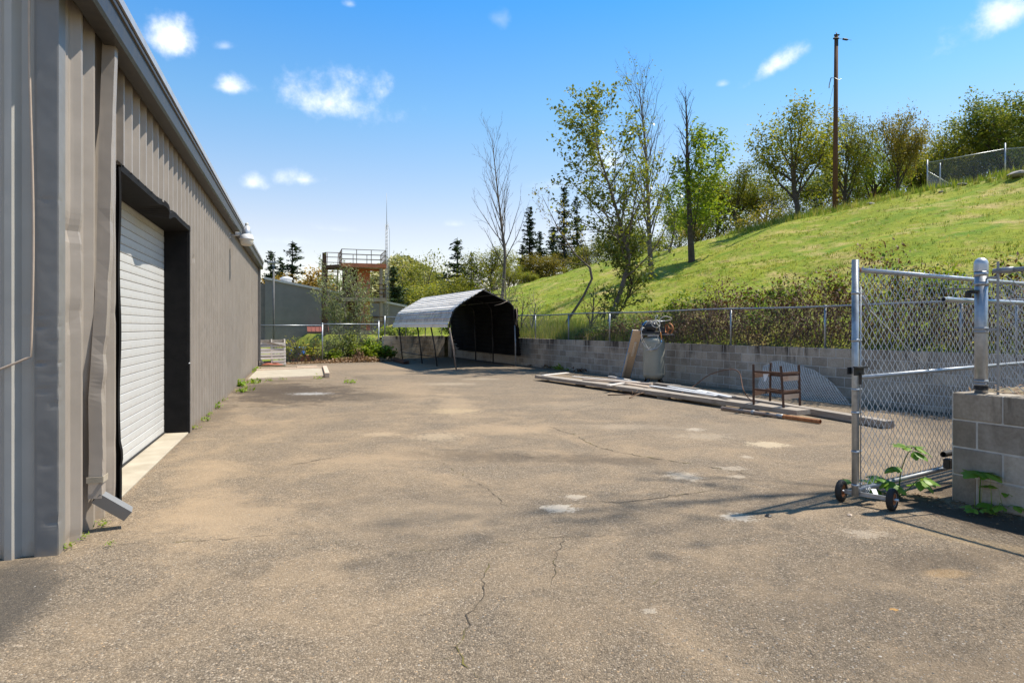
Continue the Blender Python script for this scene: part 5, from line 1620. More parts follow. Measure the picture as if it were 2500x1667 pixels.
for a_, b_, w_, h_ in ((q[3] + eb, q[2] + eb, .10, .13), (q[1] + eb + Vector((.08, -.2, .02)), q[2] + eb + Vector((.10, 0, .02)), .14, .14), (q[2].lerp(q[3], .1) + Vector((0, .12, .12)), q[2].lerp(q[3], .42) + Vector((0, .12, .12)), .1, .09), (q[0] + Vector((0, -.03, .03)), q[1] + Vector((0, -.03, .03)), .03, .08)):
    mb = MB(); mb.beam(a_, b_, w_, h_, bev=.004); mb.build('board', M['woodtan'], pad)

# blue tubs and a planter behind the fence
for px, py, s_, lab in ((732, 874, 1.0, 'blue plastic tub standing behind the fence among yellow vines'), (703, 862, .8, 'small blue tub half hidden by vines beside the pallet')):
    p = A(px, py, 30.6); p.z = -.04
    t_ = empty('tub', p, 0, lab, 'tub', 'blue tubs behind the fence')
    mb = MB(); mb.lathe([(0, 0), (.20 * s_, 0), (.23 * s_, .30 * s_), (.25 * s_, .31 * s_), (.235 * s_, .34 * s_), (.255 * s_, .60 * s_), (.275 * s_, .61 * s_), (.27 * s_, .64 * s_), (.23 * s_, .62 * s_), (.2 * s_, .1), (0, .08)], 22); mb.build('body', M['bluep'], t_)
p = A(755, 882, 30.4); p.z = 0
mb = MB(); mb.beam((-.8, 0, .1), (.8, .25, .1), .3, .28, bev=.02); o = mb.build('planter', M['redsteel']); o.location = p; tag(o, 'low terracotta coloured planter behind the fence under the vines', 'planter')

# ------------------------------------------------------------------ light pole, tower, mast, utility pole
lp = A(668, 830, 31.5); lp.z = -.05
lt = empty('light_pole', lp, 0, 'grey square light pole with a small flat head behind the end fence', 'light pole')
top = H_CAM + (HY - 645) / F * 31.5
mb = MB(); mb.tube([(0, 0, 0), (0, 0, top + .05)], .05, 10, r1=.042); mb.build('shaft', M['polegrey'], lt)
mb = MB(); mb.box((-.02, 0, top + .12), (.42, .3, .09), bev=.02); mb.box((0, 0, top + .02), (.12, .12, .16)); mb.build('lamp_head', M['galvold'], lt)

TZ = 44.0
def TPX(px, Y): return (px - CX) / F * Y
tw = empty('steel_tower', (TPX(840, TZ), TZ, -.06), R(17.9), 'rusty red steel training tower with three railed decks behind the fence', 'tower')
# local axes: x along the front (right), y away; deck corners from the photograph
lev = [1.22, 3.42, 5.72]
FX0, FX1, DY = -.15, 2.75, 3.0
def post_(x, y, z0, z1, mat, nm='column', s_=.16):
    mb = MB(); mb.beam((x, y, z0), (x, y, z1), s_, s_, up=(0, 1, 0)); mb.box((x - .06, y - .0, (z0 + z1) / 2), (.02, s_ + .04, z1 - z0)); return mb.build(nm, M[mat], tw)
post_(2.45, .15, 0, 5.6, 'dullsteel', s_=.2)
post_(1.5, DY - .2, 0, 5.6, 'dullsteel', s_=.18)
post_(.15, .15, 0, 5.6, 'rust', s_=.18)
post_(.15, DY - .2, 0, 5.6, 'rust', s_=.18)
post_(-1.25, .3, 0, 6.5, 'rust', s_=.26)
post_(-1.25, DY - .3, 0, 6.2, 'rust', s_=.2)
for i, z in enumerate(lev):
    mb = MB()
    x1 = FX1 if i else FX1 - .0
    for a_, b_ in (((FX0, 0), (x1, 0)), ((FX0, DY), (x1, DY)), ((FX0, 0), (FX0, DY)), ((x1, 0), (x1, DY))):
        mb.beam((a_[0], a_[1], z), (b_[0], b_[1], z), .10, .26)
    mb.build('deck_beam', M['redsteel'] if i == 2 else M['dullsteel'], tw)
    mb = MB(); mb.box(((FX0 + x1) / 2, DY / 2, z + .04), (x1 - FX0 - .11, DY - .11, .05)); mb.build('deck', M['dullsteel'], tw)
    # railing, each side its own part
    for (a_, b_, n_) in (((FX0, 0), (x1, 0), 3), ((x1, 0), (x1, DY), 4), ((FX0, DY), (x1, DY), 3), ((FX0, 0), (FX0, DY), 3)):
        if i < 2 and a_ == (FX0, 0) and b_ == (FX0, DY): continue
        mb = MB()
        for hgt in (.38, .70, 1.04):
            mb.beam((a_[0], a_[1], z + hgt), (b_[0], b_[1], z + hgt), .042, .042)
        for k_ in range(n_ + 1):
            t = k_ / n_; x, y = a_[0] + (b_[0] - a_[0]) * t, a_[1] + (b_[1] - a_[1]) * t
            mb.beam((x, y, z + .05), (x, y, z + 1.04), .045, .045, up=(0, 1, 0))
        mb.build('railing', M['rust'] if i < 2 else M['dullsteel'], tw)
mb = MB(); mb.box((1.45, 1.7, 3.2), (.85, .06, 4.9)); mb.box((1.05, 2.0, 3.2), (.06, .6, 4.9)); mb.build('red_panel', M['redsteel'], tw)
mb = MB(); mb.box((.5, 1.9, 3.4), (1.0, .05, 4.4)); mb.build('dark_panel', M['rust'], tw)
# landing and stair on the left side
mb = MB(); mb.box((-.7, DY / 2, 5.62), (1.1, DY - .4, .08)); mb.beam((-1.25, .1, 5.55), (-.15, .05, 5.66), .1, .2); mb.beam((-1.3, .2, 3.3), (-.1, .1, 3.35), .1, .2); mb.beam((-1.3, .2, 1.15), (.1, .1, 1.15), .1, .18); mb.build('landing', M['rust'], tw)
for z0, z1, y0_, y1_ in ((3.42, 5.6, 2.4, .4), (1.22, 3.4, .4, 2.4), (0, 1.2, 2.4, .9)):
    mb = MB()
    for x in (-1.05, -.35): mb.beam((x, y0_, z0), (x, y1_, z1), .06, .2)
    n_ = int((z1 - z0) / .2)
    for k_ in range(n_):
        t = (k_ + .5) / n_; mb.box((-.7, y0_ + (y1_ - y0_) * t, z0 + (z1 - z0) * t), (.68, .24, .03))
    mb.build('stair', M['rust'], tw)
    mb = MB()
    for x in (-1.05, -.35): mb.beam((x, y0_, z0 + .9), (x, y1_, z1 + .9), .04, .04)
    mb.build('handrail', M['rustorange'], tw)
mb = MB()
for hgt in (.2, .55, .85): mb.beam((-1.25, .1, 5.66 + hgt), (-.15, .05, 5.66 + hgt), .04, .04)
mb.beam((-1.25, .3, 6.4), (-1.25, DY - .3, 6.4), .04, .04); mb.build('railing', M['rust'], tw)
mb = MB(); mb.beam((1.62, 1.6, 1.25), (1.62, 1.6, 2.15), .08, .1, up=(0, 1, 0)); mb.beam((1.62, 1.6, 2.15), (1.62, 2.4, 3.0), .08, .08); mb.build('yellow_brace', M['orangep'], tw)

mt = empty('radio_mast', (TPX(944, 46.5), 46.5, -.05), R(10), 'thin tall lattice radio mast beside the steel tower', 'mast')
mh = H_CAM + (HY - 470) / F * 46.5
mb = MB()
tri = [(-.13, -.08), (.13, -.08), (0, .15)]
hl = mh * .80
for k_, (x, y) in enumerate(tri): mb.tube([(x, y, 0), (x * .55, y * .55, hl)], .02, 5)
mb.build('leg', M['galvold'], mt)
mb = MB()
nl = 34
for k_ in range(nl):
    z0, z1 = hl * k_ / nl, hl * (k_ + 1) / nl
    for i in range(3):
        a_, b_ = tri[i], tri[(i + 1) % 3]; s0, s1 = 1 - .45 * z0 / hl, 1 - .45 * z1 / hl
        mb.tube([(a_[0] * s0, a_[1] * s0, z0), (b_[0] * s1, b_[1] * s1, z1)], .008, 3, caps=False)
mb.build('bracing', M['galvold'], mt)
mb = MB(); mb.tube([(0, 0, hl - .3), (0, 0, mh)], .024, 6, r1=.012); mb.tube([(.22, 0, 1), (.2, 0, hl * .95), (.06, 0, hl + .2)], .012, 5); mb.build('antenna', M['galvold'], mt)

ub = A(2039, 489, 42.0); ub.z = hz(ub.x, ub.y) - .15
up_pole = empty('utility_pole', ub, 0, 'tall bare brown wooden utility pole standing on the hill crest', 'utility pole')
uh = H_CAM + (HY - 88) / F * 42.0 - ub.z
mb = MB(); mb.tube([(.0, 0, 0), (.03, 0, uh * .5), (.07, 0, uh)], .17, 14, r1=.115); mb.build('shaft', M['woodpole'], up_pole)
mb = MB(); mb.tube([(.07, -.1, uh - .02), (.05, -.02, uh + .22)], .05, 8, r1=.02); mb.box((.10, 0, uh + .05), (.32, .1, .07)); mb.box((.0, -.12, uh - .22), (.36, .12, .1), bev=.02); mb.box((.07, -.13, uh - .5), (.1, .08, .4)); mb.build('bracket', M['dark'], up_pole)
mb = MB(); mb.tube([(.2, -.1, uh - .22), (.42, -.12, uh - .26)], .012, 6); mb.lathe([(0, -.17), (.05, -.16), (.075, -.12), (.055, -.08), (.075, -.04), (.055, 0), (.075, .04), (.055, .08), (.07, .12), (.04, .17), (0, .18)], 12, M=Matrix.Translation((.58, -.12, uh - .28)) @ Matrix.Rotation(R(98), 4, 'Y')); mb.tube([(.74, -.12, uh - .3), (.98, -.12, uh - .33)], .012, 6); mb.build('insulator', M['dark'], up_pole)
mb = MB(); mb.tube([(-.32, -.12, uh * .758), (-.1, -.16, uh * .755), (.17, -.15, uh * .745), (.35, -.12, uh * .752)], .018, 6); mb.tube([(-.32, -.12, uh * .758), (-.42, -.1, uh * .72), (-.44, -.1, uh * .70)], .03, 6); mb.build('crossbolt', M['galv'], up_pole)
mb = MB()
for z in (.35, .75, 1.05, 1.35): mb.box((.06, -.16, z), (.09, .02, .16 if z > 1 else .06))
mb.build('marker', M['yellow'], up_pole)
g0 = terr(1959, 515); g1 = A(1981, 455, g0.y)
gw = empty('guy_wire', g0, 0, 'guy wire of the utility pole with a bright yellow guard tube', 'guy wire')
mb = MB(); mb.tube([(0, 0, -.1), g1 - g0], .055, 8); mb.build('guard', M['yellow'], gw)
mb = MB(); mb.tube([g1 - g0, ub + Vector((-.1, 0, uh * .72)) - g0], .012, 5); mb.build('wire', M['galvold'], gw)
u0 = terr(1730, 578)
ux = empty('utility_box', u0, R(20), 'small pale blue utility box standing on the hill under the trees', 'utility box')
mb = MB(); mb.box((0, 0, .3), (.24, .2, .62), bev=.02); mb.build('body', M['paleblue'], ux); mb = MB(); mb.box((0, 0, .63), (.27, .23, .05), bev=.01); mb.build('lid', M['paleblue'], ux)
# ------------------------------------------------------------------ trees
def grow(rg, p, d, L, r, lvl, spec, out, tips):
    """one branch and its children; keeps (points, r0, r1) in out and leaf anchors in tips"""
    mx = spec['levels']
    n = max(3, min(9, int(L / spec['seg']) + 2))
    pts, dirs = [p.copy()], []
    for i in range(n):
        w = spec['wob'][lvl]
        d = (d + Vector((rg.uniform(-w, w), rg.uniform(-w, w), rg.uniform(-w, w) + spec['up'][lvl]))).normalized()
        p = p + d * (L / n); pts.append(p.copy()); dirs.append(d.copy())
    r1 = r * spec['tap'][lvl]
    out.append((pts, r, r1))
    if lvl >= spec['leaf_from']:
        for i in range(1, n + 1):
            tips.append((pts[i], dirs[i - 1], lvl))
    if lvl == mx: return
    k = spec['kids'][lvl]
    t0 = spec['t0'][lvl]
    ph = rg.uniform(0, 6.28)
    for i in range(k):
        t = t0 + (1 - t0) * (i + rg.uniform(.1, .9)) / k
        j = min(n - 1, int(t * n)); fr = t * n - j
        q = pts[j].lerp(pts[j + 1], fr)
        b = dirs[j]
        ang = spec['ang'][lvl] * rg.uniform(.75, 1.25)
        ph += 2.4 + rg.uniform(-.5, .5)
        s = b.orthogonal().normalized(); s = (Matrix.Rotation(ph, 3, b) @ s)
        nd_ = (b * math.cos(ang) + s * math.sin(ang)).normalized()
        LL = L * spec['ratio'][lvl] * (1 - spec['drop'][lvl] * t) * rg.uniform(.75, 1.2)
        rr = (r + (r1 - r) * t) * spec['rr'][lvl]
        grow(rg, q, nd_, LL, max(rr, spec['rmin']), lvl + 1, spec, out, tips)


def tree_meshes(kind, seed, H, spec, bark, leafm, leaf, lsz, nl, spread, wid=.62, flat=.2, path=None, sides=(8, 6, 4, 3)):
    """returns (trunk mesh, crown mesh or None) for a tree of height about H standing at the origin"""
    rg = random.Random(seed); ng = np.random.default_rng(seed)
    out, tips = [], []
    if path:   # a trunk that follows given points
        pts = curve_pts(path, 14)
        r0 = spec['r0']; out.append((pts, r0, r0 * .12))
        k = spec['kids'][0]
        ph = rg.uniform(0, 6)
        tot = len(pts) - 1
        for i in range(k):
            t = spec['t0'][0] + (1 - spec['t0'][0]) * (i + rg.uniform(.1, .9)) / k
            j = min(tot - 1, int(t * tot)); q = pts[j].lerp(pts[j + 1], t * tot - j)
            b = (pts[j + 1] - pts[j]).normalized(); ph += 2.4 + rg.uniform(-.5, .5)
            s = Matrix.Rotation(ph, 3, b) @ b.orthogonal().normalized()
            ang = spec['ang'][0] * rg.uniform(.75, 1.25)
            nd_ = (b * math.cos(ang) + s * math.sin(ang)).normalized()
            LL = H * spec['ratio'][0] * (1 - spec['drop'][0] * t) * rg.uniform(.75, 1.2)
            grow(rg, q, nd_, LL, max(r0 * (1 - .85 * t) * spec['rr'][0], spec['rmin']), 1, spec, out, tips)
        if spec['leaf_from'] <= 1:
            for j in range(tot * 3 // 4, tot): tips.append((pts[j + 1], Vector((0, 0, 1)), 1))
    else:
        grow(rg, Vector((0, 0, -.1)), Vector((rg.uniform(-.06, .06), rg.uniform(-.06, .06), 1)), H * spec['trunk'], spec['r0'], 0, spec, out, tips)
    mb = MB()
    rmax = out[0][1]
    for pts, r0, r1 in out:
        n = 8 if r0 > .5 * rmax else (5 if r0 > .15 * rmax else 3)
        mb.tube(pts, r0, n, caps=False, r1=r1)
    tm = mb.build('trunk', bark); me_t = tm.data; bpy.data.objects.remove(tm)
    me_c = None
    if leafm is not None and tips:
        P = np.array([tuple(t[0]) for t in tips], np.float32)
        idx = ng.integers(0, len(P), nl) if nl > len(P) else ng.permutation(len(P))[:nl]
        C = P[idx] + ng.normal(size=(nl, 3)) * spread
        V, Fq, rn = leaf_quads(ng, C, lsz, wid, flat)
        me_c = Soup().add(V, Fq, 0, rn).mesh('crown', leafm)
    return me_t, me_c


SP_OAK = dict(levels=3, trunk=.34, r0=.15, seg=.6, wob=(.10, .22, .30, .35), up=(.02, .06, .05, .06), tap=(.75, .35, .3, .3), kids=(10, 6, 5), t0=(.30, .25, .2), ang=(.72, .75, .8), ratio=(1.25, .52, .5), drop=(.1, .35, .3), rr=(.55, .5, .5), rmin=.008, leaf_from=2)
SP_POP = dict(levels=3, trunk=1.0, r0=.13, seg=.9, wob=(.05, .10, .16, .2), up=(.04, .13, .12, .1), tap=(.06, .2, .3, .3), kids=(34, 5, 2), t0=(.22, .2, .2), ang=(.52, .5, .5), ratio=(.34, .42, .5), drop=(.55, .3, .3), rr=(.42, .5, .6), rmin=.006, leaf_from=2)
SP_COT = dict(levels=2, trunk=1.0, r0=.13, seg=.7, wob=(.07, .14, .2), up=(.03, .09, .08), tap=(.12, .2, .3), kids=(32, 7), t0=(.16, .2), ang=(.85, .7), ratio=(.36, .42), drop=(.55, .3), rr=(.45, .5), rmin=.006, leaf_from=1)
SP_BUSH = dict(levels=2, trunk=.5, r0=.05, seg=.3, wob=(.15, .25, .3), up=(.08, .10, .08), tap=(.4, .3, .3), kids=(9, 6), t0=(.1, .2), ang=(.7, .7), ratio=(1.0, .5), drop=(.1, .3), rr=(.6, .5), rmin=.004, leaf_from=1)


def conifer_meshes(seed, H, W, bark, leafm, dens=1.0, gap=.12):
    rg = random.Random(seed); ng = np.random.default_rng(seed)
    mb = MB(); mb.tube([(0, 0, -.2), (.04 * H * .1, 0, H * .5), (0, .02, H)], [.016 * H, .010 * H, .001 * H], 7, caps=False)
    C, A_ = [], []
    z = H * gap
    while z < H * .985:
        t = (z - H * gap) / (H * (1 - gap))
        L0 = W * (1 - t) ** .8 * (.55 + .45 * min(1, t * 6))
        nb = rg.randint(4, 6)
        for i in range(nb):
            if rg.random() < .25: continue
            a = rg.uniform(0, 6.28); L = L0 * rg.uniform(.4, 1.3) + .15
            dz = .10 - .35 * (1 - t) * rg.uniform(.4, 1.2) + .25 * t
            d = Vector((math.cos(a), math.sin(a), dz)).normalized()
            p0 = Vector((0, 0, z + rg.uniform(-.1, .1)))
            mb.tube([p0, p0 + d * L * .5, p0 + d * L + Vector((0, 0, .08 * L))], .005 * H * (1 - t) + .006, 3, caps=False, r1=.004)
            m = max(2, int(L / .16 * dens))
            for k in range(m):
                f = (k + rg.uniform(.2, 1)) / m
                q = p0 + d * L * f + Vector((0, 0, .08 * L * f))
                for _ in range(3):
                    C.append(q + Vector((rg.gauss(0, .09 + .03 * L), rg.gauss(0, .09 + .03 * L), rg.gauss(-.02, .05))))
        z += H * .026 * rg.uniform(.8, 1.3)
    C = np.array([tuple(c) for c in C], np.float32)
    C = np.concatenate([C, C + ng.normal(size=C.shape) * .12]).astype(np.float32)
    V, Fq, rn = leaf_quads(ng, C, .42, .40, .5, .5)
    tm = mb.build('trunk', bark); me_t = tm.data; bpy.data.objects.remove(tm)
    return me_t, Soup().add(V, Fq, 0, rn).mesh('crown', leafm)


def put_tree(name, meshes, loc, H0, H, label, group=None, rz=0.0, sx=1.0, cat='tree'):
    o = empty(name, loc, rz, label, cat, group)
    s = H / H0
    o.scale = (s * sx, s * sx, s)
    t = link('trunk', meshes[0], o)
    if meshes[1] is not None: link('crown', meshes[1], o)
    return o


oakA = [tree_meshes('oak', 11 + i, 8, SP_OAK, M['barkdark'], m_, True, .155, int(n_ * 1.4), .24) for i, (m_, n_) in enumerate(((M['oak'], 7500), (M['oakdark'], 10500), (M['oakbrown'], 6500), (M['oak'], 6000), (M['bright'], 6800), (M['oakdark'], 8500)))]
H_OAK = [max((v.co.z for v in m_[1].vertices)) for m_ in oakA]


def oak_at(px, ytop, Y, var, label, sx=1.0, rz=0.0, sink=.2, name='oak_tree', group='oaks along the hill crest', base=None):
    p = A(px, HY, Y); p.z = (hz(p.x, p.y) if base is None else base) - sink
    top = H_CAM + (HY - ytop) / F * Y
    return put_tree(name, oakA[var], p, H_OAK[var], top - p.z, label, group, rz, sx)


D = 2500 / 2352.0
for px, yt, Y, var, sx, rz, lab in [
    (1835, 222, 46, 3, .95, .3, 'large round leafy oak just in front of the pole, tallest left of it'),
    (1940, 240, 51, 0, .72, 1.2, 'tall open oak right behind the utility pole'),
    (2062, 238, 51, 2, .62, 2.2, 'slim bronze topped oak midway between the pole and hill fence'),
    (2010, 300, 56, 4, .8, 4.0, 'bushy bright oak low between the pole and the bronze oak'),
    (2135, 292, 58, 3, .9, 5.1, 'yellowish oak just left of the hill fence corner post'),
    (2190, 268, 62, 0, 1.0, .9, 'yellow green oak behind the hill fence corner'),
    (2250, 262, 60, 3, .9, 2.8, 'broad olive oak behind the middle of the hill fence'),
    (2320, 188, 54, 1, 1.0, 1.9, 'big dark green oak above the hill fence, highest of all'),
    (2400, 215, 58, 5, 1.1, 3.3, 'dark oak cut by the edge of the picture above the hill fence'),
    (1700, 368, 58, 3, 1.1, .6, 'wide olive oak left of the round leafy oak'),
    (1650, 375, 66, 4, 1.0, 3.9, 'bright oak partly behind the bright maple'),
    (1760, 400, 60, 0, 1.2, 1.6, 'low dense oak filling the gap below the round oak'),
    (1560, 470, 66, 5, 1.0, 2.5, 'dark shaded oak behind the bare trunk on the slope'),
    (1890, 352, 60, 5, 1.0, .2, 'dark low oak behind the pole foot'),
    (2085, 345, 64, 1, 1.2, 5.6, 'dense dark oak low behind the bronze topped oak'),
    (1960, 372, 62, 4, 1.1, 4.4, 'bright low oak right of the pole foot'),
    (1600, 430, 74, 0, 1.1, 1.1, 'olive oak farther back between bright maple and bare trunk')]:
    oak_at(px * D, yt * D, Y, var, lab, sx, rz)
for px, yt, Y, var, sx, rz, lab in [
    (1425, 500, 82, 3, 1.0, .4, 'olive oak on the far slope behind the glossy poplar'),
    (1365, 535, 88, 0, 1.0, 2.0, 'round olive oak on the far slope left of the poplar'),
    (1480, 520, 78, 5, 1.0, 3.1, 'dark oak on the far slope right of the poplar trunk'),
    (1245, 575, 86, 2, 1.3, 1.5, 'golden bronze oak low at the foot of the two tall firs'),
    (1300, 560, 92, 1, 1.2, .8, 'dark green oak under the two tall firs'),
    (1345, 585, 96, 4, 1.2, 5.0, 'bright oak low on the far slope horizon'),
    (1135, 560, 80, 3, 1.5, .9, 'yellow green oak behind the bare poplar by the carport'),
    (1095, 600, 76, 0, 1.3, 2.9, 'olive oak between the small pine and the carport ridge'),
    (1165, 610, 72, 3, 1.5, 4.1, 'low yellow green oak at the foot of the bare poplar'),
    (1215, 620, 74, 0, 1.5, 5.1, 'low olive oak right of the bare poplar'),
    (1050, 632, 80, 3, 1.6, 1.1, 'broad yellow green tree just over the carport ridge'),
    (1180, 600, 84, 3, 1.2, 2.9, 'olive oak low behind the carport ridge'),
    (930, 655, 92, 5, 1.4, 2.6, 'low olive tree behind the workshop right end'),
    (985, 640, 90, 3, 1.5, 3.6, 'broad olive tree low behind the carport roof'),
    (1050, 640, 95, 5, 1.4, 4.6, 'dark broad tree behind the carport ridge'),
    (1100, 640, 88, 4, 1.3, 5.5, 'bright broad tree under the small pine'),
    (760, 620, 110, 4, 1.2, .5, 'pale green tree behind the tower stairs')]:
    oak_at(px * D, yt * D, Y, var, lab, sx, rz, base=0 if px < 1120 else None, name='broadleaf_tree', group='broadleaf trees beyond the yard')
thin = tree_meshes('thin', 55, 8, SP_OAK, M['bark'], M['oak'], True, .19, 2600, .2)
th_ = max(v.co.z for v in thin[1].vertices)
for px, yt, Y, sx, lab in [(1010, 575, 105, .62, 'thin yellow green tree right of the far hill'), (966, 570, 100, .7, 'tall thin olive tree before the far hill, left of two')]:
    p = A(px * D, HY, Y); p.z = -.2
    put_tree('broadleaf_tree', thin, p, th_, H_CAM + (HY - yt * D) / F * Y, lab, 'broadleaf trees beyond the yard', px * .1, sx)
gold = tree_meshes('gold', 77, 8, SP_OAK, M['bark'], M['gold'], True, .24, 7000, .22)
gh = max(v.co.z for v in gold[1].vertices)
for px, yt, Y, sx, rz, lab in [(692, 598, 82, 1.1, .3, 'golden leaved tree behind the workshop roof, the fuller one'), (655, 612, 90, .9, 2.2, 'golden leaved tree behind the workshop roof vent'), (728, 622, 88, .8, 4.2, 'golden leaved tree beside the tower stairs')]:
    p = A(px * D, HY, Y); p.z = -.1
    put_tree('golden_tree', gold, p, gh, H_CAM + (HY - yt * D) / F * Y, lab, 'golden trees behind the workshop', rz, sx)

con = [conifer_meshes(3, 14, 2.3, M['barkdark'], M['conifer']), conifer_meshes(5, 14, 2.9, M['barkdark'], M['conifer'], gap=.2), conifer_meshes(9, 14, 1.8, M['barkdark'], M['conifer'], .8, gap=.3)]
for px, yt, Y, var, sx, lab in [(1217, 474, 92, 0, .8, 'dark fir with a narrow top, left of the two tallest firs'), (1296, 424, 90, 2, .8, 'tallest dark fir on the far slope'), (1325, 445, 93, 2, .75, 'second tall fir just right of the tallest fir'), (1240, 530, 95, 1, .9, 'broad dark fir at the foot of the narrow fir'), (1200, 560, 90, 1, 1.0, 'low dark fir behind the bare poplar twigs'),
                            (1050, 545, 84, 2, 1.2, 'dark open pine behind the carport ridge'), (1083, 575, 86, 2, .6, 'small thin pine right of the open pine'), (1065, 610, 88, 1, 1.0, 'dark low fir under the open pine'),
                            (622, 574, 88, 1, .9, 'dark fir right beside the far warehouse corner'), (672, 552, 92, 2, 1.2, 'tall dark pine behind the light pole'), (645, 590, 95, 0, 1.0, 'small fir between the two dark pines'),
                            (903, 610, 78, 1, 1.1, 'dark full cedar behind the radio mast'), (915, 660, 84, 1, 1.5, 'dark cedar low behind the mast'), (1270, 520, 99, 0, 1.0, 'grey green fir behind the tallest fir')]:
    p = A(px * D, HY, Y)
    p.z = (hz(p.x, p.y) if px > 1120 else 0) - .3
    put_tree('conifer', con[var], p, 14, H_CAM + (HY - yt * D) / F * Y - p.z, lab, 'dark conifers beyond the yard', px * .37, sx * 1.35)


def path_tree(name, pix, Y0, dY, spec, bark, leafm, lsz, nl, spread, label, seed, cat='tree', root=None):
    """trunk through sight points at growing distance"""
    b = root if root is not None else terr(*pix[0]) if Y0 is None else A(pix[0][0], pix[0][1], Y0)
    Y = b.y
    pts = [Vector((0, 0, -.15))]
    for i, (x, y) in enumerate(pix[1:]):
        pts.append(A(x, y, Y + dY * (i + 1)) - b)
    H = pts[-1].z
    ms = tree_meshes(name, seed, H, spec, bark, leafm, True, lsz, nl, spread, path=pts)
    o = empty(name, b, 0, label, cat)
    link('trunk', ms[0], o)
    if ms[1] is not None: link('crown', ms[1], o)
    return o


def d2(*pts): return [(x * D, y * D) for x, y in pts]


bp = dict(SP_POP); bp['r0'] = .12
b = WF(2.4, 7.4); b.z = hill_z(2.4, 7.4)
path_tree('bare_poplar', d2((1166, 690), (1160, 600), (1152, 520), (1142, 430), (1130, 318)), None, .02, dict(bp, r0=.10, kids=(30, 4, 2)), M['bark'], None, 0, 0, 0, 'leafless poplar rising behind the carport', 31, root=b)
path_tree('bare_poplar', d2((1497, 640), (1492, 560), (1488, 440), (1480, 310), (1468, 205)), None, .02, dict(bp, r0=.16, kids=(40, 5, 3), ratio=(.40, .42, .5)), M['bark'], M['cotton'], .12, 260, .1, 'tallest leafless poplar behind the glossy green one', 32)
path_tree('bare_poplar', d2((1589, 601), (1585, 520), (1580, 410), (1578, 310), (1575, 222)), None, .0, dict(bp, r0=.20, kids=(26, 4, 2), t0=(.45, .2, .2), ratio=(.22, .42, .5)), M['barkdark'], None, 0, 0, 0, 'dark straight bare topped trunk alone on the grassy slope', 33)
b = WF(1.3, -3.4); b.z = hill_z(1.3, -3.4)
path_tree('glossy_poplar', d2((1452, 700), (1443, 610), (1428, 530), (1407, 450), (1378, 360), (1356, 275)), None, .03, dict(SP_COT, r0=.095, kids=(40, 7), ratio=(.40, .42)), M['bark'], M['cotton'], .135, 6400, .10, 'glossy green poplar leaning over the fence left of the compressor', 41, root=b)
b = WF(1.5, -3.1); b.z = hill_z(1.5, -3.1)
path_tree('ivy_bush', d2((1452, 715), (1448, 670), (1442, 620), (1430, 560)), None, .0, dict(SP_BUSH, r0=.05, kids=(34, 7), t0=(.03, .2), ratio=(.42, .5)), M['barkdark'], M['oakdark'], .13, 3600, .10, 'dark leafy growth around the foot of the glossy poplar', 43, cat='bush', root=b)
mp = terr(1589 * D, 601 * D); mp.y += .35; mp.z = hz(mp.x, mp.y)
path_tree('bright_maple', d2((1589, 601), (1596, 520), (1606, 440), (1618, 345)), None, .0, dict(SP_COT, r0=.055, kids=(34, 8), ratio=(.42, .5), ang=(.8, .7), drop=(.45, .3)), M['barkdark'], M['bright'], .20, 4200, .16, 'bright green maple wrapped around the dark straight trunk', 44, root=mp)
lt2 = terr(1536 * D, 580 * D)
path_tree('young_poplar', d2((1552, 566), (1550, 520), (1545, 470), (1535, 440)), None, 0, dict(SP_COT, r0=.10, kids=(20, 6)), M['bark'], M['bright'], .18, 1500, .14, 'thin young tree left of the bright maple', 45, root=lt2)
b = WF(1.6, .2); b.z = hill_z(1.6, .2)
path_tree('leaning_sapling', d2((1385, 705), (1360, 640), (1322, 585), (1285, 530), (1245, 450)), None, .03, dict(SP_POP, r0=.06, kids=(14, 4, 2), ang=(.7, .6, .5)), M['bark'], M['oakbrown'], .10, 260, .1, 'leaning bare sapling crossing behind the fence', 46, root=b)
# bare tangled shrubs between the carport and the poplar
for i, (px, py, yt, u, v, lab) in enumerate([(1182, 712, 590, 1.0, 5.4, 'bare grey shrub close behind the carport'), (1210, 710, 600, 1.2, 4.6, 'tall bare thorn shrub with two arching stems right of the carport'), (1232, 708, 640, .9, 3.7, 'thin bare shrub behind the first fence post'),
                                         (1268, 706, 650, 1.1, 2.6, 'bare thin sapling between fence posts'), (1310, 704, 655, 1.0, 1.3, 'bare upright stems left of the leaning sapling'), (1420, 690, 640, 1.6, -2.2, 'dry branches drooping by the poplar foot'), (1160, 690, 610, 2.6, 6.6, 'dense bare brush at the foot of the leafless poplar')]):
    b = WF(u, v); b.z = hill_z(u, v)
    H = H_CAM + (HY - yt * D) / F * b.y - b.z
    ms = tree_meshes('bare', 60 + i, H, dict(SP_BUSH, r0=.035 + .004 * (i % 3), trunk=.7, kids=(11, 6), ratio=(.6, .45), wob=(.12, .22, .3)), M['bark'] if i % 2 else M['barkpale'], M['oakbrown'] if i % 2 else M['bramble'], True, .09, 90, .1)
    put_tree('bare_shrub', ms, b, 1, 1, lab, 'bare shrubs behind the fence', 0, 1, 'shrub')
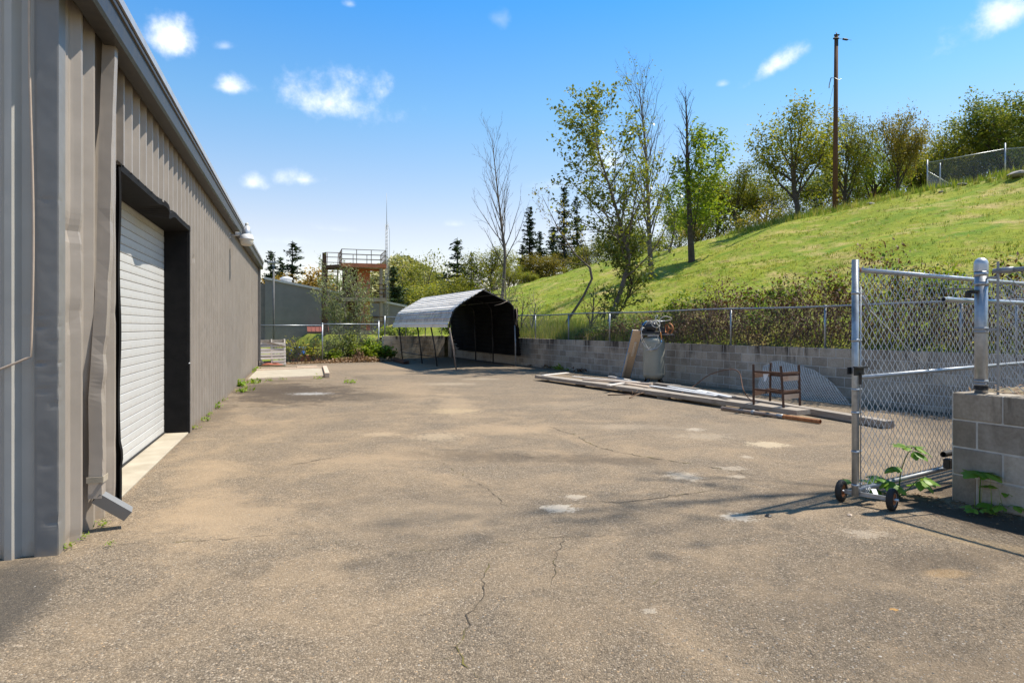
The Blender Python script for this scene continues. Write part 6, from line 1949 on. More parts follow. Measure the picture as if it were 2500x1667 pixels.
# olive willow shrub before the tower
wb = A(862 * 1.0, HY, 33.2); wb.z = -.1
rg = random.Random(12)
outm, tips = MB(), []
ng = np.random.default_rng(12)
for k in range(11):
    a = rg.uniform(0, 6.28); lean = rg.uniform(.08, .5)
    d = Vector((math.cos(a) * lean * 1.2, math.sin(a) * lean * .6, 1)).normalized()
    o_, t_ = [], []
    grow(rg, Vector((rg.uniform(-.5, .5), rg.uniform(-.3, .3), 0)), d, rg.uniform(2.6, 4.4), .035, 0, dict(levels=2, seg=.5, wob=(.10, .16, .2), up=(.0, .05, .05), tap=(.25, .3, .3), kids=(11, 5), t0=(.25, .15), ang=(.5, .5), ratio=(.40, .5), drop=(.4, .3), rr=(.5, .6), rmin=.005, leaf_from=1), o_, t_)
    for pts, r0, r1 in o_: outm.tube(pts, r0, 5 if r0 > .02 else 3, caps=False, r1=r1)
    tips += t_
ws = empty('willow_shrub', wb, 0, 'feathery olive green willow shrub growing before the steel tower', 'shrub')
outm.build('trunk', M['barkpale'], ws)
P = np.array([tuple(t[0]) for t in tips], np.float32)
C = P[ng.integers(0, len(P), 4200)] + ng.normal(size=(4200, 3)) * .07
V, Fq, rn = leaf_quads(ng, C, .16, .26, 0, .4)
Soup().add(V, Fq, 0, rn).build('crown', M['olive'], ws)

# ------------------------------------------------------------------ bushes at the end fence
def bush(name, loc, size, leafm, n, lsz, label, seed, stems=24, stem_mat='bark', cat='bush', group=None, wid=.7, flat=.2):
    ng = np.random.default_rng(seed); rg = random.Random(seed)
    o = empty(name, loc, 0, label, cat, group)
    mb = MB(); ends = []
    sx, sy, sz = size
    for i in range(stems):
        a = rg.uniform(0, 6.28); q = rg.random() ** .5
        e = Vector((math.cos(a) * q * sx, math.sin(a) * q * sy, sz * (1 - .55 * q * q) * rg.uniform(.55, 1.05)))
        b = Vector((e.x * .3 + rg.uniform(-.1, .1), e.y * .3, 0)); m_ = b.lerp(e, .5) + Vector((rg.uniform(-.1, .1), rg.uniform(-.1, .1), .12 * sz))
        mb.tube([b, m_, e], .012, 4, caps=False, r1=.004)
        for t in np.linspace(.25, 1, 7): ends.append(b.lerp(m_, t * 2) if t < .5 else m_.lerp(e, t * 2 - 1))
    mb.build('stem', M[stem_mat], o)
    P = np.array([tuple(e) for e in ends], np.float32)
    C = P[ng.integers(0, len(P), n)] + ng.normal(size=(n, 3)) * np.array([sx, sy, sz]) * .10
    C[:, 2] = np.abs(C[:, 2]) + .02
    V, Fq, rn = leaf_quads(ng, C, lsz, wid, flat)
    Soup().add(V, Fq, 0, rn).build('leaves', leafm, o)
    return o


def gp(px, Y, z=0.0):
    p = A(px, HY, Y); p.z = z; return p


bush('green_bush', gp(838, 30.0), (1.0, .7, 1.45), M['oakdark'], 2600, .09, 'fine leaved dark green bush at the fence post', 201, 40)
bush('green_bush', gp(893, 30.9), (.9, .6, 1.35), M['olive'], 1700, .09, 'olive bush with grassy stems in the middle of the fence bushes', 202, 40)
bush('bramble_bush', gp(915, 30.3), (.75, .5, 1.05), M['weed'], 1300, .13, 'bright green bramble bush beside the fence corner post', 203, 26, cat='bush')
bush('bramble_bush', gp(880, 29.6), (.7, .4, .7), M['bright'], 900, .12, 'low bright bramble before the olive bush', 204, 20)
bush('bramble_bush', gp(945, 30.6), (.55, .4, .6), M['bramble'], 700, .12, 'low dark green bramble against the block wall end', 205, 20)
bush('bramble_bush', gp(810, 29.3), (.6, .35, .5), M['bright'], 600, .11, 'low bright weeds below the fence post', 206, 20)
bush('vine', gp(720, 28.7), (.95, .3, 1.05), M['vine'], 900, .11, 'yellow leaved vine climbing the fence beside the pallet', 207, 30, 'stem', 'vine')
bush('vine', gp(768, 29.1), (.6, .25, 1.15), M['vine'], 420, .12, 'yellow tipped vine at the middle of the end fence', 208, 22, 'stem', 'vine')
bush('dry_grass_clump', gp(876, 29.1), (.35, .25, .55), M['dry'], 300, .11, 'tan dry grass clump at the front of the fence bushes', 209, 30, 'stem', 'grass clump', wid=.2)
bush('bank_bush', WF(-1.2, 12.5, hill_z(-1.2, 12.5)), (1.6, .9, .8), M['bright'], 1400, .13, 'bright bush on the bank seen through the carport', 210, 30)
bush('bank_bush', WF(.9, 9.6, hill_z(.9, 9.6)), (1.2, .8, 1.5), M['bramble'], 1500, .12, 'tall green bush on the bank behind the carport right side', 211, 30)
# leaf litter under the bushes
ng = np.random.default_rng(77)
n = 3800
cx = np.concatenate([ng.normal(0, 1.0, n // 2) * .95, ng.uniform(-3.6, 1.6, n // 2)])
cy = np.concatenate([ng.normal(0, .28, n // 2), ng.normal(-.05, .22, n // 2) + .0])
base = gp(872, 28.9)
zz_ = np.abs(ng.normal(0, .10, n)) * np.exp(-(cx / 1.4) ** 2) + .015
C = np.stack([base.x + cx, base.y + cy + cx * .42, zz_], 1)
V, Fq, rn = leaf_quads(ng, C, .085, .6, .6)
o = Soup().add(V, Fq, 0, rn).build('leaf_litter', M['dry']); tag(o, 'heap of dry brown leaves and twigs below the fence bushes', kind='stuff')
C = np.stack([-7.6 + ng.uniform(-2.0, 2.4, 700), 0 * ng.uniform(0, 1, 700), .012 + ng.uniform(0, .01, 700)], 1)
C[:, 1] = 28.1 + (C[:, 0] + 7.6) * .72 + ng.normal(0, .18, 700)
V, Fq, rn = leaf_quads(ng, C, .07, .6, .85)
o = Soup().add(V, Fq, 0, rn).build('leaf_litter', M['dry']); tag(o, 'thin line of fallen leaves along the end fence', kind='stuff')

# ------------------------------------------------------------------ brambles behind the long wall
ng = np.random.default_rng(5); rg = random.Random(5)
sb = Soup()
mb = MB()
def bram_h(v):
    """height of the thicket above the ground behind the wall"""
    return float(np.interp(v, [-20, -16, -13, -11, -9, -7, -5, -4, -2], [1.75, 1.85, 1.95, 1.8, 1.55, 1.2, .75, .4, .2]))
NL = 34000
v = ng.uniform(-20, -3.2, NL); q = ng.beta(1.6, 1.3, NL); u0 = ng.uniform(0, 1, NL)
hh_ = np.array([bram_h(a) for a in v]) * (.88 + .22 * np.sin(v * 2.1) * np.sin(v * .83 + 1) + .16 * np.sin(v * 5.3 + u0 * 3))
u = .22 + ng.beta(1.2, 2.2, NL) * 2.6
zt_ = q * hh_ * (1 - .25 * ((u - .9) / 2) ** 2) + .05
base_z = np.array([hill_z(a, b_) for a, b_ in zip(u, v)])
zt_ = np.maximum(zt_, base_z - 1.0 + .06)
X = W0.x + WN.x * u + WA.x * v; Y = W0.y + WN.y * u + WA.y * v
C = np.stack([X, Y, 1.0 + zt_], 1).astype(np.float32)
# green leaves in drifts and on top, dead leaves and canes inside
patch = np.sin(v * 1.7 + 3 * q) + .8 * np.sin(v * 3.9 + u * 2) + 2.6 * (q - .55) + np.where(v > -9.5, .9, 0)
green = patch + ng.normal(0, .6, NL) > np.where(v < -6.5, 1.85, .8)
V, Fq, rn = leaf_quads(ng, C[green], .095, .75, .25); sb.add(V, Fq, 0, rn)
br = ~green
V, Fq, rn = leaf_quads(ng, C[br], .085, .45, .1); sb.add(V, Fq, 1, rn)
bt = sb.mesh('leaves', [M['bramble'], M['brown']])
bt_root = empty('bramble_thicket', WF(1, -10, 1), 0, 'dense brown and green bramble thicket pressing on the fence above the long wall', 'brambles')
o = link('leaves', bt, bt_root); o.location = -bt_root.location; tag(o, kind='stuff')
for i in range(620):
    vv = rg.uniform(-20, -3.5); uu = rg.uniform(.25, 1.6)
    h = bram_h(vv) * rg.uniform(.45, .85)
    a = rg.uniform(0, 6.28); L = rg.uniform(.4, 1.2)
    b_ = WF(uu, vv, hill_z(uu, vv)) - bt_root.location
    e = b_ + Vector((math.cos(a) * L, math.sin(a) * L, h * rg.uniform(.2, 1.0)))
    m_ = b_.lerp(e, .5); m_.z = b_.z + h * rg.uniform(.7, 1.0)
    mb.tube([b_, b_.lerp(m_, .55) + Vector((0, 0, h * .15)), m_, m_.lerp(e, .5) + Vector((0, 0, h * .08)), e], .008, 3, caps=False, r1=.003)
o = mb.build('canes', M['stem'], bt_root); tag(o, kind='stuff')
for i in range(9):   # arching green shoots above the rail
    vv = -8 - i * 1.25
    bush('bramble_shoot', WF(.8 + .3 * (i % 3), vv, 1.0 + bram_h(vv) * .55), (.45, .35, .75), M['bramble'] if i % 2 else M['bright'], 210, .10, ['bramble shoot over the rail above the compressor wheel', 'bramble shoot over the rail right of the compressor', 'bramble shoot over the rail above the first thicket post', 'bramble shoot over the rail before the rack', 'bramble shoot over the rail above the rack', 'bramble shoot over the rail right of the rack', 'tall bramble shoot left of the gate post', 'bramble shoot seen through the gate top', 'bramble shoot seen behind the thick fence post'][i], 300 + i, 9, 'stem', 'bramble', 'bramble shoots above the fence rail')

# long grass behind the rest of the fence, and hill grass
def blades(ng, P, h, w, mat, name, label, lean=.35, per=4):
    n = len(P)
    Pn = np.repeat(P, per, 0) + np.concatenate([ng.normal(0, .05, (n * per, 2)), np.zeros((n * per, 1))], 1)
    m = n * per
    a = ng.uniform(0, 6.283, m); hh = np.repeat(h, per) * ng.uniform(.5, 1.15, m)
    dx, dy = np.cos(a), np.sin(a)
    ww = w * ng.uniform(.6, 1.2, m)
    tip = Pn + np.stack([dx * hh * lean * ng.uniform(0, 1.4, m), dy * hh * lean * ng.uniform(0, 1.4, m), hh], 1)
    V = np.stack([Pn + np.stack([-dy * ww, dx * ww, 0 * ww - .02], 1), Pn + np.stack([dy * ww, -dx * ww, 0 * ww - .02], 1), tip], 1).reshape(-1, 3)
    Fq = np.arange(m * 3).reshape(m, 3)
    rn = np.clip(np.repeat(ng.uniform(0, 1, n), per) + ng.normal(0, .12, m), 0, 1)
    o = Soup().add(V, Fq, 0, rn).build(name, mat)
    tag(o, label, kind='stuff')
    return o


ng = np.random.default_rng(21)
n = 4200
v = ng.uniform(-6, 8.2, n); u = .2 + ng.beta(1, 1.8, n) * 2.4
P = np.array([tuple(WF(a, b_, hill_z(a, b_))) for a, b_ in zip(u, v)])
blades(ng, P, .25 + .4 * ng.beta(1.5, 2, n), .012, M['grass'], 'long_grass', 'long uncut grass behind the fence left of the compressor', per=5)
n = 26000
v = np.concatenate([ng.uniform(-24, 8.4, n // 2), ng.uniform(8.6, 45, n // 4), ng.uniform(-24, 12, n // 4)])
u = np.concatenate([1 + 27 * ng.beta(1, 1.1, n // 2), 1 + 27 * ng.beta(1.2, 1, n // 4), 1 + 10 * ng.beta(1, 1, n // 4)])
P = np.array([tuple(WF(a, b_, hill_z(a, b_))) for a, b_ in zip(u, v)])
den = np.sin(P[:, 0] * .9 + P[:, 1] * .4) + np.sin(P[:, 1] * 1.1 - P[:, 0] * .6 + 2) + ng.normal(0, .9, n)
P = P[den > -.7]
blades(ng, P, (.05 + .11 * ng.beta(1.3, 2.5, len(P))), .013, M['grass'], 'hill_grass', 'short sunlit grass over the hill slope', lean=.6, per=5)
# rough tufts and a stony bare strip along the crest
n = 900
v = ng.uniform(-8, 14, n); u = 24.5 + ng.normal(0, .9, n)
P = np.array([tuple(WF(a, b_, hill_z(a, b_))) for a, b_ in zip(u, v)])
blades(ng, P, .3 + .35 * ng.beta(1, 2, n), .02, M['grass'], 'crest_grass', 'rough longer grass along the crest of the hill', per=5)
for i, (px, py, sz, lab) in enumerate([(2492, 430, .5, 'grey boulder lying on the hill below the bright fence'), (2420, 440, .22, 'small stone on the hill crest below the fence'), (2350, 452, .2, 'small stone near the fence corner on the hill'), (2125, 500, .25, 'flat pale stone right of the utility pole foot'), (2300, 470, .16, 'little stone on the bare strip below the fence')]):
    p = terr(px, py); ng2 = np.random.default_rng(i)
    bm_pts = []
    mb = MB(); prof = [(0, -.2), (.6, -.15), (.9, .1), (.8, .35), (.45, .55), (0, .6)]
    mb.lathe(prof, 9, smooth=False)
    mb.v = [tuple(np.array(q_) * (1 + ng2.uniform(-.18, .18)) * np.array([1.3, 1, .8]) * sz) for q_ in mb.v]
    o = mb.build('rock', M['rock']); o.location = p; tag(o, lab, 'rock', 'stones along the hill crest')
for i, (px, py, sc, lf, lab) in enumerate([(1915, 530, (1.6, .7, .8), 'oakdark', 'dark spreading juniper bush left of the utility pole'), (1990, 505, (.9, .6, .7), 'oakdark', 'dark low bush at the foot of the pole'), (2065, 480, (1.6, .8, .9), 'bramble', 'low green brush right of the pole'), (2180, 470, (.9, .6, 1.2), 'oakbrown', 'brown shrub left of the hill fence corner'), (1850, 548, (1.3, .6, .9), 'oak', 'pale shrub under the oaks left of the yellow tube'), (1780, 560, (1.2, .7, 1.0), 'oakdark', 'dark bush on the crest near the blue box'), (2110, 470, (1.2, .6, 1.5), 'brown', 'grey brown dead brush below the open oaks')]):
    p = terr(px, py)
    bush('crest_bush', p, sc, M[lf], 700, .16, lab, 400 + i, 26, 'bark', 'bush', 'bushes along the hill crest')

for i, (px, Y, w_, h_, lf, lab) in enumerate([(1640, 56, 3.0, 2.2, 'oakbrown', 'dense brush under the bronze oaks left of the round oak'), (1700, 55, 3.0, 2.4, 'oakdark', 'dark brush below the wide bronze oak'), (1770, 53, 3.0, 2.2, 'oakbrown', 'bronze brush left of the yellow tube'), (1830, 53, 2.6, 2.0, 'oakdark', 'dark brush behind the round oak trunk'),
                                          (1900, 54, 3.0, 2.6, 'oakdark', 'dark brush behind the utility pole foot'), (1975, 55, 2.8, 2.8, 'brown', 'brown dead brush right of the utility pole'), (2040, 55, 2.8, 2.6, 'oak', 'green brush below the bronze topped oak'), (2110, 56, 2.8, 2.6, 'oakbrown', 'bronze brush left of the fence corner'), (2200, 60, 3.6, 3.0, 'oakdark', 'dark brush behind the hill fence mesh'), (2290, 60, 3.6, 3.2, 'oakdark', 'dark brush below the big dark oak'),
                                          (1545, 60, 2.4, 2.2, 'oakdark', 'dark brush behind the bare trunk on the slope'), (1480, 70, 3.0, 2.6, 'oak', 'olive brush on the crest behind the poplar'), (1420, 76, 3.2, 2.6, 'oakdark', 'dark brush on the crest left of the poplar'), (1340, 82, 3.4, 2.6, 'oak', 'olive brush low on the far crest under the firs'), (1260, 84, 3.4, 2.8, 'oakbrown', 'bronze brush low on the far crest behind the sapling')]):
    p = A(px * D, HY, Y); p.z = hz(p.x, p.y) - .3
    bush('brush', p, (w_, 1.6, h_), M[lf], 1500, .17, lab, 600 + i, 34, 'bark', 'bush', 'brush under the crest oaks')

# ------------------------------------------------------------------ far hill with its wood
ng = np.random.default_rng(31)
def far_z(x, y):
    top = (HY - 640) / F * 400
    dx = x + .166 * y
    w = 33 if dx > 0 else 30
    return (top * math.exp(-(abs(dx) / w) ** 1.6) * (1 + .05 * math.sin(x * .13)) + 4) * math.exp(-((y - 420) / 75) ** 4)
xs, ys = np.linspace(-260, 60, 80), np.linspace(320, 540, 30)
V = [(x, y, far_z(x, y) - 1.5) for y in ys for x in xs]
mb = MB(); n = len(xs)
mb.add(V, [(j * n + i, j * n + i + 1, (j + 1) * n + i + 1, (j + 1) * n + i) for j in range(len(ys) - 1) for i in range(n - 1)], 0, True)
o = mb.build('far_hill', M['farhill']); tag(o, kind='structure')
n = 5200
py_ = 350 + 90 * ng.beta(1, 1, n); px_ = -.166 * py_ + ng.uniform(-130, 75, n)
sz = ng.uniform(1.8, 4.2, n)
S_ = Soup()
Cs, rr_ = [], []
for i in range(n):
    z = far_z(px_[i], py_[i])
    if z < 3: continue
    tone = .5 + .35 * math.sin(px_[i] * .06 + py_[i] * .05) + ng.normal(0, .15)
    m = 12
    c = np.array([px_[i], py_[i], z + sz[i] * .4]) + ng.normal(size=(m, 3)) * sz[i] * np.array([.42, .42, .30])
    Cs.append(c); rr_.append(np.full(m, tone))
C = np.concatenate(Cs).astype(np.float32); rr_ = np.clip(np.concatenate(rr_), 0, 1)
V, Fq, _ = leaf_quads(ng, C, 1.9, .8, .2)
S_.add(V, Fq, 0, rr_)
o = S_.build('far_wood', M['farwood']); tag(o, 'pale green wooded far hill rising behind the radio mast', kind='stuff')

# ------------------------------------------------------------------ small plants and litter in the yard
def weed(loc, s, seed, label, mat='weed', group='weeds along the warehouse wall', n=26, name='weed'):
    ng = np.random.default_rng(seed)
    C = ng.normal(size=(n, 3)) * np.array([.5, .5, .25]) * s
    C[:, 2] = np.abs(C[:, 2]) + .02
    V, Fq, rn = leaf_quads(ng, C.astype(np.float32), s * .55, .4, .35)
    o = Soup().add(V, Fq, 0, rn).build(name, M[mat]); o.location = loc
    return tag(o, label, 'weed', group)


wl_ = [(.02, .1, .05, 'tiny weed at the corner of the warehouse'), (.06, .32, .05, 'tiny weed left of the downspout foot'), (.10, .62, .06, 'weed behind the downspout elbow'), (.06, 5.75, .07, 'weed right of the black door jamb'), (.06, 6.6, .11, 'leafy weed in the wall joint, nearest of the tall ones'),
       (.06, 7.3, .09, 'small weed in the wall joint past the leafy one'), (.05, 8.4, .14, 'tall spiky weed halfway along the wall'), (.06, 9.6, .09, 'low weed beyond the spiky weed'), (.30, 11.6, .19, 'flat green weed spreading onto the asphalt'), (.1, 13.3, .26, 'big leafy weed clump before the concrete pad'), (.4, 14.1, .22, 'bright weed at the near corner of the concrete pad'),
       (.12, 18.8, .2, 'weed beyond the pad at the wall foot'), (.1, 20.4, .16, 'far weed near the end of the warehouse wall')]
for i, (x, y, s, lab) in enumerate(wl_): weed(BW(x, y, 0), s, 500 + i, lab, n=22 + int(s * 160))
for i, (px, py, s, lab) in enumerate([(655, 930, .12, 'weed along the front edge of the concrete pad'), (690, 928, .10, 'thin weed at the middle of the pad edge'), (777, 925, .16, 'dark weed at the right end of the pad edge'), (853, 935, .22, 'flat weed patch alone on the asphalt'), (1640, 925, .12, 'little fern at the wall foot right of the compressor'),
                                   (268, 1335, .035, 'tiny green weed in the crack near the downspout'), (1740, 930, .14, 'fern growing at the wall foot behind the bent rod')]):
    weed(G(px, py), s, 540 + i, lab, 'bright' if py == 925 else 'weed', 'weeds growing on the asphalt')
for i, (v_, s, lab) in enumerate([(-.6, .12, 'dry weed at the wall foot nearest the carport'), (-1.9, .22, 'dead weed heap against the wall below the white drip'), (-2.7, .3, 'tall green weed against the wall left of the boards'), (-3.3, .12, 'small weed at the wall foot left of the boards'), (-4.2, .25, 'spiky dry weed at the wall foot beside the leaning board')]):
    weed(WF(-.12, v_), s, 560 + i, lab, ['brown', 'dry', 'weed', 'weed', 'brown'][i], 'weeds at the foot of the block wall', 50)


def sprout_leaf_mesh(seed):
    """one toothed leaf, folded along the midrib; base at the origin, tip along +y"""
    rg = random.Random(seed)
    out = [(0, 0), (.16, .12), (.30, .22), (.33, .38), (.40, .46), (.33, .58), (.34, .70), (.22, .78), (.18, .90), (0, 1.05)]
    mb = MB()
    n = len(out)
    mid = [Vector((0, y, .02 * math.sin(y * 3))) for _, y in out]
    for s in (1, -1):
        ed = [Vector((s * x, y - .02, -.10 * x + .05 * math.sin(y * 9) * x - .22 * y * y)) for x, y in out]
        md = [Vector((0, p.y, p.z - .22 * p.y * p.y)) for p in mid]
        b = len(mb.v)
        mb.add(md + ed, [(i, i + 1, n + i + 1, n + i) if s == 1 else (i + 1, i, n + i, n + i + 1) for i in range(n - 1)], 0, True)
    o = mb.build('leaf', M['sprout']); me = o.data
    at = me.attributes.new('rnd', 'FLOAT', 'FACE'); at.data.foreach_set('value', [rg.uniform(.2, .9)] * len(me.polygons))
    bpy.data.objects.remove(o); return me


SLM = [sprout_leaf_mesh(i) for i in range(4)]


def sprout(loc, stems, label, seed, group):
    rg = random.Random(seed)
    o = empty('bramble_sprout', loc, 0, label, 'plant', group)
    for st in stems:
        pts = curve_pts([Vector(p) for p in st['path']], 14)
        mb = MB(); mb.tube(pts, .006, 6, r1=.003); sm = mb.build('stem', M['sprout'] if st.get('g', 1) else M['stem'], o)
        for (t, az_, tilt, sz_) in st['leaves']:
            q = pts[min(len(pts) - 1, int(t * (len(pts) - 1)))]
            e = q + Vector((math.sin(R(az_)) * .05, math.cos(R(az_)) * .05, .015))
            for da, ds in ((0, 1.0), (58, .78), (-58, .78)):
                l = link('leaf', SLM[rg.randrange(4)], o)
                l.location = e
                l.rotation_euler = (R(tilt + rg.uniform(-8, 8)), rg.uniform(-.3, .3), R(-az_ + da)); l.scale = (sz_ * ds,) * 3
            mb = MB(); mb.tube([q, q.lerp(e, .5) + Vector((0, 0, .01)), e], .0025, 5); mb.build('leaf_stalk', M['sprout'], o)
    return o


sp1 = G(2195, 1212)
sprout(sp1, [dict(path=[(0, 0, 0), (.01, 0, .18), (.05, 0, .33), (.12, .0, .46)], leaves=[(.95, -100, 10, .13), (.92, 110, -15, .14), (.85, 150, -20, .13), (.97, -60, 20, .12), (.93, 60, 5, .12), (.55, -100, -10, .13)]),
             dict(path=[(0, 0, 0), (.08, -.02, .08), (.16, -.03, .17)], leaves=[(.95, 100, -10, .16), (.9, 160, -30, .15), (.6, 60, 0, .13)]),
             dict(path=[(0, 0, 0), (-.10, -.02, .09), (-.16, -.02, .18)], leaves=[(.95, -110, 0, .14), (.8, -170, -25, .15), (.6, 150, -25, .12)]),
             dict(path=[(0, 0, 0), (-.22, .0, .06), (-.42, .02, .14)], leaves=[(.95, -90, 0, .11), (.8, 40, 10, .11), (.6, 170, -25, .12), (.5, -20, 0, .11)])], 'bramble sprout with broad green leaves growing up through the gate', 7, 'bramble sprouts near the gate')
sp2 = G(2392, 1240)
sprout(sp2, [dict(path=[(0, 0, 0), (-.02, -.03, .18), (-.03, -.06, .32)], leaves=[(.95, -110, -5, .15), (.9, 100, -10, .14), (.97, 170, -10, .15), (.85, -20, 20, .12), (.92, 60, 10, .12)]),
             dict(path=[(.02, 0, 0), (.10, -.04, .12), (.16, -.08, .21)], leaves=[(.95, 120, -10, .13), (.9, -60, 0, .12), (.8, 170, -20, .12)]),
             dict(path=[(.0, 0, 0), (.05, -.10, .05), (.08, -.22, .07)], g=0, leaves=[(.95, 130, -10, .11), (.8, -120, -10, .10), (.7, 60, 0, .10), (.5, -90, -5, .10)]),
             dict(path=[(-.03, -.02, 0), (-.10, -.12, .03), (-.18, -.2, .04)], g=0, leaves=[(.95, -120, -5, .08), (.8, 160, -5, .08), (.6, -60, 0, .08), (.4, 150, -5, .09)]),
             dict(path=[(.12, .02, 0), (.2, -.06, .08), (.27, -.12, .13)], g=0, leaves=[(.95, 100, -15, .10), (.7, 170, -20, .10)])], 'bramble sprout with bright leaves at the foot of the block wall end', 9, 'bramble sprouts near the gate')
ng = np.random.default_rng(61)
P = np.stack([sp2.x + ng.uniform(-.05, .35, 26), sp2.y - ng.uniform(.0, .2, 26) - .0, 0 * ng.uniform(0, 1, 26)], 1)
blades(ng, P, ng.uniform(.12, .32, 26), .004, M['weed'], 'grass_blades', 'few green grass blades beside the block wall end', per=1)
# litter at the foot of the near wall
C = np.stack([ng.uniform(3.3, 4.7, 420), 0 * ng.uniform(0, 1, 420), .006 + ng.uniform(0, .012, 420)], 1)
C[:, 1] = 5.75 - (C[:, 0] - 3.92) * 1.4 - np.abs(ng.normal(0, .28, 420)) + .12
V, Fq, rn = leaf_quads(ng, C, .035, .5, .9)
o = Soup().add(V, Fq, 0, rn * .5).build('leaf_litter', M['dry']); tag(o, 'scattered dry leaf bits below the near block wall', kind='stuff')
C = np.stack([0 * ng.uniform(0, 1, 320), ng.uniform(-5, 0, 320), ng.uniform(.975, 1.0, 320)], 1)
PTn = np.array(PT)
loc_ = np.stack([.05 + 1.2 * ng.beta(1, 1.5, 320), -5 * ng.beta(1, 1.2, 320), .985 + ng.uniform(0, .02, 320)], 1)
C = loc_ @ PTn.T + np.array(PC)
V, Fq, rn = leaf_quads(ng, C, .07, .4, .85)
o = Soup().add(V, Fq, 0, rn).build('leaf_litter', M['dry']); tag(o, 'pale bark chips and leaves on top of the raised bed', kind='stuff')

# cracks in the asphalt: thin ragged strips, mossy in places
M['crack'] = pmat('dark_crack_soil', (.06, .048, .036), (.12, .092, .06), 9, .95, coord='pos', c3=(.15, .125, .03), s3=2.2, lo3=.5, hi3=.62)


def crack(pix, w, seed, label=None):
    rg = random.Random(seed)
    pts = [G(x, y) for x, y in pix]
    fine = []
    for a, b in zip(pts, pts[1:]):
        L = (b - a).length; n = max(2, int(L / .05)); s = (b - a).cross(Vector((0, 0, 1))).normalized()
        for i in range(n):
            fine.append(a.lerp(b, i / n) + s * rg.gauss(0, .012 + .004 * L))
    fine.append(pts[-1])
    V, Fc = [], []
    for i, p in enumerate(fine):
        d = (fine[min(i + 1, len(fine) - 1)] - fine[max(i - 1, 0)]).normalized(); s = d.cross(Vector((0, 0, 1)))
        f = min(1, i / 4, (len(fine) - 1 - i) / 4)
        ww = w * .6 * (.15 + .85 * f) * rg.uniform(.25, 1.5) * (0.15 if rg.random() < .16 else 1)
        off_ = s * rg.uniform(-.3, .3) * ww
        V += [p + off_ + s * ww * .5 + Vector((0, 0, .004)), p + off_ - s * ww * .5 + Vector((0, 0, .004))]
    mb = MB(); mb.add(V, [(2 * i, 2 * i + 1, 2 * i + 3, 2 * i + 2) for i in range(len(fine) - 1)])
    o = mb.build('crack', M['crack']); tag(o, kind='structure')


z5 = lambda x, y: (1300 + x / 2.613, 850 + y / 2.613)
z6 = lambda x, y: (700 + x / 1.96, 1200 + y / 1.96)
z8 = lambda x, y: (x / 3.357, 1200 + y / 3.357)
z4 = lambda x, y: (280 + x / 2.306, 800 + y / 2.306)
crack([z5(*p) for p in [(120, 500), (165, 525), (280, 555), (350, 600), (450, 640), (560, 665), (700, 690), (860, 715), (1060, 745), (1240, 780), (1440, 815)]], .022, 1)
crack([z5(*p) for p in [(390, 975), (560, 985), (750, 965), (950, 935), (1100, 915), (1310, 882)]], .02, 2)
crack([z6(*p) for p in [(1330, 215), (1315, 260), (1285, 330), (1290, 370), (1270, 410), (1230, 490)]], .009, 3)
crack([z6(*p) for p in [(975, 330), (940, 440), (935, 510), (885, 590), (840, 690), (825, 740), (820, 800), (870, 850), (900, 890), (1000, 915)]], .012, 4)
crack([z6(*p) for p in [(820, 800), (740, 800), (640, 812)]], .006, 14)
crack([z8(*p) for p in [(620, 470), (700, 465), (1100, 420), (1400, 420), (1800, 390), (2350, 350)]] + [(745, 1303), (790, 1302)], .011, 5)
crack([z4(*p) for p in [(980, 775), (1100, 755), (1180, 737), (1250, 730)]], .03, 6)
crack([z5(*p) for p in [(60, 395), (260, 390), (500, 340), (640, 318)]], .014, 7)
crack([(819, 1309), (826, 1325), (846, 1333), (890, 1345)], .012, 8)
crack([(1560, 1440), (1610, 1410), (1700, 1395)], .006, 9)
crack([z5(*p) for p in [(780, 240), (820, 262), (1000, 300)]], .012, 10)
crack([z6(*p) for p in [(480, 320), (600, 290), (800, 268), (1100, 235), (1330, 215), (1560, 212), (1720, 200)]], .008, 11)
crack([(455, 1048), (530, 965), (600, 925)], .03, 12)
crack([(1240, 1240), (1200, 1200), (1130, 1160), (1060, 1120)], .010, 13)

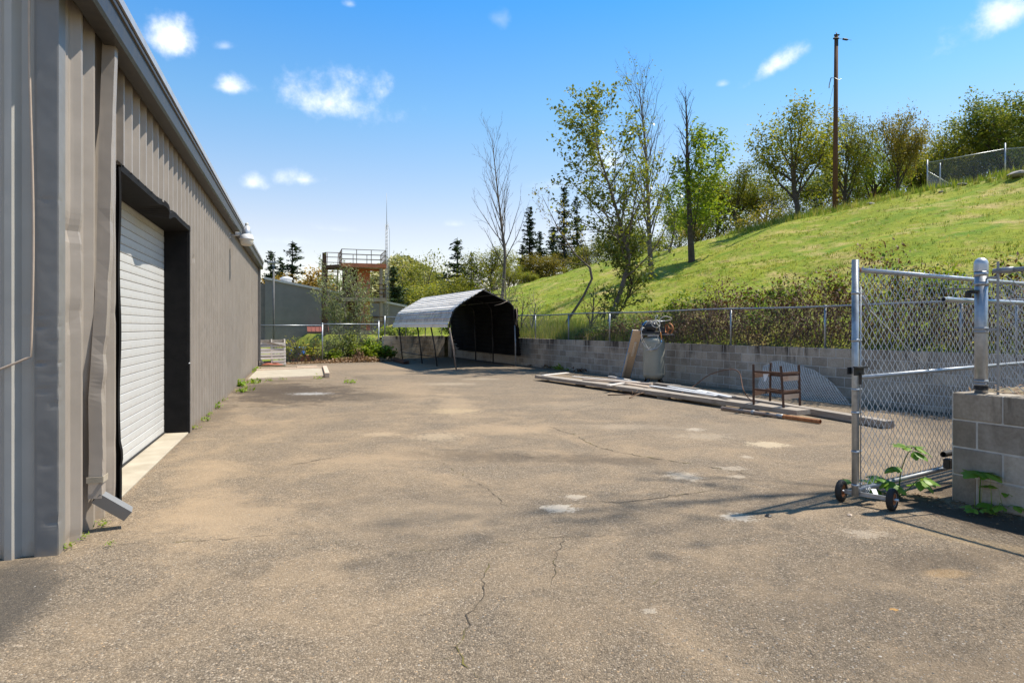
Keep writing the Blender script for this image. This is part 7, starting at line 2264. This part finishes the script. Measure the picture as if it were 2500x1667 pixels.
# loose stones on the asphalt, dense near the camera
ng = np.random.default_rng(91)
def stones(n, xr, yr, smin, smax, seed):
    ng = np.random.default_rng(seed)
    x = ng.uniform(*xr, n); y = yr[0] + (yr[1] - yr[0]) * ng.beta(1, 1.6, n)
    s = smin + (smax - smin) * ng.beta(1, 4, n)
    base = np.array([(0, 0, .55), (.9, 0, .1), (.2, .85, .05), (-.75, .45, .12), (-.65, -.6, .08), (.3, -.85, .15)])
    fc = np.array([(0, 1, 2), (0, 2, 3), (0, 3, 4), (0, 4, 5), (0, 5, 1)])
    a = ng.uniform(0, 6.28, n)
    b = base[None] * (1 + ng.uniform(-.25, .25, (n, 6, 3)))
    V = np.stack([b[..., 0] * np.cos(a)[:, None] - b[..., 1] * np.sin(a)[:, None], b[..., 0] * np.sin(a)[:, None] + b[..., 1] * np.cos(a)[:, None], b[..., 2] * .7], -1) * s[:, None, None] * .6
    V += np.stack([x, y, 0 * x], 1)[:, None, :]
    Fq = (fc[None] + np.arange(n)[:, None, None] * 6).reshape(-1, 3)
    return V.reshape(-1, 3), Fq, np.repeat(ng.uniform(0, 1, n), 5)


M['stone'] = leafmat('loose_stone', [(.07, .068, .066), (.17, .155, .135), (.26, .23, .19), (.46, .42, .36)], 0, .9)
V, Fq, rn = stones(9000, (-3.0, 4.2), (1.7, 9), .004, .016, 5)
sp = Soup().add(V, Fq, 0, rn)
V, Fq, rn = stones(3500, (.6, 3.4), (1.7, 4.2), .005, .017, 6); sp.add(V, Fq, 0, rn)
V, Fq, rn = stones(2500, (-9, 8), (8, 24), .008, .03, 7); sp.add(V, Fq, 0, rn)
o = sp.build('gravel', M['stone']); tag(o, 'loose grit scattered over the asphalt', kind='stuff')
for i, (px, py, s, lab) in enumerate([(1875, 1260, .028, 'small dark stone on the asphalt before the gate'), (2075, 1258, .022, 'brown clod on the asphalt beside the gate wheels')]):
    mb = MB(); mb.lathe([(0, -.2), (.9, -.1), (1, .2), (.5, .6), (0, .7)], 7, smooth=False)
    rg = random.Random(i); mb.v = [tuple(c * s * rg.uniform(.75, 1.25) for c in q_) for q_ in mb.v]
    o = mb.build('stone', M['dark'] if i == 0 else M['woodtan']); o.location = G(px, py); tag(o, lab, 'stone')

# tree standing beyond the picture on the raised bed: its shade falls on the yard
pb = Vector((7.9, 7.5, .93))
ms = tree_meshes('poplar', 88, 15, dict(SP_POP, r0=.10, kids=(22, 5, 2), t0=(.5, .2, .2), ratio=(.26, .45, .5)), M['bark'], M['cotton'], True, .16, 70, .14)
put_tree('shade_poplar', ms, pb, 1, 1, 'tall thin poplar on the raised bed beyond the gate')
